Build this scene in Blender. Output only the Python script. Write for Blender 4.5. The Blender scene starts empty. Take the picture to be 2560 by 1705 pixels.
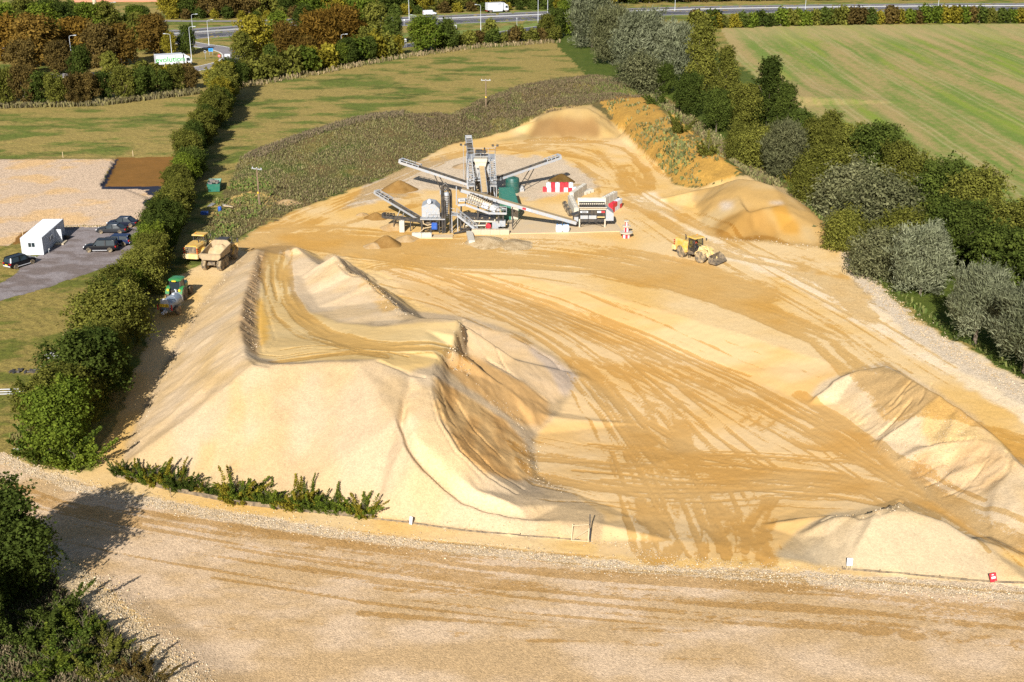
import bpy, bmesh, math, random
import numpy as np
from mathutils import Vector, Matrix, geometry
R = math.radians
PI = math.pi
SC = bpy.context.scene
COL = SC.collection
rnd = random.Random(7)

# ---------------------------------------------------------------- camera
FP, CX, CY, CH, TH = 3100.0, 1280.0, 852.5, 53.0, R(20.92)
CT, ST = math.cos(TH), math.sin(TH)

def ray(px, py):
    u = (px - CX) / FP
    t = (py - CY) / FP
    return u, CT - t * ST, -(ST + t * CT)

def W(px, py, z=0.0):
    """world point at height z that the surveyed picture point stands for"""
    u, y, dz = ray(px, py)
    d = (z - CH) / dz
    return Vector((u * d, y * d, z))

cam = bpy.data.cameras.new('camera')
cam.sensor_width = 36.0
cam.lens = 36.0 * FP / 2560.0
cam.clip_end = 6000
cam.clip_start = 0.5
co = bpy.data.objects.new('camera', cam)
co.location = (0, 0, CH)
co.rotation_euler = (PI / 2 - TH, 0, 0)
COL.objects.link(co)
SC.camera = co

# ---------------------------------------------------------------- light
SA, SB = 0.37, 1.72                      # shadow of a 1 m stick: east, north
el = math.atan2(1.0, math.hypot(SA, SB))
sun = bpy.data.lights.new('sun', 'SUN')
sun.energy = 5.0
sun.angle = R(0.5)
sun.color = (1.0, 0.965, 0.91)
so = bpy.data.objects.new('sun', sun)
so.rotation_euler = Vector((SA, SB, -1.0)).to_track_quat('-Z', 'Y').to_euler()
so.location = (-40, -100, 120)
COL.objects.link(so)
wd = bpy.data.worlds.new('World')
SC.world = wd
wd.use_nodes = True
nt = wd.node_tree
bg = nt.nodes['Background']
sky = nt.nodes.new('ShaderNodeTexSky')
sky.sky_type = 'NISHITA'
sky.sun_disc = False
sky.sun_elevation = el
sky.sun_rotation = math.atan2(-SA, -SB)
nt.links.new(sky.outputs[0], bg.inputs[0])
bg.inputs[1].default_value = 0.055
SC.view_settings.view_transform = 'Standard'
SC.view_settings.look = 'None'
SC.view_settings.exposure = 0.75
SC.view_settings.gamma = 1.0
SC.render.film_transparent = False
SC.cycles.use_denoising = False
SC.cycles.max_bounces = 5
SC.cycles.diffuse_bounces = 3
SC.cycles.transparent_max_bounces = 6

# ---------------------------------------------------------------- numpy noise
def _lat(seed):
    return np.random.RandomState(seed).rand(256, 256)
_L = {}
def vn(x, y, seed=0):
    if seed not in _L: _L[seed] = _lat(seed)
    T = _L[seed]
    xi = np.floor(x).astype(int); yi = np.floor(y).astype(int)
    fx = x - xi; fy = y - yi
    fx = fx * fx * (3 - 2 * fx); fy = fy * fy * (3 - 2 * fy)
    a = T[xi & 255, yi & 255]; b = T[(xi + 1) & 255, yi & 255]
    c = T[xi & 255, (yi + 1) & 255]; d = T[(xi + 1) & 255, (yi + 1) & 255]
    return (a * (1 - fx) + b * fx) * (1 - fy) + (c * (1 - fx) + d * fx) * fy
def fbm(x, y, o=4, seed=0):
    s = 0; a = .5; n = 0
    for i in range(o):
        s = s + a * vn(x * 2 ** i + 13.7 * i, y * 2 ** i + 7.1 * i, seed + i); n += a; a *= .55
    return s / n
def sst(a, b, x):
    t = np.clip((x - a) / (b - a), 0, 1)
    return t * t * (3 - 2 * t)
def lin(c):
    return tuple((v / 255 / 12.92) if v / 255 < .04045 else ((v / 255 + .055) / 1.055) ** 2.4 for v in c)

# ---------------------------------------------------------------- terrain control lines (picture x, picture y, height)
LINES = []
def BL(*pts, closed=False):
    v = [tuple(W(*p)) for p in pts]
    if closed: v.append(v[0])
    LINES.append(v)
    return v
def BW(pts):
    LINES.append([tuple(p) for p in pts])
def OFF(line, dx, dy, z):
    """a hidden foot line: every point of a crest moved over the ground and set to height z"""
    zs = z if isinstance(z, (list, tuple)) else [z] * len(line)
    BW([(p[0] + dx, p[1] + dy, zz) for p, zz in zip(line, zs)])

# main stockpile, foot on the road side and on the hedge side
BL((1495, 1352, 0), (1300, 1338, 0), (1100, 1312, 0), (930, 1287, 0), (700, 1262, 0), (500, 1222, 0), (300, 1172, 0),
   (312, 1130, 0), (372, 1010, 0), (440, 870, 0), (505, 765, 0), (565, 690, 0), (630, 622, 0))
# outer crest of the left bund and of the front face
BL((648, 620, .5), (625, 696, 2.7), (607, 761, 4.9), (600, 826, 6.9), (613, 880, 7.9), (640, 908, 8.2), (670, 913, 8.1), (707, 911, 7.7), (760, 907, 7.8),
   (826, 905, 8.2), (890, 903, 8.5), (946, 900, 8.6), (985, 918, 8.2), (1022, 934, 7.7))
# inner foot of the left bund (top of the ramp road)
BL((668, 624, .2), (652, 690, 1.5), (642, 761, 3.2), (640, 826, 5.0), (640, 868, 6.6), (652, 893, 7.2), (690, 900, 7.2), (760, 898, 7.5), (850, 895, 8.0))
# ramp road middle and right edge
BL((700, 630, .2), (690, 690, 1.1), (694, 740, 2.3), (722, 790, 3.9), (790, 838, 5.5), (880, 865, 7.1), (980, 875, 7.8), (1085, 880, 7.6))
BL((722, 640, .3), (715, 690, 1.3), (732, 735, 2.4), (775, 780, 3.8), (850, 808, 5.2), (940, 822, 6.5), (1060, 826, 7.2), (1135, 826, 7.2))
# the spoil ridge beside the ramp: small heap, tall heap, saddle, second ridge
c1 = BL((722, 622, 1.0), (737, 617, 1.6), (762, 634, 1.3), (790, 658, 1.6))
c2 = BL((797, 660, 2.4), (836, 636, 4.4), (846, 652, 4.3), (868, 681, 4.2), (898, 686, 4.3), (925, 706, 4.6), (940, 722, 4.4), (975, 752, 4.6),
        (1010, 776, 5.8), (1050, 795, 6.9), (1100, 794, 7.3), (1156, 798, 7.4))
OFF(c1, 1.6, 3.0, 0.0)
BW([(c2[0][0] + 2.0, c2[0][1] + 4.0, 0)] + [(p[0] + 4.0, p[1] + 5.2, 0.0) for p in c2[1:8]] + [(p[0] + 3.5, p[1] + 8.5, -.2) for p in c2[8:]])
BL((752, 690, 1.3), (775, 735, 2.2), (800, 770, 3.3), (850, 790, 4.6), (930, 785, 5.4), (990, 800, 5.9))
# plateau end and the cut scarp
e1 = BL((1156, 798, 7.4), (1147, 840, 7.35), (1128, 872, 7.3), (1104, 900, 7.2), (1086, 934, 7.2))
BL((1166, 812, 6.1), (1160, 862, 5.0), (1152, 884, 5.2), (1120, 912, 6.0), (1096, 938, 6.7))
# slope right of the plateau end, foot in the bowl
BL((1300, 836, -.3), (1380, 886, -.6), (1440, 935, -.8), (1432, 980, -.8), (1382, 1030, -.8), (1340, 1085, -.8), (1330, 1130, -.6), (1345, 1180, -.3), (1420, 1225, .0))
BL((1190, 830, 4.6), (1290, 900, 2.6), (1360, 950, .8))
BL((1180, 905, 3.9), (1260, 965, 2.6), (1330, 1030, .6), (1370, 1040, -.3))
# crescent bench: outer crest, inner crest
oc = BL((1022, 934, 7.7), (1003, 985, 7.0), (994, 1050, 6.1), (1010, 1110, 5.2), (1050, 1168, 4.1), (1098, 1212, 3.05), (1152, 1254, 1.9), (1215, 1277, 1.45), (1310, 1292, 1.2), (1400, 1299, 1.0), (1488, 1306, .7))
BW([(p[0] + .42, p[1] + .35, p[2] - (.25 if k < 2 else .75 if k < 8 else .55)) for k, p in enumerate(oc) if 1 <= k < 9])
BW([(p[0] + .95, p[1] + .80, p[2] + (.1 if k < 2 else .45 if k < 8 else .12)) for k, p in enumerate(oc) if 1 <= k < 6])
ic = BL((1086, 940, 7.2), (1084, 985, 7.0), (1106, 1055, 6.0), (1150, 1125, 4.75), (1215, 1185, 3.0), (1290, 1235, 1.25), (1400, 1262, .5), (1520, 1285, .25))
BL((1120, 965, 5.4), (1140, 1040, 4.6), (1200, 1110, 3.1), (1270, 1170, 1.5), (1330, 1215, .2))
BL((1050, 970, 7.2), (1052, 1050, 6.3), (1100, 1145, 4.6), (1180, 1222, 2.75), (1300, 1264, 1.6))
# floor of the bowl and its upper edge along the plant road
BL((960, 668, 0), (1100, 672, 0), (1300, 690, 0), (1480, 728, 0), (1700, 790, 0), (1900, 850, 0), (2090, 915, 0))
BL((1020, 705, -.2), (1300, 745, -.8), (1550, 830, -1.2), (1800, 920, -1.4), (2020, 1010, -1.2))
BL((1500, 960, -1.4), (1600, 1060, -1.5), (1750, 1120, -1.5), (1950, 1170, -1.2), (2150, 1240, -.8))
for q_ in ((1600, 1300, -.5), (1750, 1310, -.7), (1900, 1310, -.6), (1990, 1340, -.2), (1680, 1350, -.1), (1850, 1370, -.1), (2010, 1270, -.9)): BL(q_)
BL((1500, 1390, 0), (1700, 1404, 0), (1950, 1424, 0), (2100, 1432, 0))
# bottom right heap
h1 = BL((2068, 1338, .6), (2088, 1292, 1.9), (2135, 1284, 2.4), (2170, 1283, 2.7), (2195, 1276, 3.2), (2225, 1268, 3.0), (2252, 1252, 3.1), (2300, 1280, 3.0), (2360, 1300, 2.6), (2430, 1345, 1.7), (2560, 1440, .5))
OFF(h1[1:-1], -.2, 2.2, [.9, 1.0, 1.2, 1.3, 1.2, 1.4, 1.0, .6, .1])
OFF(h1[1:-1], 0.2, 4.6, [-.6] * 9)
BL((1960, 1405, .1), (2060, 1416, 0), (2120, 1425, 0), (2250, 1437, 0), (2400, 1450, 0), (2600, 1466, 0))
# right hand berm between bowl and haul road
h2 = BL((2085, 950, .6), (2150, 925, 1.4), (2215, 912, 2.2), (2262, 938, 2.9), (2300, 960, 3.3), (2345, 988, 3.6), (2390, 1015, 3.3), (2440, 1052, 2.8), (2490, 1098, 2.4), (2535, 1150, 2.4), (2600, 1200, 2.2))
OFF(h2, 2.6, 3.4, 0.0)
BL((2085, 955, -.3), (2090, 1010, -1.0), (2150, 1060, -1.0), (2190, 1110, -1.0), (2230, 1160, -.9), (2300, 1220, -.8), (2360, 1275, -.6), (2470, 1340, -.3), (2600, 1400, 0))
BL((2200, 1100, -.4), (2290, 1115, .2), (2320, 1115, .5))
h3 = BL((2320, 1113, .9), (2370, 1102, 1.6), (2430, 1097, 2.2), (2480, 1112, 2.3), (2518, 1150, 2.2), (2516, 1180, 1.7), (2500, 1200, 1.3))
BL((2380, 1150, .5), (2420, 1160, .9), (2450, 1185, .7), (2460, 1220, .3))
BL((2380, 1170, .0), (2340, 1205, -.5))
# rear flat topped pile
r1 = BL((1325, 318, .6), (1350, 290, 3.0), (1385, 276, 4.2), (1420, 268, 5.0), (1468, 268, 5.0), (1495, 284, 4.0), (1530, 310, 1.6), (1560, 335, .4))
r2 = BL((1345, 298, 2.6), (1388, 290, 3.5), (1425, 293, 3.5), (1478, 294, 3.4), (1502, 300, 2.6))
OFF(r1[1:-1], 0, 5.0, [2.4, 2.6, 2.8, 2.8, 2.8, 2.0])
BL((1230, 352, .1), (1300, 350, 0), (1350, 347, 0), (1420, 346, 0), (1490, 346, 0), (1545, 345, 0))
# right pile beside the tree belt
p1 = BL((1735, 478, .5), (1775, 468, 2.0), (1815, 455, 3.6), (1850, 446, 4.6), (1890, 450, 4.8), (1930, 462, 4.5), (1975, 490, 3.2), (2030, 535, 1.8), (2085, 590, .5))
OFF(p1[1:-1], 3.0, 4.5, [.6, .8, 1.0, 1.0, 1.0, .6, .2])
BL((1790, 490, 2.6), (1840, 480, 3.9), (1870, 526, 3.0), (1905, 518, 3.4), (1960, 512, 3.2), (1990, 540, 2.2))
BL((1735, 520, .1), (1760, 560, 0), (1800, 592, 0), (1850, 596, 0), (1905, 598, 0), (1960, 605, 0), (2030, 610, 0), (2085, 625, 0))
BL((1870, 535, 2.1), (1890, 575, .6), (1930, 590, .3))
# orange bank behind
b1 = BL((1480, 238, 4.6), (1530, 232, 5.2), (1590, 240, 5.4), (1650, 278, 5.3), (1720, 330, 5.0), (1790, 384, 4.4), (1850, 430, 3.0), (1895, 455, 1.6))
OFF(b1, 5.0, 6.5, .3)
BL((1555, 350, .3), (1600, 385, .2), (1650, 430, .1), (1700, 468, .1), (1735, 474, .3))
BL((1520, 265, 3.8), (1580, 300, 3.6), (1650, 365, 3.2), (1740, 420, 2.6), (1800, 450, 2.0))
# weedy bund behind the plant
w1 = BL((600, 392, .6), (640, 380, 1.8), (760, 336, 2.8), (860, 306, 3.3), (930, 290, 3.4), (1010, 283, 3.0), (1080, 300, 2.4), (1130, 290, 3.0), (1200, 258, 4.2), (1300, 225, 5.0), (1400, 203, 5.4), (1480, 200, 5.4), (1560, 206, 5.2), (1640, 240, 5.0), (1700, 285, 4.8))
OFF(w1, 1.5, 7.5, .1)
BL((540, 640, .1), (600, 590, .1), (650, 562, .1), (740, 522, .1), (880, 470, .1), (1000, 424, .1), (1060, 390, .1), (1130, 355, .1), (1200, 342, .3), (1270, 322, .9), (1330, 292, 2.2))
BL((700, 450, 1.2), (900, 380, 1.6), (1050, 330, 1.6), (1200, 300, 2.2), (1300, 262, 3.0), (1400, 240, 3.8))
# left gravel pad (stands a little above the car park)
BL((-60, 402, .6), (100, 399, .7), (285, 399, .7), (262, 440, .7), (252, 462, .65), (300, 468, .5), (370, 500, .4), (350, 540, .5), (335, 561, .5), (150, 562, .5), (105, 568, .5), (60, 592, .6), (20, 608, .6), (-60, 618, .6))
BL((-60, 397, .1), (100, 394, .1), (292, 393, .1), (272, 440, .1), (258, 467, .1), (312, 472, .1), (384, 500, .1), (362, 545, .1), (338, 567, 0), (150, 568, 0), (100, 575, 0), (62, 600, 0), (22, 616, .05), (-60, 626, .05))
# gravel heap at the bottom left of the road
BL((215, 1430, .1), (300, 1520, .35), (420, 1620, .35), (560, 1720, .3))
BL((150, 1460, .5), (260, 1560, .8), (360, 1650, .8), (440, 1730, .8))
# flat surroundings
for x_ in (-100, -75, -60, 20, 50, 75, 100): LINES.append([(x_, 80.0, 0.0)])
for Y in (40, 58, 300, 340, 400, 480, 560, 700, 1000):
    BW([(x * (Y * .6 + 60), Y, 0.0) for x in (-1.3, -.8, -.4, 0, .4, .8, 1.3)])
for Y in (120, 150, 180, 210, 240, 270):
    BW([(-(Y * .5 + 18), Y, 0), (-(Y * .75 + 40), Y, 0)])
    BW([((Y * .5 + 22), Y, 0), ((Y * .75 + 40), Y, 0)])
for px, py in ((60, 500), (150, 480), (200, 700), (100, 800), (200, 900), (60, 1020), (30, 1120), (500, 1300), (900, 1380), (1200, 1420), (1700, 1480), (2200, 1520), (700, 1550), (480, 1570), (560, 1640), (640, 1700), (350, 1480), (270, 1410), (1400, 1600),
               (2200, 1640), (800, 560), (1000, 500), (1150, 600), (1300, 520), (1250, 420), (1400, 400), (1500, 470), (1600, 560), (1700, 640), (1900, 700), (2100, 780), (2300, 900),
               (1640, 500), (1500, 630), (1850, 660), (2200, 720), (2400, 860), (760, 600), (900, 600), (850, 200), (1100, 180), (300, 300), (700, 280), (2000, 200), (2400, 300), (2300, 450), (560, 400)):
    LINES.append([tuple(W(px, py, .6 if py in (500, 480) and px < 200 else 0))])

# ---------------------------------------------------------------- height grid (fine near the camera, coarse far away)
_y = [60.0]
while _y[-1] < 900:
    y_ = _y[-1]
    _y.append(y_ + (.55 if y_ < 78 else .19 if y_ < 122 else .27 if y_ < 175 else .40 if y_ < 235 else .40 + (y_ - 235) * .009))
YS = np.array(_y); NR, NC = len(YS), 900
def wid(Y): return .5 * Y + 22
SS = np.linspace(-1, 1, NC)
GY = np.repeat(YS[:, None], NC, 1)
GX = SS[None, :] * wid(GY)
GZ = np.zeros_like(GX)

def tri_heights():
    vs, zs, es = [], [], []
    for ln in LINES:
        k0 = None
        for p in ln:
            vs.append(Vector((p[0], p[1]))); zs.append(p[2])
            if k0 is not None: es.append((k0, len(vs) - 1))
            k0 = len(vs) - 1
    ov, oe, of, oiv, oie, oif = geometry.delaunay_2d_cdt(vs, es, [], 0, 1e-4)
    z = np.zeros(len(ov))
    for i, ids in enumerate(oiv):
        if ids: z[i] = max(zs[k] for k in ids)
        else:
            d = [((ov[i] - v).length, k) for k, v in enumerate(vs)]
            d.sort(); d = d[:3]
            z[i] = sum(zs[k] / (a + .01) for a, k in d) / sum(1 / (a + .01) for a, k in d)
    P = np.array([(v[0], v[1]) for v in ov])
    for f in of:
        for q in range(1, len(f) - 1):
            a, b, c = P[f[0]], P[f[q]], P[f[q + 1]]
            za, zb, zc = z[f[0]], z[f[q]], z[f[q + 1]]
            y0, y1 = min(a[1], b[1], c[1]), max(a[1], b[1], c[1])
            j0, j1 = np.searchsorted(YS, y0), np.searchsorted(YS, y1)
            if j1 <= j0: continue
            x0, x1 = min(a[0], b[0], c[0]), max(a[0], b[0], c[0])
            if za == 0 and zb == 0 and zc == 0: continue
            w0, w1 = wid(YS[j0]), wid(YS[j1 - 1])
            smin = min(x0 / w0, x0 / w1); smax = max(x1 / w0, x1 / w1)
            i0, i1 = np.searchsorted(SS, smin), np.searchsorted(SS, smax)
            X = GX[j0:j1, i0:i1]; Y = GY[j0:j1, i0:i1]
            if X.size == 0: continue
            det = (b[1] - c[1]) * (a[0] - c[0]) + (c[0] - b[0]) * (a[1] - c[1])
            if abs(det) < 1e-9: continue
            l1 = ((b[1] - c[1]) * (X - c[0]) + (c[0] - b[0]) * (Y - c[1])) / det
            l2 = ((c[1] - a[1]) * (X - c[0]) + (a[0] - c[0]) * (Y - c[1])) / det
            l3 = 1 - l1 - l2
            m = (l1 >= -1e-6) & (l2 >= -1e-6) & (l3 >= -1e-6)
            GZ[j0:j1, i0:i1][m] = (l1 * za + l2 * zb + l3 * zc)[m]
tri_heights()

def blur(A, n=1):
    for _ in range(n):
        B = A.copy()
        B[1:-1] = .25 * A[:-2] + .5 * A[1:-1] + .25 * A[2:]
        A = B.copy()
        A[:, 1:-1] = .25 * B[:, :-2] + .5 * B[:, 1:-1] + .25 * B[:, 2:]
    return A
GZ0 = GZ
# break the straight facets: shift the sampling a little with noise, then soften
def bil(A, X, Y):
    Y = np.clip(Y, YS[0] + 1e-3, YS[-1] - 1e-3)
    fj = np.interp(Y, YS, np.arange(NR))
    j = np.clip(fj.astype(int), 0, NR - 2); fj = fj - j
    fi = np.clip((X / wid(Y) + 1) / 2 * (NC - 1), 0, NC - 1.001)
    i = fi.astype(int); fi = fi - i
    return (A[j, i] * (1 - fi) + A[j, i + 1] * fi) * (1 - fj) + (A[j + 1, i] * (1 - fi) + A[j + 1, i + 1] * fi) * fj
NX = (fbm(GX / 3.1, GY / 3.1, 4, 3) - .5); NY = (fbm(GX / 3.1 + 50, GY / 3.1 + 9, 4, 5) - .5)
GZ = bil(GZ0, GX + NX * .8, GY + NY * .8)
GZ = blur(GZ, 1)
# slope and its direction
gy = np.gradient(GZ, axis=0) / np.gradient(GY, axis=0)
gx = np.gradient(GZ, axis=1) / np.gradient(GX, axis=1)
SLOPE = blur(np.hypot(gx, gy), 2)

def hz(X, Y):
    return bil(GZ, np.asarray(X, float), np.asarray(Y, float))
def G(px, py):
    """ground point under a surveyed picture point (first crossing of the sight line with the terrain)"""
    u, y, dz = ray(px, py)
    z = np.linspace(14, -3, 700)
    d = (z - CH) / dz
    h = hz(u * d, y * d)
    k = int(np.argmax(h >= z))
    if h[k] < z[k]: k = int(np.argmin(np.abs(z)))
    return Vector((u * d[k], y * d[k], float(h[k])))
def HZ(x, y): return float(hz(np.array([x]), np.array([y]))[0])
# ---------------------------------------------------------------- what lies on the terrain: zones, damp tracks, stones
def project(X, Y, Z):
    dz = Z - CH
    d = Y * CT - dz * ST
    up = Y * ST + dz * CT
    return CX + FP * X / d, CY - FP * up / d, d
PXG, PYG, DG = project(GX, GY, GZ)
MPP = DG / FP                                       # metres per survey pixel

def inpoly(poly, X, Y):
    m = np.zeros(X.shape, bool)
    n = len(poly)
    for i in range(n):
        x0, y0 = poly[i]; x1, y1 = poly[(i + 1) % n]
        if y0 == y1: continue
        c = ((y0 > Y) != (y1 > Y)) & (X < (x1 - x0) * (Y - y0) / (y1 - y0) + x0)
        m ^= c
    return m
RX = (fbm(GX / 1.7, GY / 1.7, 4, 21) - .5); RY = (fbm(GX / 1.7 + 31, GY / 1.7 + 17, 4, 22) - .5)
def zone(poly, rag=1.2):
    return inpoly(poly, PXG + RX * rag * 2 / MPP, PYG + RY * rag * .8 / MPP)

KF, KS = 1.30, 2.25  # albedo divisors, flat and steep: stronger sun on slopes offset in the colour
def alb(c, k=KF): return np.array([min(.8, v / k) for v in lin(c)])

N8 = fbm(GX / 8, GY / 8, 4, 31); N30 = fbm(GX / 30, GY / 30, 4, 33); N2 = fbm(GX / 2, GY / 2, 4, 35); NH = fbm(GX / .6, GY / .6, 3, 37)
C = np.zeros(GX.shape + (3,))
ST_ = np.zeros(GX.shape); VG = np.zeros(GX.shape); WET = np.zeros(GX.shape)
ZID = np.zeros(GX.shape, int)
def mix(a, b, t): return a[None, None, :] * (1 - t[..., None]) + b[None, None, :] * t[..., None]
def put(m, col, stone, veg, zid=None):
    C[m] = col[m] if col.ndim == 3 else col
    ST_[m] = stone; VG[m] = veg
    if zid is not None: ZID[m] = zid

# meadows: dry straw and green patches stretched across the view
STR = fbm(GX / 9, GY / 4.5, 5, 41)
g = sst(.44, .60, STR * .62 + fbm(GX / 40, GY / 22, 3, 43) * .22 + fbm(GX / 1.6, GY / 1.1, 4, 44) * .16)
meadow = mix(alb((160, 140, 78)), alb((100, 114, 44)), g * .9)
meadow = meadow * (1 - .32 * sst(.55, .72, fbm(GX / 5, GY / 2.2, 4, 45)) * g)[..., None]
put(np.ones(GX.shape, bool), meadow, 0, 1, 0)
# left hand lower grass, a bit browner
m = zone([(-400, 560), (30, 560), (330, 620), (300, 700), (100, 1100), (0, 1200), (-400, 1500)], 2)
put(m, mix(alb((150, 132, 70)), alb((108, 110, 44)), sst(.42, .62, fbm(GX / 3.5, GY / 2.5, 5, 47))), 0, 1)
# grass under the right hand belt and the hedges
m = zone([(1370, 90), (1480, 200), (1600, 230), (1880, 420), (2000, 480), (2180, 700), (2320, 810), (2560, 950), (2900, 1150), (2900, 700), (2450, 560), (2100, 330), (1780, 120), (1600, 60)], 2)
put(m, mix(alb((96, 104, 40)), alb((70, 88, 24)), N2), 0, 1)
# arable field with drilled stripes running away to the far right
m = zone([(1800, 64), (4200, 50), (4200, 1500), (2620, 640), (2420, 545), (2200, 390), (2060, 300), (1960, 250), (1840, 150)], .8)
da = W(2050, 120, 0); db = W(2500, 400, 0)
dv = (db - da).normalized(); nx, ny = -dv.y, dv.x
al = GX * dv.x + GY * dv.y + (N30 - .5) * 6; ac = GX * nx + GY * ny + (fbm(GX / 25, GY / 25, 3, 51) - .5) * 1.6
s1 = fbm(ac / 3.2, al / 46, 4, 52); s2 = fbm(ac / 9, al / 60, 3, 54); s3 = vn(ac / .7, al / 30, 56)
gg = sst(.36, .64, s1 * .40 + s2 * .30 + s3 * .12 + fbm(GX / 1.2, GY / 1.2, 3, 58) * .2 - .01 + (PXG - 2100) / 9000)
fld = mix(alb((174, 152, 98)), alb((118, 138, 58)), gg)
yl = sst(.60, .70, fbm(ac / 4, al / 70, 3, 57)) * gg
fld = fld * (1 - .3 * yl[..., None]) + alb((166, 176, 48))[None, None] * (.3 * yl[..., None])
tram = np.abs(((ac / 11.5) % 1) - .5) * 11.5
tl = (sst(.45, .15, np.abs(tram - .9)) * .45) * (vn(al / 9, ac / 11.5, 59) * .6 + .4)
fld = fld * (1 - tl[..., None]) + alb((226, 205, 150))[None, None] * tl[..., None] * .75
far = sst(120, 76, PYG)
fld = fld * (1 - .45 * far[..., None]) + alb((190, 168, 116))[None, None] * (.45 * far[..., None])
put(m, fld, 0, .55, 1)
# weedy bund: dark dock seed heads, brambles, coarse grass
m = zone([(520, 650), (500, 590), (545, 520), (600, 400), (640, 374), (760, 330), (860, 300), (930, 284), (1010, 276), (1080, 294), (1130, 284), (1200, 250), (1300, 216), (1400, 194), (1480, 190), (1560, 196), (1640, 226),
          (1720, 280), (1880, 400), (1990, 470), (1900, 462), (1740, 480), (1690, 468), (1560, 345), (1480, 262), (1380, 268), (1330, 296), (1270, 328), (1200, 345), (1130, 357), (1060, 392), (1000, 426), (880, 472), (740, 524), (650, 564), (560, 620)], 1.6)
wd_ = mix(alb((122, 108, 58)), alb((88, 98, 42)), sst(.4, .6, fbm(GX / 4, GY / 7, 4, 61)))
br = sst(.46, .6, fbm(GX / 9, GY / 16, 4, 63) + (PYG < 360) * .04)
wd_ = wd_ * (1 - .6 * br[..., None]) + alb((110, 88, 60))[None, None] * (.6 * br[..., None])
put(m, wd_, 0, 1, 2)
# bare sandy soil by the pole
m = zone([(520, 520), (560, 500), (640, 480), (700, 492), (640, 520), (560, 540)], 2.5) & (N2 > .42)
put(m, alb((196, 164, 96)), .3, .6)
# orange bank
m = zone([(1508, 250), (1560, 238), (1620, 250), (1700, 305), (1790, 375), (1845, 425), (1850, 446), (1760, 470), (1700, 462), (1640, 420), (1570, 340), (1520, 290)], 2)
put(m, mix(alb((214, 166, 78), 1.65), alb((190, 146, 72), 1.65), N2), .25, .55, 3)
# the worked ground: pale and yellow sand
site = [(520, 655), (590, 612), (650, 567), (740, 526), (880, 474), (1000, 428), (1060, 394), (1130, 358), (1200, 346), (1270, 328), (1330, 298), (1380, 270), (1480, 262), (1560, 330), (1640, 410), (1690, 462), (1740, 472),
        (1800, 448), (1880, 440), (1960, 470), (2090, 588), (2170, 690), (2290, 800), (2420, 872), (2560, 950), (3800, 1560), (4600, 3400), (760, 3400), (390, 1610), (215, 1440), (110, 1310), (-60, 1200), (-60, 1110), (100, 1170), (225, 1180), (300, 1040), (350, 900), (390, 780), (440, 690)]
SITE = zone(site, .8)
y8 = sst(.38, .66, N8 * .6 + N30 * .4)
sand = mix(alb((235, 202, 148)), alb((231, 187, 112)), y8)
put(SITE, sand, .25, 0, 4)
# plant yard: paler crushed gravel patches
m = zone([(860, 520), (940, 440), (1060, 400), (1200, 385), (1400, 395), (1480, 440), (1500, 470), (1420, 482), (1330, 500), (1180, 470), (1050, 480), (960, 500)], 2) & SITE
put(m, mix(alb((226, 204, 174)), alb((208, 184, 152)), N2), .7, 0)
m = zone([(1555, 490), (1640, 480), (1700, 560), (1780, 640), (1960, 700), (2300, 900), (2700, 1130), (2700, 1020), (2300, 812), (2160, 690), (2080, 590), (2130, 700), (2030, 680), (1850, 620), (1700, 560)], 1.5) & SITE
put(m, mix(alb((246, 226, 194)), alb((240, 208, 158)), N2), .45, 0)
m = zone([(2100, 610), (2180, 700), (2300, 810), (2560, 960), (2800, 1100), (2800, 1160), (2560, 1010), (2280, 850), (2140, 710)], 1.2)
put(m, alb((220, 200, 172)), .8, 0)
# bowl floor: warm yellow
m = zone([(960, 668), (1300, 690), (1480, 728), (1700, 790), (2090, 915), (2090, 1010), (2330, 1240), (2600, 1400), (2100, 1290), (1960, 1400), (1480, 1390), (1480, 1300), (1200, 1230), (1380, 1040), (1440, 930), (1170, 800), (1000, 740)], 1.2)
put(m, mix(alb((243, 206, 150), 1.42), alb((238, 193, 124), 1.42), sst(.35, .65, fbm(GX / 12, GY / 6, 4, 65))), .06, 0, 4)
# stockpile faces (coarse, pinkish washed sand, albedo cut where slopes catch more sun)
def face_mat(a, b, sd): return mix(alb(a, KS), alb(b, KS), sst(.36, .66, fbm(GX / 5, GY / 5, 5, sd)))
STK = zone([(1495, 1356), (1300, 1342), (1100, 1316), (930, 1291), (700, 1266), (500, 1226), (296, 1174), (306, 1130), (366, 1010), (434, 870), (500, 762), (560, 688), (625, 620), (680, 612), (735, 612), (800, 650), (838, 630), (930, 700), (1020, 774), (1160, 790),
            (1310, 834), (1385, 884), (1445, 935), (1430, 985), (1385, 1050), (1340, 1085), (1340, 1180), (1420, 1225), (1520, 1290)], .5)
fm = face_mat((251, 220, 177), (249, 213, 160), 67)
# albedo raised to offset weaker sun on bench, spoil ridge, hedge side
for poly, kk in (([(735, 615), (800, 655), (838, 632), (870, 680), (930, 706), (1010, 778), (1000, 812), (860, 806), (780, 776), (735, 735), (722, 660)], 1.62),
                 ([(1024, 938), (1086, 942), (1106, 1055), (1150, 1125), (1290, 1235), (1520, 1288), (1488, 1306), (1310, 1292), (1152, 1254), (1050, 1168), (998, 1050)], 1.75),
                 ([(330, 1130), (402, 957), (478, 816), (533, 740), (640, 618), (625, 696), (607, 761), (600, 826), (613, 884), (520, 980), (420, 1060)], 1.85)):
    m = zone(poly, .6); fm[m] = fm[m] * (KS / kk)
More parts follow.
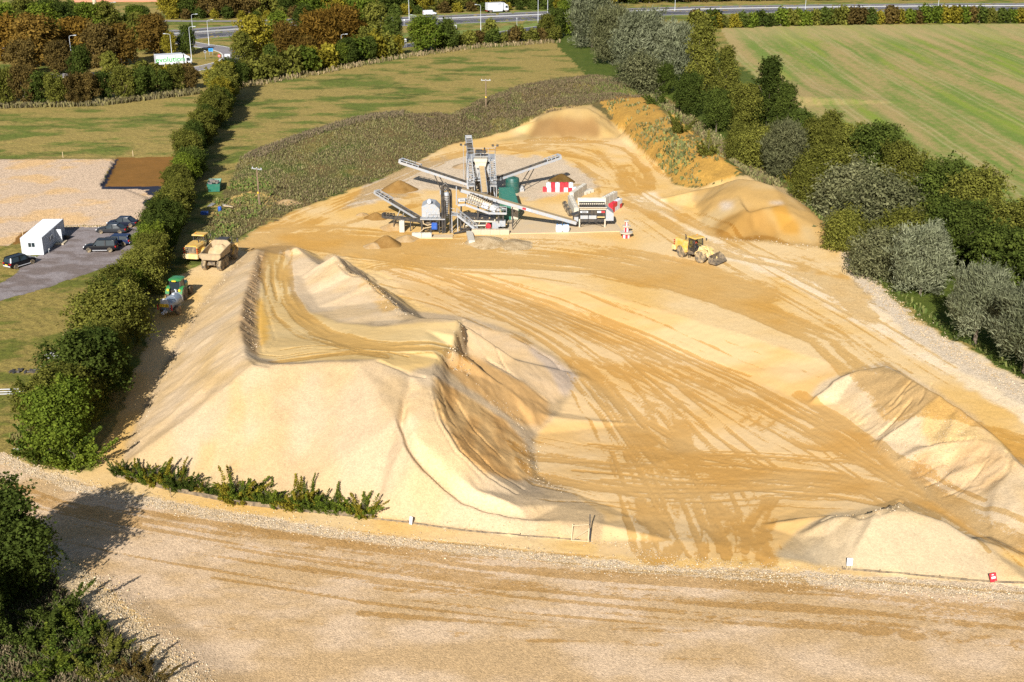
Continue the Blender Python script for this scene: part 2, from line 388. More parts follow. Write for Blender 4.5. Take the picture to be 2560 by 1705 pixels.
# rain-washed runs down the slope
run = fbm(GX / 1.1, GY / 7, 4, 68)
fm = fm * (1 + .10 * (run - .5))[..., None]
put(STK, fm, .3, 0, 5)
ora = STK * sst(760, 560, PXG) * sst(700, 800, PYG)
t = sst(.5, .72, fbm(GX / 3.2, GY / 4.5, 5, 69) + .10 * (np.hypot((PXG - 555) / 60, (PYG - 1060) / 150) < 1) + .06 * (PXG < 460)) * ora
C[:] = C * (1 - .5 * t[..., None]) + alb((246, 202, 124), KS)[None, None] * (.5 * t[..., None])
# flat top of the stockpile: ramp road and plateau are level, so a brighter albedo makes up for the weaker sun on them
m = zone([(668, 628), (716, 640), (730, 735), (775, 780), (850, 808), (960, 815), (1156, 800), (1147, 840), (1100, 905), (1020, 930), (946, 898), (700, 905), (650, 893), (640, 830), (645, 760)], .4)
put(m, mix(alb((238, 208, 152)), alb((232, 190, 116)), N8), .1, 0, 5)
m = zone([(650, 905), (640, 760), (652, 740), (672, 800), (668, 850), (645, 870)], .4)
put(m, alb((238, 186, 92)), .1, 0, 5)
# brown, damp eroded faces, colour lightened against their shade: inside of the crescent and the cut under the plateau
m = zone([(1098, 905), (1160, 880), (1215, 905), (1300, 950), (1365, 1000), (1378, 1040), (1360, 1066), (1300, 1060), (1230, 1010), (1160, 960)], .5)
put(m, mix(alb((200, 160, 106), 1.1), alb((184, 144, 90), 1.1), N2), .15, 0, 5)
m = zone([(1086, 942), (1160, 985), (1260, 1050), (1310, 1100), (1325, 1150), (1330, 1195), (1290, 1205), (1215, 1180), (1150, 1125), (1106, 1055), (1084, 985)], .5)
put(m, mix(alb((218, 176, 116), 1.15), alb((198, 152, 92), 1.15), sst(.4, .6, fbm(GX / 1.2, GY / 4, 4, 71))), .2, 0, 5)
m = zone([(1150, 800), (1300, 845), (1430, 925), (1430, 980), (1385, 1010), (1300, 940), (1170, 880)], .4)
put(m, mix(alb((240, 208, 166), 1.4), alb((242, 202, 144), 1.4), N2), .2, 0, 5)
m = zone([(1300, 850), (1385, 895), (1440, 940), (1430, 985), (1405, 990), (1370, 930)], .5)
put(m, alb((226, 200, 172), 1.6), .2, 0, 5)
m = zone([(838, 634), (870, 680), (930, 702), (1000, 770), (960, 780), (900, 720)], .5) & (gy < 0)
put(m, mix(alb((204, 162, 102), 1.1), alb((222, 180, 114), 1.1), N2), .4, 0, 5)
m = zone([(596, 830), (600, 790), (620, 700), (645, 628), (662, 626), (650, 690), (640, 760), (640, 830), (648, 890), (625, 880)], .2)
put(m, alb((200, 164, 118), 1.25), .3, 0, 5)
# rear flat topped pile
m = zone([(1310, 334), (1350, 288), (1385, 272), (1420, 262), (1470, 262), (1500, 280), (1535, 308), (1565, 344), (1490, 348), (1350, 348), (1230, 354)], .5)
put(m, mix(alb((246, 212, 150), KS), alb((240, 196, 116), KS), N2), .2, 0, 6)
m = zone([(1345, 300), (1388, 292), (1480, 295), (1500, 310), (1500, 344), (1320, 344)], .6)
put(m, mix(alb((206, 164, 106), 2.3), alb((196, 150, 90), 2.3), N2), .2, 0, 6)
# right pile
m = zone([(1730, 480), (1775, 462), (1815, 448), (1852, 438), (1895, 440), (1940, 456), (1985, 488), (2035, 530), (2092, 592), (2085, 625), (1960, 608), (1850, 600), (1800, 595), (1755, 560)], .6)
put(m, mix(alb((250, 214, 152), KS), alb((248, 200, 122), KS), sst(.4, .6, N8)), .15, 0, 7)
m = zone([(1870, 525), (1910, 520), (1935, 560), (1945, 600), (1880, 602), (1790, 592), (1790, 560), (1830, 535)], .6)
put(m, mix(alb((214, 168, 98), 1.9), alb((200, 152, 78), 1.9), N2), .1, 0, 7)
m = zone([(1930, 515), (1965, 512), (1995, 560), (2000, 585), (1955, 585), (1940, 550)], .5)
put(m, alb((240, 180, 84), 2.0), .1, 0, 7)
m = zone([(1800, 505), (1835, 504), (1832, 520), (1806, 524)], .6) | zone([(1925, 503), (1955, 502), (1958, 511), (1928, 511)], .5)
put(m, alb((216, 196, 172), 1.5), .5, 0, 7)
# right hand berm
m = zone([(2020, 990), (2060, 950), (2150, 918), (2215, 906), (2262, 930), (2345, 980), (2440, 1044), (2535, 1140), (2640, 1190), (2700, 1420), (2470, 1350), (2380, 1290), (2300, 1222), (2190, 1115), (2150, 1062), (2092, 1012)], .5)
put(m, mix(alb((250, 220, 176), 1.8), alb((248, 208, 148), 1.8), sst(.4, .62, N8)), .35, 0, 8)
m = zone([(2310, 1010), (2350, 990), (2400, 1040), (2470, 1100), (2400, 1105), (2320, 1110), (2300, 1070)], .8)
put(m, alb((249, 210, 144), 1.85), .45, 0, 8)
m = zone([(2290, 1135), (2370, 1106), (2430, 1098), (2480, 1112), (2520, 1150), (2505, 1200), (2440, 1240), (2350, 1230), (2270, 1190)], .6)
put(m, mix(alb((230, 190, 136), 1.65), alb((240, 204, 154), 1.65), sst(.42, .6, fbm(GX / 4, GY / 1.6, 4, 73))), .3, 0, 8)
# bottom right heap
m = zone([(1940, 1390), (1990, 1330), (2040, 1300), (2088, 1280), (2135, 1276), (2195, 1262), (2252, 1244), (2360, 1288), (2430, 1334), (2600, 1450), (2700, 1480), (2400, 1450), (2120, 1424), (2040, 1412)], .4)
put(m, mix(alb((250, 222, 178), KS), alb((248, 212, 156), KS), sst(.4, .62, N8)), .3, 0, 9)
# haul road along the bottom: crushed stone
road = [(-60, 1105), (60, 1158), (160, 1195), (260, 1222), (420, 1252), (600, 1284), (800, 1316), (1000, 1344), (1200, 1366), (1400, 1386), (1600, 1412), (1800, 1424), (2000, 1432), (2200, 1440), (2400, 1456), (2700, 1480), (4600, 1700), (4600, 3400), (800, 3400), (440, 1640), (330, 1525), (215, 1430), (100, 1318), (-60, 1230), (-700, 1150), (-700, 1010)]
m = zone(road, .7)
put(m, mix(alb((220, 190, 154)), alb((204, 170, 124)), sst(.38, .64, fbm(GX / 7, GY / 3, 4, 75) * .8 + N2 * .2)), .62, 0, 10)
m = zone([(-60, 1105), (60, 1158), (160, 1195), (260, 1222), (420, 1252), (600, 1284), (800, 1316), (1000, 1344), (1200, 1366), (1400, 1386), (1600, 1412), (2200, 1440), (2700, 1480), (2700, 1512), (2200, 1472), (1600, 1432), (1400, 1410), (1200, 1390), (1000, 1366), (600, 1308), (260, 1246), (160, 1222), (60, 1180), (-60, 1132)], .8)
put(m, mix(alb((224, 202, 172)), alb((208, 180, 140)), N2), 1.0, 0, 10)
m = zone([(300, 1500), (420, 1530), (640, 1600), (560, 1720), (440, 1640), (260, 1480)], 1.5)
C[m] = C[m] * np.array([1.0, 1.0, 1.0])
# bramble ground at the bottom left
m = zone([(-700, 1160), (-200, 1230), (40, 1300), (120, 1400), (170, 1480), (250, 1540), (330, 1610), (400, 1680), (720, 3400), (-900, 3400)], 1.2)
put(m, mix(alb((96, 82, 42)), alb((70, 78, 26)), N2), 0, 1, 0)
m = zone([(80, 1330), (140, 1370), (235, 1450), (300, 1520), (360, 1580), (450, 1650), (520, 1760), (430, 1760), (330, 1640), (210, 1530), (150, 1460), (60, 1360)], .8)
put(m, alb((224, 196, 152)), 1.0, 0, 10)
# left yard: gravel pad, brown soil, grey car park
m = zone([(-500, 402), (100, 398), (290, 398), (262, 440), (252, 464), (300, 469), (384, 475), (376, 500), (352, 540), (338, 563), (150, 565), (100, 570), (60, 596), (20, 612), (-500, 690)], .4)
put(m, mix(alb((216, 188, 158)), alb((226, 186, 134)), sst(.45, .65, fbm(GX / 7, GY / 7, 4, 77))), 1.0, 0, 11)
m = zone([(292, 394), (450, 392), (450, 466), (256, 466), (270, 440)], .4) | zone([(50, 582), (90, 570), (100, 573), (62, 606), (30, 612)], .5)
put(m, mix(alb((150, 106, 50)), alb((128, 92, 42)), N2), .15, .2, 11)
m = zone([(-500, 900), (-20, 724), (30, 690), (62, 662), (100, 640), (120, 600), (150, 567), (345, 565), (360, 600), (330, 645), (270, 668), (170, 700), (80, 730), (0, 752), (-500, 980)], .5)
put(m, mix(alb((150, 140, 138)), alb((126, 113, 107)), sst(.35, .65, fbm(GX / 3, GY / 1.5, 4, 79))), .55, 0, 12)
m = zone([(352, 476), (420, 474), (420, 560), (375, 530), (356, 505), (380, 490)], .8) | zone([(254, 466), (420, 466), (420, 474), (254, 473)], .3) | zone([(250, 466), (266, 437), (288, 400), (296, 398), (276, 440), (262, 466)], .3)
put(m, alb((46, 50, 66)), .1, 0, 11)

# damp wheel tracks: (points, half width m, strength, along m, across m)
def gline(pts):
    return [G(*p) for p in pts]
def track(pts, hw, amp, La=9.0, Lc=.55, sd=0, soft=.5, tgt=None, P=None):
    P = P or gline(pts)
    s0 = 0
    A = WET if tgt is None else tgt
    ja = max(0, int(np.searchsorted(YS, min(p.y for p in P) - hw * 1.4)) - 1); jb = int(np.searchsorted(YS, max(p.y for p in P) + hw * 1.4)) + 1
    gx_, gy_, A = GX[ja:jb], GY[ja:jb], A[ja:jb]; ys_ = YS[ja:jb]
    best = np.full(gx_.shape, 1e9); bs = np.zeros(gx_.shape); bu = np.zeros(gx_.shape)
    for a, b in zip(P[:-1], P[1:]):
        L = math.hypot(b.x - a.x, b.y - a.y)
        if L < 1e-3: continue
        y0, y1 = min(a.y, b.y) - hw * 1.3, max(a.y, b.y) + hw * 1.3
        j0, j1 = np.searchsorted(ys_, y0), np.searchsorted(ys_, y1)
        if j1 <= j0: continue
        X = gx_[j0:j1]; Y = gy_[j0:j1]
        tx, ty = (b.x - a.x) / L, (b.y - a.y) / L
        s = (X - a.x) * tx + (Y - a.y) * ty
        u = (X - a.x) * -ty + (Y - a.y) * tx
        sc = np.clip(s, 0, L)
        d = np.hypot(s - sc, u)
        k = d < best[j0:j1]
        best[j0:j1][k] = d[k]; bs[j0:j1][k] = (s0 + s)[k]; bu[j0:j1][k] = (np.sign(u) * d)[k]
        s0 += L
    m = best < hw * 1.3
    n = fbm(bs[m] / La, bu[m] / Lc, 4, 100 + sd) * .62 + vn(bs[m] / (La * 2.2), bu[m] / (Lc * 3.2), 140 + sd) * .38
    f = sst(hw * 1.25, hw * soft, best[m])
    A[m] = np.maximum(A[m], f * (amp * .60 + (n - .5) * 2.1))
T = track
def bundle(pts, spread, n, hw, amp, La=6.0, sd=0, skew=.6):
    """n single wheel lines side by side, each wandering a little"""
    P = gline(pts); r_ = random.Random(sd)
    for i in range(n):
        o = (i / max(1, n - 1) - .5) * 2 * spread + r_.uniform(-.5, .5); o2 = o + r_.uniform(-skew, skew) * spread
        Q = []
        k0 = r_.choice([0, 0, 1]) if len(P) > 3 else 0; k1 = len(P) - (r_.choice([0, 0, 1]) if len(P) > 3 else 0)
        for k in range(k0, k1):
            a = P[max(k - 1, 0)]; b = P[min(k + 1, len(P) - 1)]; d = (b - a); L = max(1e-3, math.hypot(d.x, d.y)); u_ = k / (len(P) - 1)
            oo = o * (1 - u_) + o2 * u_
            Q.append(Vector((P[k].x - d.y / L * oo, P[k].y + d.x / L * oo, 0)))
        track(None, hw * r_.uniform(.7, 1.3), amp * r_.uniform(.8, 1.12), La, .3, sd + i * 3, .55, None, Q)
T([(640, 600), (760, 606), (900, 626), (1100, 648), (1300, 652), (1500, 668), (1700, 712), (1900, 772), (2090, 850), (2300, 975), (2600, 1130)], 4.6, 1.2, 12, .8, 1)
T([(1050, 632), (1200, 622), (1400, 628), (1560, 650), (1700, 680), (1850, 730)], 7.5, 1.15, 9, 1.2, 2)
T([(1560, 490), (1650, 530), (1760, 590), (1860, 632), (2000, 660), (2080, 700), (2180, 790)], 4.2, 1.0, 14, 1.4, 3)
T([(1900, 610), (2000, 640), (2080, 668)], 4.5, 1.1, 8, 2.0, 4)
T([(560, 650), (640, 585), (740, 540), (860, 495), (960, 452), (1060, 410), (1160, 382), (1260, 372)], 3.0, .82, 12, .8, 5)
T([(680, 600), (800, 560), (900, 520), (980, 505)], 9.0, 1.02, 10, 2.0, 6)
T([(640, 600), (800, 590), (1000, 600), (1150, 620)], 7.5, 1.1, 10, 1.6, 7)
T([(695, 625), (688, 690), (694, 740), (722, 788), (790, 836), (880, 862), (980, 872), (1110, 876)], 2.6, 1.15, 14, .5, 8, .75)
T([(690, 905), (800, 890), (900, 880), (960, 890)], 1.2, .8, 8, .4, 9)
T([(1300, 370), (1420, 352), (1520, 372), (1580, 420), (1600, 470)], 4.5, .95, 10, 1.0, 10)
T([(1340, 352), (1420, 350), (1500, 352)], 3.2, 1.2, 8, 2, 11)
T([(1380, 380), (1460, 400), (1540, 450), (1560, 500)], 5, .72, 9, .7, 12)
T([(1450, 470), (1540, 480), (1600, 470), (1580, 420)], 4, .85, 8, 1.2, 13)
# bowl floor
T([(990, 690), (1200, 745), (1400, 830), (1600, 930), (1800, 1030)], 9, .42, 5, .45, 14)
T([(1440, 905), (1490, 960), (1540, 1020), (1600, 1090), (1680, 1160)], 2.2, .95, 3, .9, 15)
T([(1520, 945), (1580, 1010), (1640, 1080), (1700, 1150)], 1.6, .98, 6, .9, 16)
T([(1600, 890), (1760, 960), (1900, 1030), (2050, 1100)], 3.5, .55, 6, .5, 17)
T([(1900, 990), (2020, 1050), (2110, 1115), (2220, 1190), (2350, 1270), (2480, 1345), (2640, 1430)], 2.4, 1.12, 12, .7, 18)
T([(2000, 985), (2100, 1050), (2200, 1130), (2320, 1230), (2450, 1310)], 1.4, .98, 10, .6, 19)
T([(1290, 1120), (1400, 1150), (1560, 1170), (1750, 1180), (1950, 1195), (2100, 1205), (2250, 1230), (2400, 1310)], 3.0, .8, 14, .55, 20)
T([(1330, 1170), (1450, 1205), (1600, 1225), (1800, 1225), (2000, 1215)], 2.2, .75, 12, .5, 21)
T([(1650, 1030), (1680, 1120), (1690, 1220), (1700, 1330), (1720, 1400)], 3.6, .72, 4, .9, 22)
T([(1620, 1260), (1660, 1330), (1650, 1390)], 2.2, .9, 3, .8, 23)
T([(1780, 1230), (1820, 1300), (1850, 1390)], 2.4, .85, 3, .8, 24)
T([(1930, 1250), (1880, 1330), (1900, 1400)], 2.0, .8, 5, .8, 27)
bundle([(1000, 690), (1200, 740), (1420, 830), (1600, 925), (1760, 1000)], 7, 10, .35, .78, 5, 300)
bundle([(1180, 700), (1400, 760), (1620, 850), (1850, 950), (2020, 1040)], 5, 9, .35, .80, 4, 340)
bundle([(1720, 1395), (1690, 1290), (1650, 1180), (1580, 1060), (1490, 940), (1370, 850), (1230, 775), (1080, 705), (960, 665)], 3.6, 9, .42, .98, 12, 1100, .5)
bundle([(2600, 1410), (2380, 1290), (2180, 1170), (1980, 1060), (1780, 960), (1560, 860), (1340, 770), (1140, 705), (980, 660)], 4.2, 11, .40, .92, 12, 1140, .5)
bundle([(2500, 1350), (2250, 1240), (2000, 1195), (1750, 1150), (1600, 1060), (1500, 950)], 3.0, 7, .36, .92, 10, 1180, .5)
bundle([(1450, 900), (1520, 980), (1590, 1070), (1650, 1160), (1690, 1250)], 4.5, 9, .42, .95, 4, 380)
bundle([(1600, 880), (1720, 960), (1860, 1060), (2000, 1150)], 5, 10, .38, .86, 5, 420)
bundle([(1310, 1110), (1450, 1150), (1650, 1170), (1850, 1180), (2100, 1200), (2300, 1245)], 4.5, 14, .36, .98, 9, 460)
bundle([(1340, 1190), (1500, 1225), (1700, 1235), (1950, 1225), (2150, 1230)], 2.6, 8, .34, .96, 8, 520)
bundle([(1890, 980), (2050, 1070), (2200, 1170), (2380, 1285), (2560, 1385)], 2.6, 8, .40, 1.02, 10, 560)
bundle([(1620, 1130), (1660, 1220), (1700, 1310), (1740, 1390)], 4.5, 10, .40, .95, 4, 600)
bundle([(1800, 1200), (1850, 1290), (1880, 1380)], 3.0, 6, .36, .88, 4, 640)
bundle([(1200, 1275), (1350, 1262), (1500, 1270), (1620, 1290)], 1.2, 4, .22, .8, 6, 660)
bundle([(700, 640), (690, 700), (705, 760), (745, 805), (820, 846), (920, 868), (1040, 878)], 1.9, 7, .26, 1.0, 9, 680)
bundle([(660, 880), (700, 885), (780, 872), (880, 868)], 1.6, 5, .25, .9, 6, 710)
bundle([(640, 600), (800, 596), (950, 612), (1150, 630), (1350, 640), (1550, 665), (1750, 720)], 7, 12, .6, .9, 9, 740)
bundle([(1560, 480), (1650, 540), (1760, 610), (1900, 690), (2100, 800), (2300, 930), (2560, 1090)], 6, 10, .5, .88, 9, 780)
bundle([(1250, 372), (1350, 362), (1450, 366), (1540, 400), (1590, 460)], 5, 8, .5, .9, 7, 820)
bundle([(600, 620), (720, 550), (850, 496), (980, 448), (1080, 402), (1180, 378)], 3, 6, .5, .9, 8, 860)
bundle([(-60, 1175), (150, 1245), (400, 1300), (700, 1348), (1000, 1390), (1300, 1422), (1600, 1448), (2000, 1475)], 2.6, 9, .34, .82, 9, 900)
bundle([(200, 1300), (500, 1355), (900, 1415), (1300, 1460), (1700, 1490), (2200, 1530), (2600, 1570)], 3.4, 9, .34, .7, 7, 940)
bundle([(500, 1480), (900, 1540), (1300, 1580), (1800, 1610)], 4, 5, .5, .52, 8, 980)
# haul road
T([(-60, 1160), (60, 1200), (200, 1250), (400, 1290), (600, 1325), (800, 1354), (1000, 1382), (1200, 1404), (1400, 1422), (1600, 1440), (1800, 1452), (1990, 1462)], 1.4, .95, 14, .45, 30, .7)
T([(200, 1290), (400, 1325), (600, 1362), (900, 1408), (1200, 1442), (1500, 1468), (1800, 1490), (2100, 1510), (2600, 1560)], 2.0, .78, 12, .5, 31)
T([(-60, 1190), (150, 1265), (300, 1310)], 1.2, .9, 10, .4, 34)
T([(900, 1440), (1300, 1480), (1700, 1520), (2100, 1550), (2600, 1600)], 2.6, .66, 10, .6, 32)
T([(1900, 1480), (2200, 1508), (2600, 1545)], 1.6, .95, 8, .6, 33)
WET[SITE | (ZID == 10)] += ((N8 - .5) * .25)[SITE | (ZID == 10)]
WET[~SITE & (ZID != 10) & (ZID != 5)] = 0

# let neighbouring sand colours run into each other
SD = (ZID >= 4) & (ZID <= 9)
B = np.stack([blur(C[..., k], 3) for k in range(3)], -1)
C[SD] = B[SD]
# ---------------------------------------------------------------- fine relief
veg_m = VG > .5
GZ = GZ + np.where(veg_m & (ZID != 1), (NH - .5) * .12 + (N2 - .5) * .2, 0)
st = np.clip(SLOPE - .12, 0, .8)
GZ = GZ + np.where(~veg_m, (fbm(GX / 1.3, GY / 1.3, 4, 81) - .5) * .12 * st + (NH - .5) * .05, 0)
rut = np.clip(WET - .45, 0, .5)
GZ = GZ - np.where(ZID == 4, rut * .10, 0) - np.where((ZID == 5) & (SLOPE < .35), rut * .22, 0)
# slumped rills in the eroded faces
er = np.zeros(GX.shape)
for poly, sx, sy, a in (([(1086, 942), (1160, 985), (1310, 1090), (1330, 1195), (1290, 1205), (1150, 1125), (1084, 985)], .7, 4.0, .30),
                        ([(1098, 905), (1215, 905), (1378, 1040), (1300, 1060), (1160, 960)], 1.0, 3.0, .22),
                        ([(2200, 1000), (2300, 950), (2300, 1060), (2180, 1110), (2100, 1060)], 2.6, .8, .28),
                        ([(2290, 1135), (2430, 1098), (2520, 1150), (2505, 1200), (2440, 1240), (2270, 1190)], 3.0, .7, .35),
                        ([(600, 830), (620, 700), (645, 628), (662, 626), (640, 760), (648, 890)], 2.0, .7, .5),
                        ([(838, 634), (930, 702), (1060, 780), (1000, 720), (900, 640)], 1.2, 1.2, .8)):
    m = zone(poly, .5)
    er = np.where(m, a * (np.abs(fbm(GX / sx, GY / sy, 4, 83) - .5) * 2 - .35), er)
GZ = GZ + blur(er, 1) * np.clip(1.2 * SLOPE + .35, 0, 1)
# cracks and slip lines along the crests
CRK = np.zeros(GX.shape)
def carve(pts, hw, dep, sd, P=None):
    A = np.zeros(GX.shape)
    track(pts, hw, 1.35, 2.2, .5, sd, .35, A, P)
    np.maximum(CRK, np.clip(A, 0, 1.0) * dep, out=CRK)
carve([(1158, 800), (1148, 842), (1128, 874), (1102, 902), (1088, 936)], 0.28, 0.22, 1001)
carve([(1086, 942), (1086, 985), (1108, 1055), (1152, 1125), (1217, 1185), (1292, 1233)], 0.21, 0.18, 1003)
carve([(1100, 960), (1118, 1030), (1170, 1110), (1240, 1180), (1310, 1222)], 0.17, 0.14, 1005)
carve([(1075, 980), (1092, 1050), (1138, 1130), (1200, 1190)], 0.14, 0.09, 1007)
carve([(1140, 1000), (1190, 1080), (1260, 1150)], 0.19, 0.12, 1009)
carve([(946, 902), (985, 918), (1024, 936), (1060, 942)], 0.25, 0.15, 1011)
carve([(652, 640), (650, 700), (648, 770), (646, 830), (655, 880)], 0.19, 0.12, 1013)
carve([(660, 700), (668, 780), (690, 850), (668, 880)], 0.12, 0.07, 1015)
carve([(612, 885), (640, 908), (668, 914)], 0.30, 0.18, 1017)
carve([(838, 640), (850, 662), (870, 682), (900, 690)], 0.30, 0.27, 1019)
carve([(926, 708), (950, 730), (985, 757), (1010, 776)], 0.30, 0.24, 1021)
carve([(2060, 1300), (2100, 1290), (2150, 1290), (2196, 1282), (2230, 1272), (2252, 1256)], 0.30, 0.27, 1023)
carve([(2275, 955), (2250, 985), (2228, 1010)], 0.22, 0.15, 1025); carve([(2268, 975), (2240, 1015), (2200, 1045), (2150, 1062)], 0.19, 0.12, 1027)
carve([(2275, 1005), (2250, 1035), (2215, 1072), (2200, 1085)], 0.22, 0.17, 1029); carve([(2330, 960), (2310, 985), (2295, 1010)], 0.19, 0.12, 1031)
carve([(2325, 1113), (2370, 1101), (2430, 1096)], 0.22, 0.18, 1033); carve([(2515, 1128), (2524, 1150), (2520, 1178), (2502, 1198)], 0.25, 0.18, 1035)
carve([(2315, 1215), (2350, 1200), (2385, 1172)], 0.19, 0.14, 1037); carve([(2362, 1240), (2395, 1228), (2420, 1204)], 0.19, 0.14, 1039)
carve([(2300, 1190), (2360, 1160), (2420, 1140), (2470, 1140)], 0.15, 0.09, 1041)
carve([(2390, 1240), (2440, 1190), (2470, 1150)], 0.15, 0.09, 1043)
carve([(1300, 850), (1380, 900), (1420, 940)], 0.19, 0.10, 1045); carve([(1220, 900), (1300, 950), (1365, 1000)], 0.25, 0.15, 1047)
carve([(1200, 820), (1240, 870), (1270, 930)], 0.15, 0.09, 1049)
GZ = GZ - CRK

# ---------------------------------------------------------------- materials
def newmat(name):
    m = bpy.data.materials.new(name); m.use_nodes = True
    return m, m.node_tree, m.node_tree.nodes, m.node_tree.links
def nd(nodes, t, **kw):
    n = nodes.new(t)
    for k, v in kw.items(): setattr(n, k, v)
    return n
def mth(nodes, links, op, a, b=None, c=None, clamp=False):
    n = nodes.new('ShaderNodeMath'); n.operation = op; n.use_clamp = clamp
    for i, v in enumerate((a, b, c)):
        if v is None: continue
        if isinstance(v, (int, float)): n.inputs[i].default_value = v
        else: links.new(v, n.inputs[i])
    return n.outputs[0]
def mixc(nodes, links, fac, a, b, mode='MIX'):
    n = nodes.new('ShaderNodeMix'); n.data_type = 'RGBA'; n.blend_type = mode
    for s, v in ((n.inputs[0], fac), (n.inputs[6], a), (n.inputs[7], b)):
        if isinstance(v, (int, float)): s.default_value = v
        elif isinstance(v, (tuple, list)): s.default_value = tuple(v)[:3] + (1,)
        else: links.new(v, s)
    return n.outputs[2]
def noise(nodes, links, vec, scale, det=3, rough=.55):
    n = nodes.new('ShaderNodeTexNoise'); n.inputs['Scale'].default_value = scale
    n.inputs['Detail'].default_value = det; n.inputs['Roughness'].default_value = rough
    links.new(vec, n.inputs['Vector'])
    return n.outputs[0]

gm, gt, gn, gl = newmat('ground_surface')
bs = gn['Principled BSDF']; bs.inputs['Roughness'].default_value = .95; bs.inputs['Specular IOR Level'].default_value = .15
geo = nd(gn, 'ShaderNodeNewGeometry'); pos = geo.outputs['Position']
at = nd(gn, 'ShaderNodeAttribute', attribute_name='tint'); ax = nd(gn, 'ShaderNodeAttribute', attribute_name='cover')
sp = nd(gn, 'ShaderNodeSeparateColor'); gl.new(ax.outputs['Color'], sp.inputs[0])
stone, veg, wet = sp.outputs
nf = noise(gn, gl, pos, 4.5, 4, .65); nm = noise(gn, gl, pos, .9, 5, .65); nff = noise(gn, gl, pos, 16, 2, .7)
# stones: cells with their own brightness
def cells(scale):
    v = nd(gn, 'ShaderNodeTexVoronoi'); v.inputs['Scale'].default_value = scale
    gl.new(pos, v.inputs['Vector'])
    s = nd(gn, 'ShaderNodeSeparateColor'); gl.new(v.outputs['Color'], s.inputs[0])
    return s.outputs[0], v.outputs['Distance']
c1_, d1_ = cells(11.0); c2_, d2_ = cells(5.0)
cs = mth(gn, gl, 'ADD', mth(gn, gl, 'MULTIPLY', c1_, .75), mth(gn, gl, 'MULTIPLY', c2_, .35))
k1 = mth(gn, gl, 'SUBTRACT', cs, .55)
k1 = mth(gn, gl, 'MULTIPLY', mth(gn, gl, 'MULTIPLY', k1, stone), .95)
# dry grain
k2 = mth(gn, gl, 'MULTIPLY', mth(gn, gl, 'SUBTRACT', nf, .5), .16)
k3 = mth(gn, gl, 'MULTIPLY', mth(gn, gl, 'SUBTRACT', nff, .5), .22)
# grass tussocks
kg = mth(gn, gl, 'ADD', mth(gn, gl, 'MULTIPLY', mth(gn, gl, 'SUBTRACT', nf, .5), 1.5), mth(gn, gl, 'MULTIPLY', mth(gn, gl, 'SUBTRACT', nm, .5), .7))
kg = mth(gn, gl, 'ADD', kg, mth(gn, gl, 'MULTIPLY', mth(gn, gl, 'SUBTRACT', noise(gn, gl, pos, 1.7, 5, .75), .5), 1.5))
kg = mth(gn, gl, 'MULTIPLY', kg, veg)
f = mth(gn, gl, 'ADD', mth(gn, gl, 'ADD', k1, k2), mth(gn, gl, 'ADD', k3, kg))
f = mth(gn, gl, 'MAXIMUM', mth(gn, gl, 'ADD', f, 1.0), .25)
base = at.outputs['Color']
vm = nd(gn, 'ShaderNodeVectorMath', operation='SCALE'); gl.new(base, vm.inputs[0]); gl.new(f, vm.inputs['Scale'])
# damp mask: soft vertex weight broken up by noise, then cut crisp
w = mth(gn, gl, 'ADD', wet, mth(gn, gl, 'MULTIPLY', mth(gn, gl, 'SUBTRACT', nm, .5), .62))
w = mth(gn, gl, 'ADD', w, mth(gn, gl, 'MULTIPLY', mth(gn, gl, 'SUBTRACT', nf, .5), .55))
mr = nd(gn, 'ShaderNodeMapRange'); mr.interpolation_type = 'SMOOTHSTEP'
mr.inputs['From Min'].default_value = .46; mr.inputs['From Max'].default_value = .64
gl.new(w, mr.inputs['Value'])
wcol = mixc(gn, gl, 1.0, vm.outputs[0], (.77, .65, .42), 'MULTIPLY')
colr = mixc(gn, gl, mth(gn, gl, 'MULTIPLY', mr.outputs[0], .88), vm.outputs[0], wcol)
gl.new(colr, bs.inputs['Base Color'])
bp = nd(gn, 'ShaderNodeBump'); bp.inputs['Distance'].default_value = .12
hh = mth(gn, gl, 'ADD', mth(gn, gl, 'MULTIPLY', nf, mth(gn, gl, 'ADD', mth(gn, gl, 'MULTIPLY', veg, 1.1), .14)), mth(gn, gl, 'MULTIPLY', d1_, mth(gn, gl, 'MULTIPLY', stone, -.55)))
gl.new(hh, bp.inputs['Height']); bp.inputs['Strength'].default_value = .62
gl.new(bp.outputs[0], bs.inputs['Normal'])

def tag(o, label=None, cat=None, group=None, kind=None):
    if label: o['label'] = label
    if cat: o['category'] = cat
    if group: o['group'] = group
    if kind: o['kind'] = kind
    return o

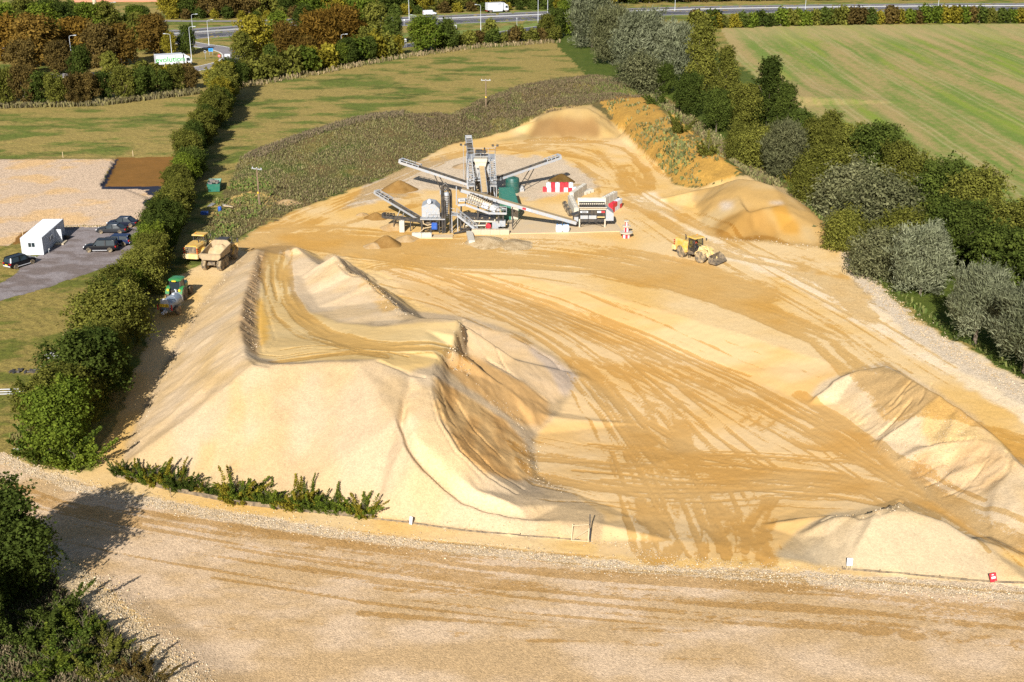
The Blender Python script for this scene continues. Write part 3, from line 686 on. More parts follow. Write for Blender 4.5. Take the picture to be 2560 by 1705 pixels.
# ---------------------------------------------------------------- terrain objects, one per kind of ground, sharing their border points
def build_terrain():
    # outer skirt to the horizon
    nr, nc = GX.shape
    X = GX; Y = GY; Z = GZ
    e1_, e2_ = Y[1:, :] - Y[:-1, :], 0
    gyy = np.gradient(Z, axis=0) / np.gradient(Y, axis=0); gxx = np.gradient(Z, axis=1) / np.gradient(X, axis=1)
    # the rows are skewed: X depends on the row through wid(Y); correct dz/dy
    sk = np.gradient(X, axis=0) / np.gradient(Y, axis=0)
    gyy = gyy - gxx * sk
    Nn = np.stack([-gxx, -gyy, np.ones_like(Z)], -1); Nn /= np.linalg.norm(Nn, axis=-1, keepdims=True)
    fz = ZID[:-1, :-1]
    names = {0: ('meadow', None), 1: ('arable_field', None), 2: ('weedy_bank', None), 3: ('sand_bank', None), 4: ('quarry_floor', None), 5: ('sand_stockpile', ('huge pale sand stockpile with a ramp road climbing its back and a crescent bench', 'stockpile')),
             6: ('sand_stockpile', ('flat topped orange sand heap at the rear, in front of the brown weedy bank', 'stockpile')),
             7: ('sand_stockpile', ('orange sand heap with damp brown dug face beside the tree belt', 'stockpile')),
             8: ('sand_stockpile', ('long ridge of pale and orange sand with rippled eroded face along the haul road', 'stockpile')),
             9: ('sand_stockpile', ('low pale heap with cracked top edge behind the red sign', 'stockpile')),
             10: ('gravel_road', None), 11: ('gravel_pad', None), 12: ('car_park', None)}
    idx = np.arange(nr * nc).reshape(nr, nc)
    q = np.stack([idx[:-1, :-1], idx[:-1, 1:], idx[1:, 1:], idx[1:, :-1]], -1).reshape(-1, 4)
    fz = fz.reshape(-1)
    co_ = np.stack([X, Y, Z], -1).reshape(-1, 3); nn = Nn.reshape(-1, 3)
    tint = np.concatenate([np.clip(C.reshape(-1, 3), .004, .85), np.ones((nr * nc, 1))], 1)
    cov = np.stack([ST_.reshape(-1), VG.reshape(-1), np.clip(WET.reshape(-1), 0, 1.3), np.ones(nr * nc)], -1)
    for z, (nm_, lab) in names.items():
        fs = q[fz == z]
        if not len(fs): continue
        use, inv = np.unique(fs.reshape(-1), return_inverse=True)
        me = bpy.data.meshes.new(nm_)
        me.vertices.add(len(use)); me.vertices.foreach_set('co', co_[use].astype(np.float32).reshape(-1))
        me.loops.add(len(fs) * 4); me.loops.foreach_set('vertex_index', inv.astype(np.int32))
        me.polygons.add(len(fs)); me.polygons.foreach_set('loop_start', np.arange(0, len(fs) * 4, 4, dtype=np.int32))
        me.polygons.foreach_set('use_smooth', np.ones(len(fs), bool))
        me.update(calc_edges=True)
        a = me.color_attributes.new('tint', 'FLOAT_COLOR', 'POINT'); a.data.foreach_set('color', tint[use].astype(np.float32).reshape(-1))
        a = me.color_attributes.new('cover', 'FLOAT_COLOR', 'POINT'); a.data.foreach_set('color', cov[use].astype(np.float32).reshape(-1))
        me.normals_split_custom_set_from_vertices(nn[use].astype(np.float32))
        me.materials.append(gm)
        o = bpy.data.objects.new(nm_, me); COL.objects.link(o)
        if lab: tag(o, lab[0], lab[1], 'sand stockpiles')
        else: o['kind'] = 'structure'
build_terrain()
# distant land all round, reaching the horizon, under the near terrain's level
bm = bmesh.new()
ring = [(-1, 60), (1, 60), (1, 900), (-1, 900)]
inn = [bm.verts.new((s * wid(Y) * .999, Y, -.02)) for s, Y in ring]
out = [bm.verts.new((x, y, -.6)) for x, y in ((-6000, -3000), (6000, -3000), (6000, 6000), (-6000, 6000))]
for i in range(4):
    bm.faces.new((inn[i], inn[(i + 1) % 4], out[(i + 1) % 4], out[i]))
me = bpy.data.meshes.new('countryside'); bm.to_mesh(me); bm.free()
pm, pt, pn, pl = newmat('far_grass')
pb = pn['Principled BSDF']; pb.inputs['Roughness'].default_value = 1
pg = nd(pn, 'ShaderNodeNewGeometry')
pl.new(mixc(pn, pl, noise(pn, pl, pg.outputs['Position'], .02, 5), (.06, .08, .02), (.16, .13, .05)), pb.inputs['Base Color'])
me.materials.append(pm)
o = bpy.data.objects.new('countryside', me); COL.objects.link(o); o['kind'] = 'structure'
# ---------------------------------------------------------------- mesh builder
class MB:
    def __init__(self): self.v = []; self.f = []; self.M = Matrix.Identity(4)
    def at(self, *loc, rz=0, rx=0, ry=0):
        self.M = Matrix.Translation(loc) @ Matrix.Rotation(rz, 4, 'Z') @ Matrix.Rotation(ry, 4, 'Y') @ Matrix.Rotation(rx, 4, 'X')
        return self
    def add(self, vs, fs):
        k = len(self.v)
        self.v += [tuple(self.M @ Vector(p)) for p in vs]
        self.f += [tuple(k + i for i in f) for f in fs]
        return self
    def box(self, x0, x1, y0, y1, z0, z1, c=0.0):
        """a box with its vertical and top edges cut by c"""
        if c <= 0:
            vs = [(x0, y0, z0), (x1, y0, z0), (x1, y1, z0), (x0, y1, z0), (x0, y0, z1), (x1, y0, z1), (x1, y1, z1), (x0, y1, z1)]
            return self.add(vs, [(0, 3, 2, 1), (4, 5, 6, 7), (0, 1, 5, 4), (1, 2, 6, 5), (2, 3, 7, 6), (3, 0, 4, 7)])
        def ring(a, z): return [(x0 + c, y0 + a, z), (x1 - c, y0 + a, z), (x1 - a, y0 + c, z), (x1 - a, y1 - c, z), (x1 - c, y1 - a, z), (x0 + c, y1 - a, z), (x0 + a, y1 - c, z), (x0 + a, y0 + c, z)]
        return self.loft([ring(0, z0), ring(0, z1 - c), [(x0 + c + (0 if i in (0, 1, 4, 5) else 0), y, z) if False else (min(max(x, x0 + c), x1 - c), min(max(y, y0 + c), y1 - c), z) for i, (x, y, z) in enumerate(ring(0, z1))]])
    def loft(self, rings, cap=True, close=True):
        n = len(rings[0]); vs = [p for r in rings for p in r]; fs = []
        for a in range(len(rings) - 1):
            for i in range(n if close else n - 1):
                j = (i + 1) % n
                fs.append((a * n + i, a * n + j, (a + 1) * n + j, (a + 1) * n + i))
        if cap:
            fs.append(tuple(reversed(range(n)))); fs.append(tuple((len(rings) - 1) * n + i for i in range(n)))
        return self.add(vs, fs)
    def prism(self, prof, a, b, ax='x'):
        """profile extruded from a to b along an axis; profile in the two other axes"""
        def P(p, t): return (t, p[0], p[1]) if ax == 'x' else (p[0], t, p[1]) if ax == 'y' else (p[0], p[1], t)
        return self.loft([[P(p, a) for p in prof], [P(p, b) for p in prof]])
    def tube(self, pts, r, n=8, cap=True):
        pts = [Vector(p) for p in pts]; rs = r if isinstance(r, (list, tuple)) else [r] * len(pts)
        rings = []
        up = Vector((0, 0, 1)); pu = None
        for i, p in enumerate(pts):
            t = (pts[min(i + 1, len(pts) - 1)] - pts[max(i - 1, 0)]).normalized()
            u = t.cross(up) if pu is None else (pu - t * pu.dot(t))
            if u.length < 1e-4: u = t.cross(Vector((1, 0, 0)))
            u.normalize(); pu = u; w = t.cross(u)
            rings.append([tuple(p + (u * math.cos(2 * PI * k / n) + w * math.sin(2 * PI * k / n)) * rs[i]) for k in range(n)])
        return self.loft(rings, cap)
    def bar(self, a, b, w, h=None):
        """square bar from a to b"""
        a, b = Vector(a), Vector(b); h = h or w; t = (b - a).normalized()
        u = t.cross(Vector((0, 0, 1)))
        if u.length < 1e-3: u = Vector((1, 0, 0))
        u.normalize(); q = u.cross(t)
        R_ = lambda p: [tuple(p + u * (w / 2 * i) + q * (h / 2 * j)) for i, j in ((-1, -1), (1, -1), (1, 1), (-1, 1))]
        return self.loft([R_(a), R_(b)])
    def lathe(self, prof, n=20, axis='z', o=(0, 0, 0)):
        rings = []
        for r, h in prof:
            ring = []
            for k in range(n):
                a = 2 * PI * k / n; x, y = r * math.cos(a), r * math.sin(a)
                p = (x, y, h) if axis == 'z' else (h, x, y) if axis == 'x' else (x, h, y)
                ring.append((p[0] + o[0], p[1] + o[1], p[2] + o[2]))
            rings.append(ring)
        return self.loft(rings)
    def build(self, name, mat, parent=None, smooth=False, bevel=0, loc=None):
        me = bpy.data.meshes.new(name); me.from_pydata(self.v, [], self.f)
        bm = bmesh.new(); bm.from_mesh(me); bmesh.ops.recalc_face_normals(bm, faces=bm.faces)
        if bevel:
            bmesh.ops.bevel(bm, geom=[e for e in bm.edges if len(e.link_faces) == 2 and e.calc_face_angle(0) > .6], offset=bevel, segments=1, affect='EDGES')
        bm.to_mesh(me); bm.free()
        me.materials.append(mat)
        if smooth:
            me.polygons.foreach_set('use_smooth', [True] * len(me.polygons))
            me.set_sharp_from_angle(angle=R(38))
        o = bpy.data.objects.new(name, me); COL.objects.link(o)
        if parent: o.parent = parent
        if loc: o.location = loc
        return o
def thing(name, loc, rz, label, cat, group=None):
    o = bpy.data.objects.new(name, None); COL.objects.link(o)
    o.empty_display_size = .3
    o.location = loc; o.rotation_euler = (0, 0, rz)
    return tag(o, label, cat, group)
KIDS = {}
def copy_tree(o, parent=None):
    c = o.copy(); COL.objects.link(c)
    if parent: c.parent = parent; c.matrix_parent_inverse = o.matrix_parent_inverse
    for ch in o.children: copy_tree(ch, c)
    return c

# ---------------------------------------------------------------- paints
def paint(name, col, rough=.5, metal=0, dirt=.25, dcol=(.52, .38, .2), scale=2.2, coat=0):
    m, t, n, l = newmat(name)
    b = n['Principled BSDF']; b.inputs['Roughness'].default_value = rough; b.inputs['Metallic'].default_value = metal
    if 'car_paint' in name: b.inputs['Specular IOR Level'].default_value = .3
    if coat: b.inputs['Coat Weight'].default_value = coat
    g = nd(n, 'ShaderNodeTexCoord')
    a = noise(n, l, g.outputs['Object'], scale, 4, .6)
    r = nd(n, 'ShaderNodeMapRange'); r.inputs['From Min'].default_value = .38; r.inputs['From Max'].default_value = .72
    r.inputs['To Max'].default_value = min(1, dirt * 1.6); l.new(a, r.inputs['Value'])
    c = mixc(n, l, r.outputs[0], tuple(col), dcol)
    v = noise(n, l, g.outputs['Object'], 9, 2)
    c = mixc(n, l, mth(n, l, 'MULTIPLY', v, .22), c, (0.02, 0.02, 0.02), 'MIX') if dirt > .05 else c
    l.new(c, b.inputs['Base Color'])
    return m
def sr(r, g, b): return lin((r, g, b))
M = {}
M['galv'] = paint('galvanised_steel', (.33, .355, .385), .55, .1, .26)
M['white_steel'] = paint('pale_painted_steel', (.33, .365, .41), .5, 0, .30)
M['white'] = paint('white_paint', (.54, .56, .59), .45, 0, .05)
M['cream'] = paint('dusty_white_paint', (.54, .49, .39), .6, 0, .3)
M['black'] = paint('black_steel', (.022, .023, .026), .5, 0, .10)
M['rubber'] = paint('tyre_rubber', (.032, .03, .028), .9, 0, .35)
M['dusty_rubber'] = paint('dusty_tyre_rubber', (.09, .075, .055), .95, 0, .8)
M['belt'] = paint('conveyor_belt', (.028, .026, .025), .8, 0, .22)
M['sandbelt'] = paint('sandy_belt', (.36, .25, .12), .9, 0, .5)
M['yellow'] = paint('machine_yellow', (.66, .38, .05), .5, 0, .45, (.60, .46, .26))
M['dusty_yellow'] = paint('dusty_machine_yellow', (.72, .48, .16), .6, 0, .6, (.66, .52, .32))
M['dusty_steel'] = paint('sand_coated_steel', (.36, .27, .16), .85, 0, .5)
M['dark_dusty'] = paint('dark_dusty_steel', (.10, .08, .06), .8, 0, .35)
M['green'] = paint('tractor_green', (.015, .20, .05), .35, 0, .08, coat=.4)
M['rim_yellow'] = paint('rim_yellow', (.80, .52, .02), .5, 0, .1)
M['tank_green'] = paint('dark_green_plastic', (.006, .075, .062), .45, 0, .05)
M['cont_green'] = paint('green_container_steel', (.02, .17, .115), .5, 0, .06)
M['red'] = paint('red_paint', (.58, .012, .03), .5, 0, .06)
M['blue'] = paint('blue_paint', (.01, .09, .40), .5, 0, .06)
M['orange'] = paint('orange_plastic', (.8, .2, .01), .5, 0, 0)
M['concrete'] = paint('concrete', (.47, .40, .29), .9, 0, .3)
M['white_concrete'] = paint('pale_concrete', (.52, .49, .42), .9, 0, .25)
M['slab'] = paint('concrete_slab', (.56, .43, .27), .95, 0, .55, (.62, .45, .24), .5)
M['wood'] = paint('weathered_wood', (.17, .115, .07), .9, 0, .2)
M['pale_wood'] = paint('pale_timber', (.52, .40, .24), .9, 0, .2)
M['lamp'] = paint('lamp_column_steel', (.42, .44, .46), .5, .2, 0)
M['dark_navy'] = paint('navy_car_paint', (.010, .013, .026), .28, 0, 0)
M['black_car'] = paint('black_car_paint', (.007, .007, .009), .28, 0, 0)
M['navy_blue'] = paint('blue_car_paint', (.010, .020, .060), .28, 0, 0)
M['grey_car'] = paint('charcoal_car_paint', (.022, .024, .028), .28, 0, 0)
M['alloy'] = paint('alloy_wheel', (.55, .55, .57), .4, .2, 0)
M['lampred'] = paint('tail_lamp_red', (.35, .008, .01), .3, 0, 0)
M['lampwhite'] = paint('headlamp', (.75, .75, .75), .2, 0, 0)
M['plate'] = paint('yellow_plate', (.85, .6, .03), .5, 0, 0)
M['road_blue'] = paint('sign_blue', (.02, .26, .62), .5, 0, 0)
M['skin'] = paint('skin', (.5, .28, .2), .6, 0, 0)
M['hivis'] = paint('orange_hi_vis_cloth', (.85, .13, .05), .8, 0, 0)
M['brick'] = paint('brick_wall', (.50, .19, .12), .9, 0, .2)
M['roofgrey'] = paint('pale_roof_sheet', (.62, .62, .72), .6, 0, .05)
M['logo'] = paint('green_lettering', (.02, .32, .02), .5, 0, 0)
M['bag'] = paint('woven_bag', (.70, .74, .80), .8, 0, .15)
M['net'] = paint('dark_netting', (.10, .075, .05), .9, 0, .3)
M['tanksteel'] = paint('galvanised_tank', (.24, .31, .40), .4, .25, .18)
M['blanket'] = paint('grey_sheet', (.10, .10, .10), .8, 0, .2)
gM, gT, gN, gL = newmat('tinted_glass')
gb = gN['Principled BSDF']; gb.inputs['Base Color'].default_value = (.02, .03, .035, 1); gb.inputs['Roughness'].default_value = .06; gb.inputs['Specular IOR Level'].default_value = .8
M['glass'] = gM
cM, cT, cN, cL = newmat('cab_glass')                 # see-through cab pane
cN.remove(cN['Principled BSDF'])
ct_ = cN.new('ShaderNodeBsdfTransparent'); ct_.inputs[0].default_value = (.72, .78, .78, 1)
cg_ = cN.new('ShaderNodeBsdfGlossy'); cg_.inputs['Roughness'].default_value = .05
cmx = cN.new('ShaderNodeMixShader'); cmx.inputs[0].default_value = .12
cL.new(ct_.outputs[0], cmx.inputs[1]); cL.new(cg_.outputs[0], cmx.inputs[2]); cL.new(cmx.outputs[0], cN['Material Output'].inputs[0])
M['clear'] = cM

# ---------------------------------------------------------------- foliage
def leafmat(name, a, b, var=.25, trans=.42):
    m, t, n, l = newmat(name)
    n.remove(n['Principled BSDF'])
    at_ = nd(n, 'ShaderNodeAttribute', attribute_name='leaf'); s = nd(n, 'ShaderNodeSeparateColor'); l.new(at_.outputs['Color'], s.inputs[0])
    oi = nd(n, 'ShaderNodeObjectInfo')
    fac = mth(n, l, 'ADD', mth(n, l, 'MULTIPLY', s.outputs[0], .75), mth(n, l, 'MULTIPLY', oi.outputs['Random'], .3), clamp=True)
    c = mixc(n, l, fac, tuple(a), tuple(b))
    br = mth(n, l, 'ADD', mth(n, l, 'MULTIPLY', oi.outputs['Random'], var), 1 - var / 2)
    br = mth(n, l, 'MULTIPLY', br, mth(n, l, 'ADD', mth(n, l, 'MULTIPLY', s.outputs[1], .7), .62))
    vs = nd(n, 'ShaderNodeVectorMath', operation='SCALE'); l.new(c, vs.inputs[0]); l.new(br, vs.inputs['Scale'])
    d = n.new('ShaderNodeBsdfDiffuse'); tr = n.new('ShaderNodeBsdfTranslucent'); mx = n.new('ShaderNodeMixShader'); mx.inputs[0].default_value = trans
    l.new(vs.outputs[0], d.inputs[0]); l.new(vs.outputs[0], tr.inputs[0]); l.new(d.outputs[0], mx.inputs[1]); l.new(tr.outputs[0], mx.inputs[2])
    l.new(mx.outputs[0], n['Material Output'].inputs[0])
    return m
LF = {
 'dark': leafmat('dark_green_leaves', (.036, .056, .012), (.112, .140, .026)),
 'olive': leafmat('olive_leaves', (.092, .100, .018), (.225, .220, .042)),
 'bright': leafmat('fresh_green_leaves', (.070, .115, .016), (.180, .215, .026)),
 'silver': leafmat('silver_willow_leaves', (.105, .118, .052), (.290, .300, .185)),
 'grey': leafmat('grey_sallow_leaves', (.095, .104, .040), (.235, .230, .115)),
 'rust': leafmat('rusty_leaves', (.125, .078, .018), (.255, .160, .034)),
 'orange': leafmat('orange_autumn_leaves', (.150, .085, .016), (.270, .165, .030)),
 'brown': leafmat('brown_leaves', (.085, .062, .020), (.180, .125, .036)),
 'yellow': leafmat('yellowing_leaves', (.170, .150, .018), (.300, .250, .030)),
 'scrub': leafmat('scrub_leaves', (.040, .085, .016), (.150, .170, .022)),
}
weedM = leafmat('weed_stems', (1, 1, 1), (1, 1, 1))
bark = paint('bark', (.16, .12, .085), .95, 0, .2, (.1, .09, .05))

def leaf_mesh(name, cen, nrm, size, aspect, rs, seed, droop=None):
    """one mesh of many leaf sprays: centre, facing, size"""
    n = len(cen)
    a = rs.normal(size=(n, 3)); t = np.cross(nrm, a) if droop is None else droop + .35 * a
    t = t - nrm * np.sum(t * nrm, 1, keepdims=True)
    t /= np.linalg.norm(t, axis=1, keepdims=True) + 1e-9
    b = np.cross(nrm, t)
    sz = size * (.6 + .8 * rs.rand(n, 1))
    h = t * sz * aspect * .5; w_ = b * sz * .5
    # a pointed spray: 4 corners of a kite, bent a little
    bend = nrm * sz * .18
    V = np.stack([cen - h, cen + w_ * .9 + bend, cen + h, cen - w_ * .9 + bend], 1).reshape(-1, 3)
    me = bpy.data.meshes.new(name)
    me.vertices.add(n * 4); me.vertices.foreach_set('co', V.astype(np.float32).reshape(-1))
    me.loops.add(n * 4); me.loops.foreach_set('vertex_index', np.arange(n * 4, dtype=np.int32))
    me.polygons.add(n); me.polygons.foreach_set('loop_start', np.arange(0, n * 4, 4, dtype=np.int32))
    me.update(calc_edges=True)
    return me
def leafattr(me, c):
    a = me.color_attributes.new('leaf', 'FLOAT_COLOR', 'POINT')
    a.data.foreach_set('color', np.repeat(np.concatenate([c, np.ones((len(c), 1))], 1), 4, 0).astype(np.float32).reshape(-1))
def crown(name, seed, n, size, H=8.0, Wd=3.2, base=.12, lobes=18, style='round', aspect=1.3):
    rs = np.random.RandomState(seed)
    L = []
    for i in range(lobes):
        u = (i + .5) / lobes
        z = base + (1 - base) * (u ** .85)
        if style == 'cone': rr = (1.02 - z) * 1.1 + .12
        elif style == 'ragged': rr = .25 + .85 * rs.rand(); z = base + (.30 + .70 * rs.rand() ** 1.5) * (1.15 - .75 * rr)
        elif style == 'dome': rr = math.sqrt(max(.05, 1 - z ** 2))
        else: rr = math.sqrt(max(.06, 1 - ((z - .52) / .56) ** 2))
        a = i * 2.399 + rs.rand() * .9
        q = .35 + .5 * rs.rand()
        L.append((Wd * rr * q * math.cos(a), Wd * rr * q * math.sin(a), H * min(z, .93), (.30 + .22 * rs.rand()) * Wd * (.62 + .38 * rr)))
    L = np.array(L)
    wgt = L[:, 3] ** 2; k = rs.choice(len(L), n, p=wgt / wgt.sum())
    d = rs.normal(size=(n, 3)); d[:, 2] += .25; d /= np.linalg.norm(d, axis=1, keepdims=True)
    r = L[k, 3:4] * (.55 + .45 * rs.rand(n, 1) ** .5) * (1 + .22 * rs.normal(size=(n, 1)))
    sq = np.array([1, 1, .85])
    cen = L[k, :3] + d * r * sq
    cen[:, 2] = np.maximum(cen[:, 2], H * base * .25 + .1)
    # stray shoots reaching out of the rounded masses
    nsp = 4; sd_ = rs.normal(size=(len(L), nsp, 3)); sd_[..., 2] += .6; sd_ /= np.linalg.norm(sd_, axis=-1, keepdims=True)
    sel = rs.rand(n) < .20; ks = k[sel]; js = rs.randint(0, nsp, sel.sum()); dd = sd_[ks, js]
    ll = (.75 + .85 * rs.rand(sel.sum(), 1)) * L[ks, 3:4]
    cen[sel] = L[ks, :3] + dd * ll + rs.normal(size=(sel.sum(), 3)) * L[ks, 3:4] * .11
    d[sel] = dd
    if style == 'sprig':
        ns = 26; sa = rs.rand(ns) * 6.28; sl = rs.rand(ns); root = np.stack([np.cos(sa), np.sin(sa), np.zeros(ns)], 1) * (Wd * .62 * rs.rand(ns, 1))
        dirn = np.stack([np.cos(sa) * .45, np.sin(sa) * .45, np.ones(ns)], 1) + .25 * rs.normal(size=(ns, 3)); ln = H * (.22 + .80 * sl ** 2.2)
        ki = rs.choice(ns, n, p=ln / ln.sum()); tt = rs.rand(n, 1)
        cen = root[ki] + dirn[ki] * ln[ki][:, None] * tt + np.stack([np.cos(sa), np.sin(sa), -np.ones(ns)], 1)[ki] * (tt ** 2) * .18 * ln[ki][:, None] + rs.normal(size=(n, 3)) * .17 * (1.25 - tt)
        cen[:, 2] = np.maximum(cen[:, 2], .04); d = rs.normal(size=(n, 3)); d[:, 2] += .4; d /= np.linalg.norm(d, axis=1, keepdims=True); k = ki % len(L)
    lobe_b = rs.rand(len(L))
    if style == 'willow':
        nr = d * .55 + .5 * rs.normal(size=(n, 3)); nr /= np.linalg.norm(nr, axis=1, keepdims=True)
        dr = d * 1.0 + np.array([.35, .1, .75])
        me = leaf_mesh(name, cen, nr, size, aspect, rs, seed, dr)
    else:
        nr = d * .75 + .62 * rs.normal(size=(n, 3)) + np.array([0, 0, .25]); nr /= np.linalg.norm(nr, axis=1, keepdims=True)
        me = leaf_mesh(name, cen, nr, size, aspect, rs, seed)
    leafattr(me, np.stack([np.clip(lobe_b[k] * .55 + .45 * rs.rand(n), 0, 1), rs.rand(n), rs.rand(n)], 1))
    me.materials.append(LF['dark'])
    return me
def trunk_mesh(name, seed, H, r):
    rs = random.Random(seed); b = MB()
    top = Vector((rs.uniform(-.3, .3), rs.uniform(-.3, .3), H * .72))
    b.tube([(0, 0, -.4), (0, 0, .15), (top.x * .3, top.y * .3, H * .3), top], [r * 1.35, r, r * .72, r * .2], 7)
    for i in range(7):
        z = H * (.16 + .07 * i); a = i * 2.4 + rs.random(); l = H * (.30 - .018 * i)
        c = Vector((top.x * .3, top.y * .3, z))
        b.tube([c, c + Vector((math.cos(a) * l * .45, math.sin(a) * l * .45, l * .45)), c + Vector((math.cos(a) * l * .8, math.sin(a) * l * .8, l * 1.05))], [r * .42, r * .28, r * .08], 5)
    o = b.build(name, bark); me = o.data
    bpy.data.objects.remove(o)
    return me
TREES = {}
def kind(k, seeds, **kw):
    tr = kw.pop('tr', .17); TREES[k] = [(crown('crown', s, **kw), trunk_mesh('trunk', s, kw.get('H', 8.0), tr)) for s in seeds]
kind('near', (31, 32), n=30000, size=.17, H=8.0, Wd=3.3, base=.06, lobes=34)
kind('broad', (1, 2, 3, 4, 24), n=16000, size=.215, H=8.0, Wd=3.3, base=.06, lobes=22)
kind('upright', (5, 6), n=16000, size=.21, H=11.0, Wd=3.4, base=.08, lobes=26, style='cone')
kind('willow', (7, 8, 9), n=20000, size=.105, H=7.5, Wd=3.4, base=.10, lobes=40, style='willow', aspect=5.0)
kind('pollard', (27, 28), n=20000, size=.105, H=9.0, Wd=3.5, base=.30, lobes=40, style='willow', aspect=5.0, tr=.26)
kind('shrub', (10, 11, 12, 25, 26), n=4200, size=.13, H=2.6, Wd=1.9, base=.02, lobes=13, style='sprig', tr=.03)
kind('fluffy', (13, 14), n=16000, size=.15, H=5.0, Wd=4.0, base=.05, lobes=44, style='dome', aspect=2.4, tr=.1)
kind('far', (15, 16, 17, 18), n=6500, size=.36, H=9.0, Wd=3.8, base=.08, lobes=20)
kind('farfeather', (19, 20), n=5200, size=.24, H=9.0, Wd=3.8, base=.06, lobes=24, style='willow', aspect=4.0)
kind('farbush', (21, 22, 23), n=900, size=.52, H=4.0, Wd=2.6, base=.04, lobes=12, style='dome', tr=.08)
HN = {'pollard': 9.0, 'near': 8.0, 'broad': 8.0, 'upright': 11.0, 'willow': 7.5, 'shrub': 2.6, 'fluffy': 5.0, 'far': 9.0, 'farfeather': 9.0, 'farbush': 4.0}
_ones = ['', 'first', 'second', 'third', 'fourth', 'fifth', 'sixth', 'seventh', 'eighth', 'ninth', 'tenth', 'eleventh', 'twelfth', 'thirteenth', 'fourteenth', 'fifteenth', 'sixteenth', 'seventeenth', 'eighteenth', 'nineteenth']
_tens = ['', '', 'twenty', 'thirty', 'forty', 'fifty', 'sixty', 'seventy', 'eighty', 'ninety']
def ordw(n):
    if n >= 100: return 'hundred and ' + (ordw(n - 100) if n > 100 else 'none')
    if n < 20: return _ones[n]
    t, o = divmod(n, 10)
    return _tens[t] + '-' + _ones[o] if o else _tens[t][:-1] + 'ieth'
def plant(p, k, mat, h, label, cat='tree', group=None, wx=1.0, name=None, sink=0.0):
    cm, tm = rnd.choice(TREES[k])
    s = h / HN[k]
    t = thing(name or ('shrub' if cat in ('shrub', 'bush') else 'tree'), (p[0], p[1], HZ(p[0], p[1]) - sink), rnd.uniform(0, 6.28), label, cat, group)
    t.scale = (s * wx * rnd.uniform(.92, 1.08), s * wx * rnd.uniform(.92, 1.08), s)
    for n_, me in (('trunk', tm), ('crown', cm)):
        o = bpy.data.objects.new(n_, me); COL.objects.link(o); o.parent = t
        if n_ == 'crown':
            o.material_slots[0].link = 'OBJECT'; o.material_slots[0].material = LF[mat]
    return t
CW = {'dark': 'dark green', 'olive': 'olive green', 'bright': 'fresh green', 'silver': 'silvery', 'grey': 'grey green', 'rust': 'rusty orange', 'orange': 'orange', 'brown': 'brown', 'yellow': 'yellowing', 'scrub': 'green'}
def along(pts, step, jit):
    """points every step metres along a ground line given by picture points"""
    P = [G(*p) for p in pts]; out = []; left = 0
    for a, b in zip(P[:-1], P[1:]):
        d = (b - a); d.z = 0; L = d.length; s = left
        while s < L:
            q = a + d * (s / L); nrm = Vector((-d.y, d.x)) / L; j = rnd.uniform(-jit, jit)
            out.append((q.x + nrm.x * j, q.y + nrm.y * j)); s += step * rnd.uniform(.85, 1.15)
        left = s - L
    return out
# ---------------------------------------------------------------- left hedgerow (near end first)
hedge = along([(146, 1140), (176, 1080), (240, 968), (302, 800), (360, 708), (408, 612), (456, 492), (497, 376), (545, 292), (575, 236)], 4.3, 1.0)
for i, p in enumerate(hedge):
    u = i / len(hedge)
    m = rnd.choice(['olive', 'olive', 'bright', 'olive', 'dark'] if u < .75 else ['olive', 'yellow', 'dark', 'olive'])
    h = (6.9 if u < .18 else 5.1 if u < .60 else 6.4) * rnd.uniform(.78, 1.15)
    if u > .92: h = 8.6
    plant(p, 'broad', m, h, f'{ordw(i + 1)} tree from the near end of the left hedgerow, {CW[m]}', 'tree', 'hedgerow trees', 1.2 if u < .18 else 1.3 if u < .27 else 1.12 if u < .6 else 1.05)
for i, (x, y, m, h) in enumerate([(130, 1150, 'scrub', 4.2), (90, 1010, 'scrub', 3.0), (190, 1165, 'bright', 3.4), (205, 900, 'scrub', 3.2), (250, 800, 'scrub', 3.0)]):
    plant(G(x, y), 'shrub', m, h, f'{ordw(i + 1)} low {CW[m]} bush at the meadow foot of the left hedgerow', 'bush', 'hedge foot bushes', 1.0)
# big tree at the bottom left edge, throwing its shadow over the road
plant((-39.9, 82.6), 'near', 'dark', 8.7, 'big dark tree cut by the lower left picture edge, shading the road', 'tree', None, 1.18)
plant((-38.6, 75.5), 'near', 'dark', 6.0, 'dark tree nearest the camera, above the bramble patch', 'tree', None, .8)
plant((-40.5, 70.0), 'near', 'dark', 6.6, 'dark tree half out of the picture beside the bramble patch', 'tree', None, .85)
# bushes along the foot of the stockpile, left to right
fb = []
rb = random.Random(12)
def strip(x0, x1, n, h0, h1):
    for i in range(n):
        u = (i + rb.uniform(.2, .8)) / n; x = x0 + (x1 - x0) * u
        yb = np.interp(x, [270, 430, 600, 760, 930], [1186, 1222, 1254, 1273, 1294])
        fb.append((x, yb - rb.uniform(2, 14), rb.choice(['scrub', 'scrub', 'dark', 'bright', 'yellow']), h0 + (h1 - h0) * rb.random() ** 1.6))
strip(285, 480, 15, 1.1, 2.2); strip(495, 560, 5, .9, 1.9); strip(568, 720, 13, 1.1, 2.3); strip(735, 800, 5, 1.2, 2.4); strip(810, 930, 8, .7, 1.6)
fb += [(592, 1248, 'yellow', 2.9), (604, 1246, 'bright', 2.4), (752, 1266, 'yellow', 2.6), (766, 1268, 'bright', 2.2), (838, 1276, 'bright', 2.3), (905, 1286, 'bright', 2.3), (912, 1287, 'yellow', 2.0), (395, 1206, 'yellow', 2.6), (440, 1214, 'yellow', 2.4)]
fb.sort()
for k, (x, y, m, h) in enumerate(fb):
    plant(G(x, y), 'shrub', m, h * .84, f'{ordw(k + 1)} {CW[m]} bush from the left along the foot of the big stockpile', 'bush', 'bushes along the stockpile foot', 1.05)

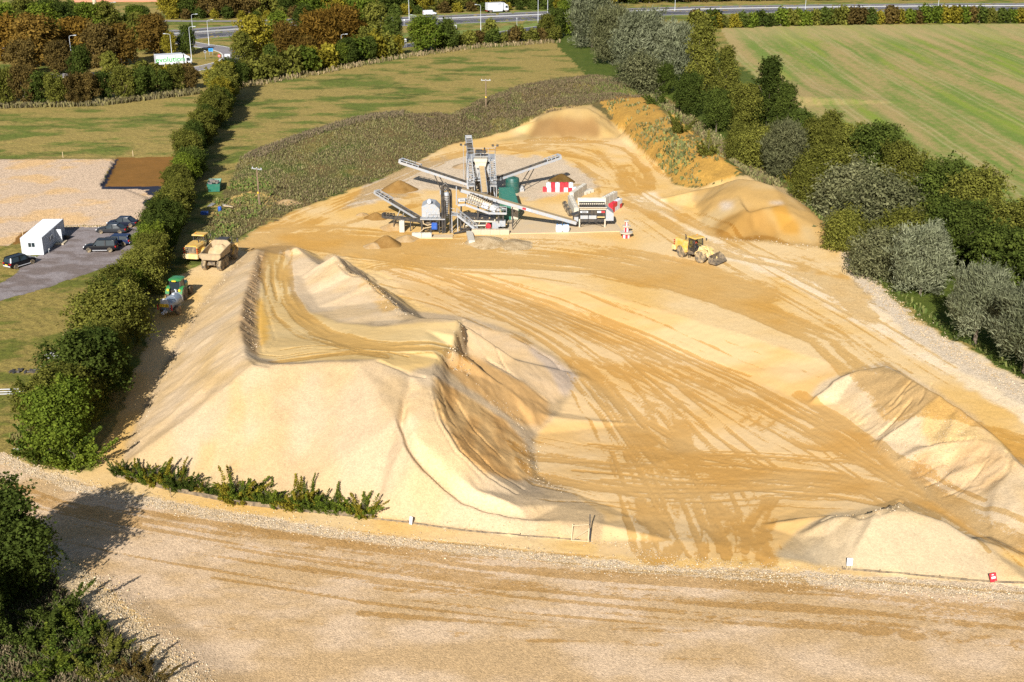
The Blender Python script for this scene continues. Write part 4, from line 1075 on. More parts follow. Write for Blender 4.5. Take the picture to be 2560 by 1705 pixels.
for i, (x, y, m, h) in enumerate([(210, 1580, 'scrub', 1.9), (270, 1625, 'olive', 1.5), (330, 1680, 'brown', 1.6), (150, 1545, 'dark', 2.2), (190, 1660, 'dark', 2.0), (90, 1600, 'dark', 2.4), (250, 1690, 'olive', 1.7), (380, 1710, 'brown', 1.4), (130, 1680, 'scrub', 2.2)]):
    plant(G(x, y), 'shrub', m, h, f'{ordw(i + 1)} {CW[m]} bramble clump in the rough corner at the bottom left', 'bush', 'bramble clumps', 1.3)

# ---------------------------------------------------------------- right hand tree belt
spec = [  # picture foot x, y, kind, leaves, height, label
 (1480, 118, 'willow', 'silver', 15, 'tallest silver willow, at the head of the belt beside the meadow corner', 1.0),
 (1530, 160, 'willow', 'grey', 14, 'grey green willow with bare pale stems beside the tallest one', .95),
 (1600, 195, 'willow', 'silver', 15, 'broad silver willow over the brown bank end', 1.05),
 (1680, 200, 'willow', 'silver', 13, 'pale willow behind the broad silver one, next to the arable field', .9),
 (1600, 228, 'fluffy', 'grey', 7.0, 'low dark grey sallow bulging in front of the silver willows', 1.0),
 (1660, 238, 'broad', 'dark', 6.5, 'dark green sallow between silver willow and alder', .9),
 (1750, 235, 'upright', 'olive', 15.5, 'tall olive alder with windswept top beside the arable field corner', .95),
 (1810, 262, 'upright', 'olive', 12, 'olive alder just below the windswept one', 1.0),
 (1720, 290, 'broad', 'dark', 8.5, 'dark tree at the foot of the windswept alder', .9),
 (1790, 330, 'broad', 'dark', 8.0, 'dark tree above the orange bank', .9),
 (1860, 330, 'broad', 'olive', 9.0, 'olive tree behind the pointed dark alder', .9),
 (1915, 330, 'upright', 'dark', 14.0, 'pointed dark alder standing highest in the middle of the belt', 1.0),
 (1960, 350, 'upright', 'dark', 10.5, 'smaller dark alder under the pointed one', 1.0),
 (1850, 395, 'fluffy', 'olive', 5.2, 'olive bush above the right sand heap', .9),
 (1900, 420, 'fluffy', 'olive', 6.2, 'olive sallow left of the round blue grey willow', .9),
 (1955, 445, 'willow', 'grey', 8.8, 'round blue grey willow above the right sand heap', .95),
 (2030, 420, 'broad', 'olive', 8.0, 'olive tree right of the round blue grey willow', .95),
 (2070, 470, 'fluffy', 'olive', 6.0, 'spreading bronze thicket behind the yellow sapling', 1.2),
 (2130, 440, 'broad', 'olive', 8.5, 'olive tree on the field side above the thicket', .95),
 (2190, 465, 'broad', 'dark', 9.5, 'dark bushy tree at the field edge in the middle of the belt', 1.0),
 (2240, 490, 'broad', 'olive', 8.0, 'olive tree stepping down along the field edge', .95),
 (2130, 545, 'fluffy', 'grey', 7.0, 'big grey sallow dome with pale seed heads', 1.15),
 (2200, 590, 'fluffy', 'grey', 7.4, 'second grey sallow dome right of the big one', 1.15),
 (2110, 620, 'fluffy', 'olive', 4.6, 'low olive bush at the foot of the big sallow dome', .9),
 (2190, 690, 'fluffy', 'grey', 5.4, 'grey olive bush beside the pale track edge', .9),
 (2290, 545, 'broad', 'olive', 8.5, 'olive tree behind the grey sallow domes', .95),
 (2350, 570, 'broad', 'dark', 9.5, 'dark tree at the bend of the field edge', 1.0),
 (2420, 600, 'broad', 'olive', 9.5, 'tall olive tree nearest the bend of the field edge', 1.0),
 (2300, 735, 'willow', 'silver', 8.2, 'pale silver willow bush in front of the dark trees', .98),
 (2400, 690, 'broad', 'dark', 9.0, 'dark tree behind the pale silver willow', 1.0),
 (2340, 650, 'broad', 'dark', 8.0, 'dark tree between grey domes and silver willow', .9),
 (2480, 690, 'broad', 'olive', 9.0, 'olive tree on the field side near the picture edge', 1.0),
 (2540, 700, 'broad', 'olive', 9.5, 'olive tree at the right picture edge by the field', 1.0),
 (2490, 760, 'broad', 'dark', 9.0, 'dark tree behind the two standing willows', 1.0),
 (2570, 800, 'broad', 'dark', 9.5, 'dark tree at the right picture edge behind the last willow', 1.0),
 (2436, 862, 'pollard', 'silver', 8.6, 'silver willow on a bare trunk beside the haul road', .92),
 (2560, 932, 'pollard', 'silver', 9.2, 'last silver willow on a bare trunk at the right picture edge', .95),
 (2640, 900, 'broad', 'dark', 9.0, 'dark tree outside the right picture edge', 1.0),
 (2680, 1000, 'willow', 'silver', 9.0, 'silver willow beyond the right picture edge', .95),
 (1975, 455, 'shrub', 'yellow', 2.6, 'small yellow sapling above the right sand heap', .6),
 (2250, 650, 'fluffy', 'olive', 6.0, 'olive thicket filling the gap beside the grey domes', 1.0),
 (2030, 500, 'fluffy', 'olive', 4.6, 'low olive thicket behind the right sand heap', 1.0),
 (1640, 260, 'shrub', 'dark', 3.4, 'dark bush at the end of the brown weedy bank', 1.0),
 (1700, 330, 'shrub', 'olive', 3.4, 'olive bush behind the orange bank', 1.0),
 (1770, 385, 'shrub', 'olive', 3.4, 'olive bush above the lower end of the orange bank', 1.0),
 (1990, 395, 'broad', 'dark', 8.0, 'dark tree right of the smaller dark alder', .9),
 (2070, 390, 'broad', 'olive', 7.5, 'olive tree along the field edge above the thicket', .9),
]
for x, y, k, m, h, lab, wx in spec:
    plant(G(x, y), k, m, h * 1.08, lab, 'shrub' if k in ('fluffy', 'shrub') else 'tree', 'trees of the right hand belt', wx)

# ---------------------------------------------------------------- hedge between arable field and motorway
hg = along([(1740, 72), (1900, 66), (2100, 61), (2350, 58), (2760, 56)], 3.6, .8)
for i, p in enumerate(hg):
    m = rnd.choice(['olive', 'dark', 'yellow', 'olive', 'brown', 'bright'])
    plant(p, 'farbush', m, rnd.uniform(4.0, 5.8), f'{ordw(i + 1)} {CW[m]} bush from the left in the hedge beside the motorway', 'bush', 'motorway hedge bushes', .95)

# ---------------------------------------------------------------- hedge and woods behind the meadows
fr = along([(-60, 262), (120, 262), (260, 254), (380, 240), (500, 224)], 3.7, 2.0)
for i, p in enumerate(fr):
    m = rnd.choice(['dark', 'olive', 'dark', 'olive', 'bright', 'brown'])
    plant(p, 'far', m, (9.2 - 3.4 * i / len(fr)) * rnd.uniform(.85, 1.12), f'{ordw(i + 1)} tree from the left in the hedge behind the gravel pad meadow, {CW[m]}', 'tree', 'trees behind the left meadow', .88)
fr = along([(610, 208), (700, 190), (800, 172), (900, 152), (1000, 136)], 4.2, 1.6)
for i, p in enumerate(fr):
    m = rnd.choice(['dark', 'olive', 'scrub', 'yellow', 'dark', 'scrub'])
    plant(p, 'farbush' if i % 3 else 'far', m, rnd.uniform(4.5, 6.5), f'{ordw(i + 1)} {CW[m]} bush from the left along the top edge of the large meadow', 'bush', 'bushes along the large meadow', 1.0)
fr = along([(1100, 118), (1200, 110), (1300, 104), (1400, 98)], 3.2, 2.0)
for i, p in enumerate(fr):
    m = rnd.choice(['olive', 'brown', 'dark', 'olive'])
    plant(p, 'farbush', m, rnd.uniform(2.6, 4.6), f'{ordw(i + 1)} {CW[m]} bush from the left below the green motorway verge', 'bush', 'bushes below the verge', 1.0)
one = [(1062, 128, 'far', 'bright', 10.0, 'round fresh green tree standing alone before the motorway', 1.2), (1120, 122, 'far', 'dark', 8.5, 'dark tree touching the round fresh green one', .9),
       (940, 108, 'far', 'olive', 11.5, 'tall olive tree left of the round fresh green one', 1.0), (985, 112, 'far', 'dark', 9.0, 'dark tree left of the round fresh green one', .8),
       (1225, 96, 'farbush', 'olive', 5.8, 'slim bush beside the lamp post on the verge', .8), (1390, 92, 'far', 'dark', 9.0, 'dark tree at the corner left of the silver willows', .9), (1425, 88, 'far', 'bright', 11.5, 'green tree left of the tallest silver willow', 1.0), (1365, 96, 'far', 'olive', 7.5, 'olive tree in front of the white car', .9),
       (1780, 70, 'farbush', 'dark', 6.0, 'dark bush at the start of the motorway hedge', 1.0), (1740, 64, 'farbush', 'brown', 5.0, 'brown bush right of the silver willows', 1.0),
       (800, 130, 'farfeather', 'orange', 11.5, 'feathery orange willow clump in the middle of the roadside wood', 1.35), (860, 118, 'farfeather', 'orange', 12.0, 'feathery golden willow clump right of the orange one', 1.3), (720, 150, 'farfeather', 'rust', 10.0, 'feathery rusty willow clump left of the orange one', 1.2),
       (770, 158, 'farfeather', 'rust', 7.0, 'low rusty clump in front of the orange willow', 1.1),
       (640, 150, 'far', 'yellow', 12.0, 'yellowing tree above the slip road bend', 1.1), (610, 165, 'far', 'olive', 9.0, 'olive tree beside the slip road bend', .9), (700, 112, 'far', 'bright', 9.5, 'green tree behind the rusty willow clump', 1.1), (680, 180, 'far', 'dark', 7.0, 'dark tree below the yellowing tree', .9), (870, 160, 'far', 'dark', 7.0, 'dark tree at the lower edge of the orange clumps', .9), (920, 140, 'far', 'olive', 8.0, 'olive tree at the right end of the orange clumps', .9),
       (900, 88, 'far', 'bright', 12.0, 'tall green tree beside the motorway van', 1.1), (760, 85, 'far', 'dark', 9.0, 'dark tree behind the feathery willows', 1.0), (830, 82, 'far', 'bright', 9.0, 'green tree behind the golden willow clump', 1.0),
       (100, 165, 'far', 'rust', 13.5, 'largest rusty brown tree in the left wood', 1.25), (20, 150, 'far', 'orange', 12.0, 'orange tree at the left picture edge', 1.1), (200, 150, 'far', 'orange', 11.5, 'orange tree right of the largest rusty one', 1.1), (255, 170, 'far', 'brown', 11.5, 'brown tree behind the tall lamp post', 1.0), (305, 165, 'far', 'rust', 11.0, 'rusty tree left of the white lorry', 1.05), (385, 135, 'far', 'rust', 11.0, 'rusty tree above the white lorry', 1.05),
       (150, 185, 'far', 'brown', 8.5, 'low brown tree under the largest rusty one', 1.0), (60, 190, 'far', 'brown', 9.0, 'low brown tree near the left picture edge', 1.0), (345, 120, 'far', 'olive', 10.0, 'olive tree between the two rusty ones', .9), (425, 140, 'far', 'yellow', 6.5, 'yellow tree beside the white lorry roof', .8), (470, 135, 'far', 'dark', 8.0, 'dark tree in front of the slip road', .8), (340, 85, 'far', 'bright', 9.0, 'bright tree left of the motorway gap', 1.0), (270, 95, 'far', 'olive', 11.0, 'olive tree behind the orange ones', 1.0),
       (400, 112, 'far', 'brown', 9.0, 'brown tree at the left end of the motorway gap', .9), (205, 195, 'far', 'dark', 8.0, 'dark tree in front of the tall lamp post', .9), (280, 200, 'far', 'olive', 7.0, 'olive tree in front of the side road', .8)]
one += [(392, 197, 'farbush', 'olive', 3.6, 'olive bush below the rear end of the lettered lorry', 1.1), (420, 198, 'farbush', 'yellow', 3.4, 'yellow bush below the middle of the lettered lorry', 1.1), (448, 197, 'farbush', 'olive', 3.6, 'olive bush below the cab of the lettered lorry', 1.1), (472, 200, 'farbush', 'brown', 4.2, 'brown bush right of the lettered lorry', 1.0), (360, 200, 'farbush', 'olive', 4.4, 'olive bush left of the lettered lorry', 1.1)]
for x, y, k, m, h, lab, wx in one:
    plant(W(x, y, 0), k, m, h, lab, 'bush' if k == 'farbush' else 'tree', 'trees of the roadside woods', wx)
# dark wood on the far left, behind the orange trees
k_ = 0
for x, y in [(10, 112), (60, 108), (110, 112), (160, 106), (215, 98), (250, 92), (20, 86), (75, 84), (130, 80), (185, 82), (235, 78), (290, 76), (350, 70)]:
    k_ += 1; m = rnd.choice(['dark', 'bright', 'olive', 'dark'])
    plant(W(x + rnd.uniform(-8, 8), y, 0), 'far', m, rnd.uniform(9, 12.5) if x < 230 else rnd.uniform(6, 8), f'{ordw(k_)} {CW[m]} tree in the dark wood at the top left', 'tree', 'dark wood at the top left', 1.15)
# wood on the far side of the motorway
fw = along([(420, 46), (520, 44), (640, 44), (800, 42), (1000, 34), (1200, 24), (1400, 17), (1650, 8), (2000, 2), (2500, 0), (2800, 0)], 7.5, 2.0)
for i, p in enumerate(fw):
    m = rnd.choice(['dark', 'olive', 'dark', 'bright', 'olive', 'brown', 'yellow'])
    plant((p[0], p[1] + 4), 'far', m, rnd.uniform(8.5, 12), f'{ordw(i + 1)} tree from the left on the far side of the motorway, {CW[m]}', 'tree', 'trees beyond the motorway', 1.15)
for i, p in enumerate(fw[::2]):
    m = rnd.choice(['dark', 'dark', 'olive'])
    plant((p[0] + 3, p[1] + 15), 'far', m, rnd.uniform(11, 14), f'{ordw(i + 1)} tall {CW[m]} tree of the back row beyond the motorway', 'tree', 'back row beyond the motorway', 1.5)
for i, p in enumerate(along([(430, 48), (640, 47), (850, 45), (1000, 38), (1200, 29), (1400, 22)], 5.0, .8)):
    m = rnd.choice(['olive', 'dark', 'yellow', 'brown'])
    plant((p[0], p[1] + 1.5), 'farbush', m, rnd.uniform(2.5, 4), f'{ordw(i + 1)} {CW[m]} bush from the left at the far motorway edge', 'bush', 'bushes at the far motorway edge', 1.1)

# ---------------------------------------------------------------- weeds: uncountable stems on the banks and rough ground
rs = np.random.RandomState(77)
def scatter(poly, n, hgt, wdt, cols, clump=None, lean=.35, bright=1.0):
    xs = [p[0] for p in poly]; ys = [p[1] for p in poly]
    P = []
    pts = [W(x, y, 1) for x, y in poly]
    bx = (min(p.x for p in pts) - 4, max(p.x for p in pts) + 4); by = (min(p.y for p in pts) - 6, max(p.y for p in pts) + 6)
    X = rs.uniform(bx[0], bx[1], n * 6); Y = rs.uniform(by[0], by[1], n * 6); Z = hz(X, Y)
    px, py, d = project(X, Y, Z); m = inpoly(poly, px, py)
    if clump: m &= fbm(X / clump[0], Y / clump[0], 3, clump[2]) > clump[1]
    X, Y, Z = X[m][:n], Y[m][:n], Z[m][:n]
    k = len(X)
    up = np.stack([rs.normal(size=k) * lean, rs.normal(size=k) * lean, np.ones(k)], 1); up /= np.linalg.norm(up, axis=1, keepdims=True)
    h = hgt * (.5 + .8 * rs.rand(k, 1))
    nr = rs.normal(size=(k, 3)); nr[:, 1] -= .6; nr -= up * np.sum(nr * up, 1, keepdims=True); nr /= np.linalg.norm(nr, axis=1, keepdims=True)
    t = np.cross(nr, up)
    b = np.stack([X, Y, Z - .05], 1)
    w_ = wdt * (.6 + .8 * rs.rand(k, 1))
    V = np.stack([b - t * w_ * .3, b + t * w_ * .3, b + up * h + t * w_ * .5, b + up * h * .9 - t * w_ * .5], 1)
    cs = np.array([cols[i] for i in rs.randint(0, len(cols), k)]) * (.6 + .7 * rs.rand(k, 1)) * bright
    return V, cs
parts = []
bank = [(600, 396), (640, 374), (760, 330), (860, 300), (930, 284), (1010, 276), (1080, 294), (1130, 284), (1200, 250), (1300, 216), (1400, 194), (1480, 190), (1560, 196), (1640, 226), (1560, 240), (1500, 250), (1480, 262), (1380, 268), (1330, 296), (1270, 328), (1200, 345), (1130, 357), (1060, 392), (1000, 426), (880, 472), (740, 524), (650, 564), (560, 615), (520, 640), (500, 590), (560, 500)]
DK = [(.125, .092, .050), (.10, .074, .040), (.150, .112, .062)]; OL = [(.145, .130, .050), (.108, .114, .038), (.175, .152, .062), (.195, .17, .075)]
parts.append(scatter(bank, 32000, .5, .10, DK + OL, (8, .47, 5)))
parts.append(scatter(bank, 34000, .36, .13, OL))
crest = [(600, 398), (640, 376), (760, 332), (860, 302), (930, 286), (1010, 278), (1010, 292), (930, 302), (860, 318), (760, 350), (650, 396)]
parts.append(scatter(crest, 6000, .6, .12, [(.155, .118, .072), (.125, .098, .058)], None, .15))
parts.append(scatter([(1010, 290), (1130, 280), (1300, 214), (1480, 188), (1600, 205), (1640, 240), (1500, 255), (1330, 290), (1200, 335), (1080, 350)], 30000, .6, .11, DK, (7, .44, 9)))
ob = [(1515, 255), (1560, 245), (1620, 258), (1700, 310), (1790, 380), (1840, 425), (1850, 446), (1760, 466), (1700, 458), (1640, 415), (1575, 340), (1525, 290)]
parts.append(scatter(ob, 1800, .55, .3, OL + [(.11, .12, .04)], (4, .50, 15)))
parts.append(scatter([(1600, 300), (1680, 320), (1740, 400), (1690, 440), (1630, 390)], 700, .7, .35, [(.09, .10, .035), (.16, .16, .05)], (5, .48, 18)))
parts.append(scatter([(1620, 225), (1720, 285), (1880, 405), (1960, 470), (1900, 462), (1790, 375), (1700, 300), (1620, 245)], 4500, .8, .25, OL + DK[:1]))
bram = [(-150, 1290), (40, 1330), (120, 1420), (165, 1490), (250, 1545), (330, 1620), (390, 1690), (430, 1760), (-150, 1800)]
parts.append(scatter(bram, 26000, .5, .06, [(.17, .13, .075), (.12, .09, .05), (.20, .16, .09)], (1.6, .52, 44), .8))
parts.append(scatter(bram, 16000, .42, .11, [(.10, .085, .04), (.06, .07, .02), (.05, .075, .018), (.09, .105, .03), (.07, .06, .03)], None, .8))
parts.append(scatter([(560, 218), (640, 206), (800, 178), (1000, 140), (1200, 114), (1400, 102), (1400, 108), (1200, 121), (1000, 148), (800, 187), (640, 216), (560, 228)], 3000, 1.0, .35, [(.24, .18, .10), (.16, .13, .06)], None, .15))
parts.append(scatter([(-60, 265), (250, 256), (500, 226), (500, 236), (250, 266), (-60, 274)], 2500, 1.0, .35, [(.15, .13, .05), (.12, .10, .05)], None, .15))
parts.append(scatter([(530, 470), (640, 440), (700, 470), (640, 545), (540, 600)], 2500, .5, .25, [(.10, .14, .03), (.17, .15, .05)], (4, .5, 25)))
parts.append(scatter([(140, 1060), (250, 880), (330, 740), (230, 720), (120, 900), (20, 1100), (100, 1150)], 9000, .45, .14, [(.12, .12, .03), (.17, .14, .05), (.09, .11, .025)], (4, .48, 28)))
parts.append(scatter([(1480, 205), (1600, 235), (1700, 300), (1960, 460), (2090, 590), (2200, 710), (2330, 810), (2560, 945), (2560, 925), (2330, 790), (2200, 690), (1960, 440), (1700, 280), (1600, 222)], 6000, .6, .25, [(.08, .11, .025), (.13, .14, .04)], None, .4))
V = np.concatenate([p[0] for p in parts]); cs = np.concatenate([p[1] for p in parts]); n = len(V)
me = bpy.data.meshes.new('weeds')
me.vertices.add(n * 4); me.vertices.foreach_set('co', V.astype(np.float32).reshape(-1))
me.loops.add(n * 4); me.loops.foreach_set('vertex_index', np.arange(n * 4, dtype=np.int32))
me.polygons.add(n); me.polygons.foreach_set('loop_start', np.arange(0, n * 4, 4, dtype=np.int32))
me.update(calc_edges=True)
leafattr(me, cs)
wm, wt, wn, wl = newmat('weed_stalks')
wb = wn['Principled BSDF']; wb.inputs['Roughness'].default_value = .95; wb.inputs['Specular IOR Level'].default_value = .1
wa = nd(wn, 'ShaderNodeAttribute', attribute_name='leaf'); wl.new(wa.outputs['Color'], wb.inputs['Base Color'])
me.materials.append(wm)
o = bpy.data.objects.new('weeds', me); COL.objects.link(o); o['kind'] = 'stuff'
# ---------------------------------------------------------------- vehicles (local axes: x right, y forward, z up)
def wheel_parts(root, x, y, r, w, tyre='rubber', rim='alloy', name='wheel', steer=0, lug=False, rimf=.6):
    e = bpy.data.objects.new(name, None); COL.objects.link(e); e.parent = root; e.location = (x, y, r); e.rotation_euler = (0, 0, steer)
    s = 1 if x > 0 else -1
    b = MB(); h = w / 2; k = r * rimf
    b.lathe([(k, -h * .9), (r * .88, -h), (r * .985, -h * .72), (r, -h * .3), (r, h * .3), (r * .985, h * .72), (r * .88, h), (k, h * .9)], 22, 'x')
    if lug:
        for i in range(18):
            a = 2 * PI * i / 18
            for sd in (-1, 1):
                p0 = Vector((sd * h * .95, math.cos(a) * r * .99, math.sin(a) * r * .99)); p1 = Vector((sd * h * .08, math.cos(a + .16) * r * 1.015, math.sin(a + .16) * r * 1.015))
                b.bar(p0, p1, r * .06)
    b.build('tyre', M[tyre], e, True)
    b = MB()
    b.lathe([(k * 1.01, -h * .86), (k * .86, -h * .72), (k * .80, -h * .1), (k * .80, h * .1), (k * .86, h * .72), (k * 1.01, h * .86)], 18, 'x')
    b.lathe([(k * .28, s * h * .1), (k * .28, s * h * .62), (k * .1, s * h * .7), (.01, s * h * .7)], 10, 'x')
    for i in range(5):
        a = 2 * PI * i / 5
        b.bar((s * h * .52, 0, 0), (s * h * .56, math.cos(a) * k * .86, math.sin(a) * k * .86), k * .2, h * .2)
    b.build('rim', M[rim], e, True)
    return e
def body_ring(y, zb, zt, w, tuck=.1, shoulder=.94):
    """half rounded cross section of a car body at station y"""
    m = zb + (zt - zb) * .55
    R_ = [(.0, zb), (w * .86, zb), (w * .98, zb + tuck), (w, m), (w * shoulder, zt - .05), (w * .82, zt), (0, zt + .03)]
    pts = [(x, y, z) for x, z in R_] + [(-x, y, z) for x, z in reversed(R_[1:-1])]
    return pts
def glass_ring(y, zb, zt, wb, wt):
    return [(-wb, y, zb), (wb, y, zb), (wt, y, zt), (-wt, y, zt)]
def car(p, rz, label, paintm, L=4.5, Wd=1.82, H=1.42, style='saloon', group='parked cars'):
    t = thing('car', p, rz, label, 'car', group)
    w = Wd / 2; f = L / 2
    suv = style in ('suv', 'pickup')
    zb = .34 if suv else .2; belt = 1.05 if suv else .88; hood = (1.0 if suv else .78); H = H
    st_ = [(-f, zb + .2, belt - .22, w * .80), (-f + .12, zb + .04, belt - .06, w * .93), (-f + .6, zb, belt, w), (-.2, zb, belt, w), (f - 1.25, zb, belt - .02, w), (f - .75, zb, hood + .02, w * .98), (f - .22, zb + .04, hood - .1, w * .92), (f, zb + .18, hood - .28, w * .74)]
    b = MB().loft([body_ring(*s) for s in st_]); b.build('body', M[paintm], t, True)
    rf, rr = (f - 2.0, -f + 1.35) if style == 'saloon' else (f - 1.75, -f + .38)
    base_f, base_r = f - 1.2, (-f + .62 if style == 'saloon' else -f + .12)
    if style == 'pickup': rf, rr, base_f, base_r = f - 2.05, -f + .2, f - 1.45, -f + .1
    gl_ = MB().loft([glass_ring(base_r, belt - .05, belt + .02, w * .86, w * .84), glass_ring(rr, belt - .05, H - .03, w * .9, w * .68), glass_ring((rf + rr) / 2, belt - .05, H - .01, w * .93, w * .72), glass_ring(rf, belt - .05, H - .03, w * .92, w * .68), glass_ring(base_f, belt - .05, belt, w * .86, w * .82)])
    gl_.build('window', M['glass'], t)
    b = MB()
    b.loft([[(x * k, y, z) for x, z in ((-w * .70, H - .06), (w * .70, H - .06), (w * .66, H + .02), (0, H + .04), (-w * .66, H + .02))] for y, k in ((rr - .08, .93), (rr + .2, 1), ((rf + rr) / 2, 1.03), (rf - .15, 1), (rf + .06, .94))])
    for s in (-1, 1):                                      # pillars
        b.bar((s * w * .69, rf + .02, H - .03), (s * w * .86, base_f + .02, belt - .02), .09)
        b.bar((s * w * .73, (rf + rr) / 2 + .1, H - .03), (s * w * .945, (rf + rr) / 2, belt - .02), .10)
        b.bar((s * w * .69, rr, H - .03), (s * w * .88, base_r + .05, belt - .02), .14)
        if suv: b.box(s * w * .70 - .03, s * w * .70 + .03, rr, rf, H + .0, H + .07)
    if style == 'pickup':                                  # solid load-bed canopy panels between side panes
        for s in (-1, 1): b.bar((s * w * .73, rr + 1.35, H - .03), (s * w * .93, rr + 1.35, belt - .02), .22)
    b.build('roof', M[paintm], t, True)
    for s in (-1, 1):
        MB().box(s * w * .62 - .2, s * w * .62 + .2, f - .26, f - .06, hood - .27, hood - .12, .03).build('headlight', M['lampwhite'], t)
        MB().box(s * w * .70 - .2, s * w * .70 + .2, -f + .01, -f + .22, belt - .32, belt - .1, .03).build('tail_light', M['lampred'], t)
        MB().box(s * (w + .02) - .09, s * (w + .02) + .09, base_f - .5, base_f - .36, belt, belt + .14, .03).build('mirror', M[paintm], t)
    MB().box(-.26, .26, -f - .01, -f + .1, belt - .40, belt - .29).build('number_plate', M['plate'], t)
    b = MB().box(-w * .8, w * .8, -f - .03, -f + .25, zb + .1, zb + .26, .03); b.box(-w * .78, w * .78, f - .25, f - .02, zb + .06, zb + .22, .03)
    b.build('bumper', M['alloy' if style == 'suv' else paintm], t)
    wr = .38 if suv else .33
    for y in (f - .88, -f + .92):
        for s in (-1, 1): wheel_parts(t, s * (w - .1), y, wr, .24, rimf=.72)
    if suv:
        b = MB()
        for s in (-1, 1): b.bar((s * (w + .02), -1.1, .36), (s * (w + .02), 1.0, .36), .12, .06)
        b.build('side_step', M['alloy'], t)
    return t
def heading(a, b):
    d = b - a
    return math.atan2(-d.x, d.y)
LW = R(90)                                           # facing west
a = W(272, 633); car((a.x - 1.2, a.y + .4, HZ(a.x, a.y)), LW + R(3), 'black pickup with hard canopy and silver side step, front of the row by the hedge', 'black_car', 4.85, 1.82, 1.78, 'pickup')
a = W(310, 616); car((a.x - 1.0, a.y, HZ(a.x, a.y)), LW - R(4), 'dark blue hatchback half hidden behind the black pickup', 'navy_blue', 4.5, 1.84, 1.5, 'suv')
a = W(282, 588); car((a.x, a.y, HZ(a.x, a.y)), LW - R(1), 'dark grey coupe with shiny flank parked behind the blue hatchback', 'grey_car', 4.7, 1.86, 1.38, 'saloon')
a = W(309, 572); car((a.x, a.y, HZ(a.x, a.y)), LW - R(3), 'black saloon at the back of the row beside the gravel pad', 'dark_navy', 4.8, 1.84, 1.44, 'saloon')
a = W(52, 668); car((a.x, a.y, HZ(a.x, a.y)), R(-32), 'black estate car with yellow rear plate parked alone in front of the white cabin', 'black_car', 4.5, 1.86, 1.66, 'suv')

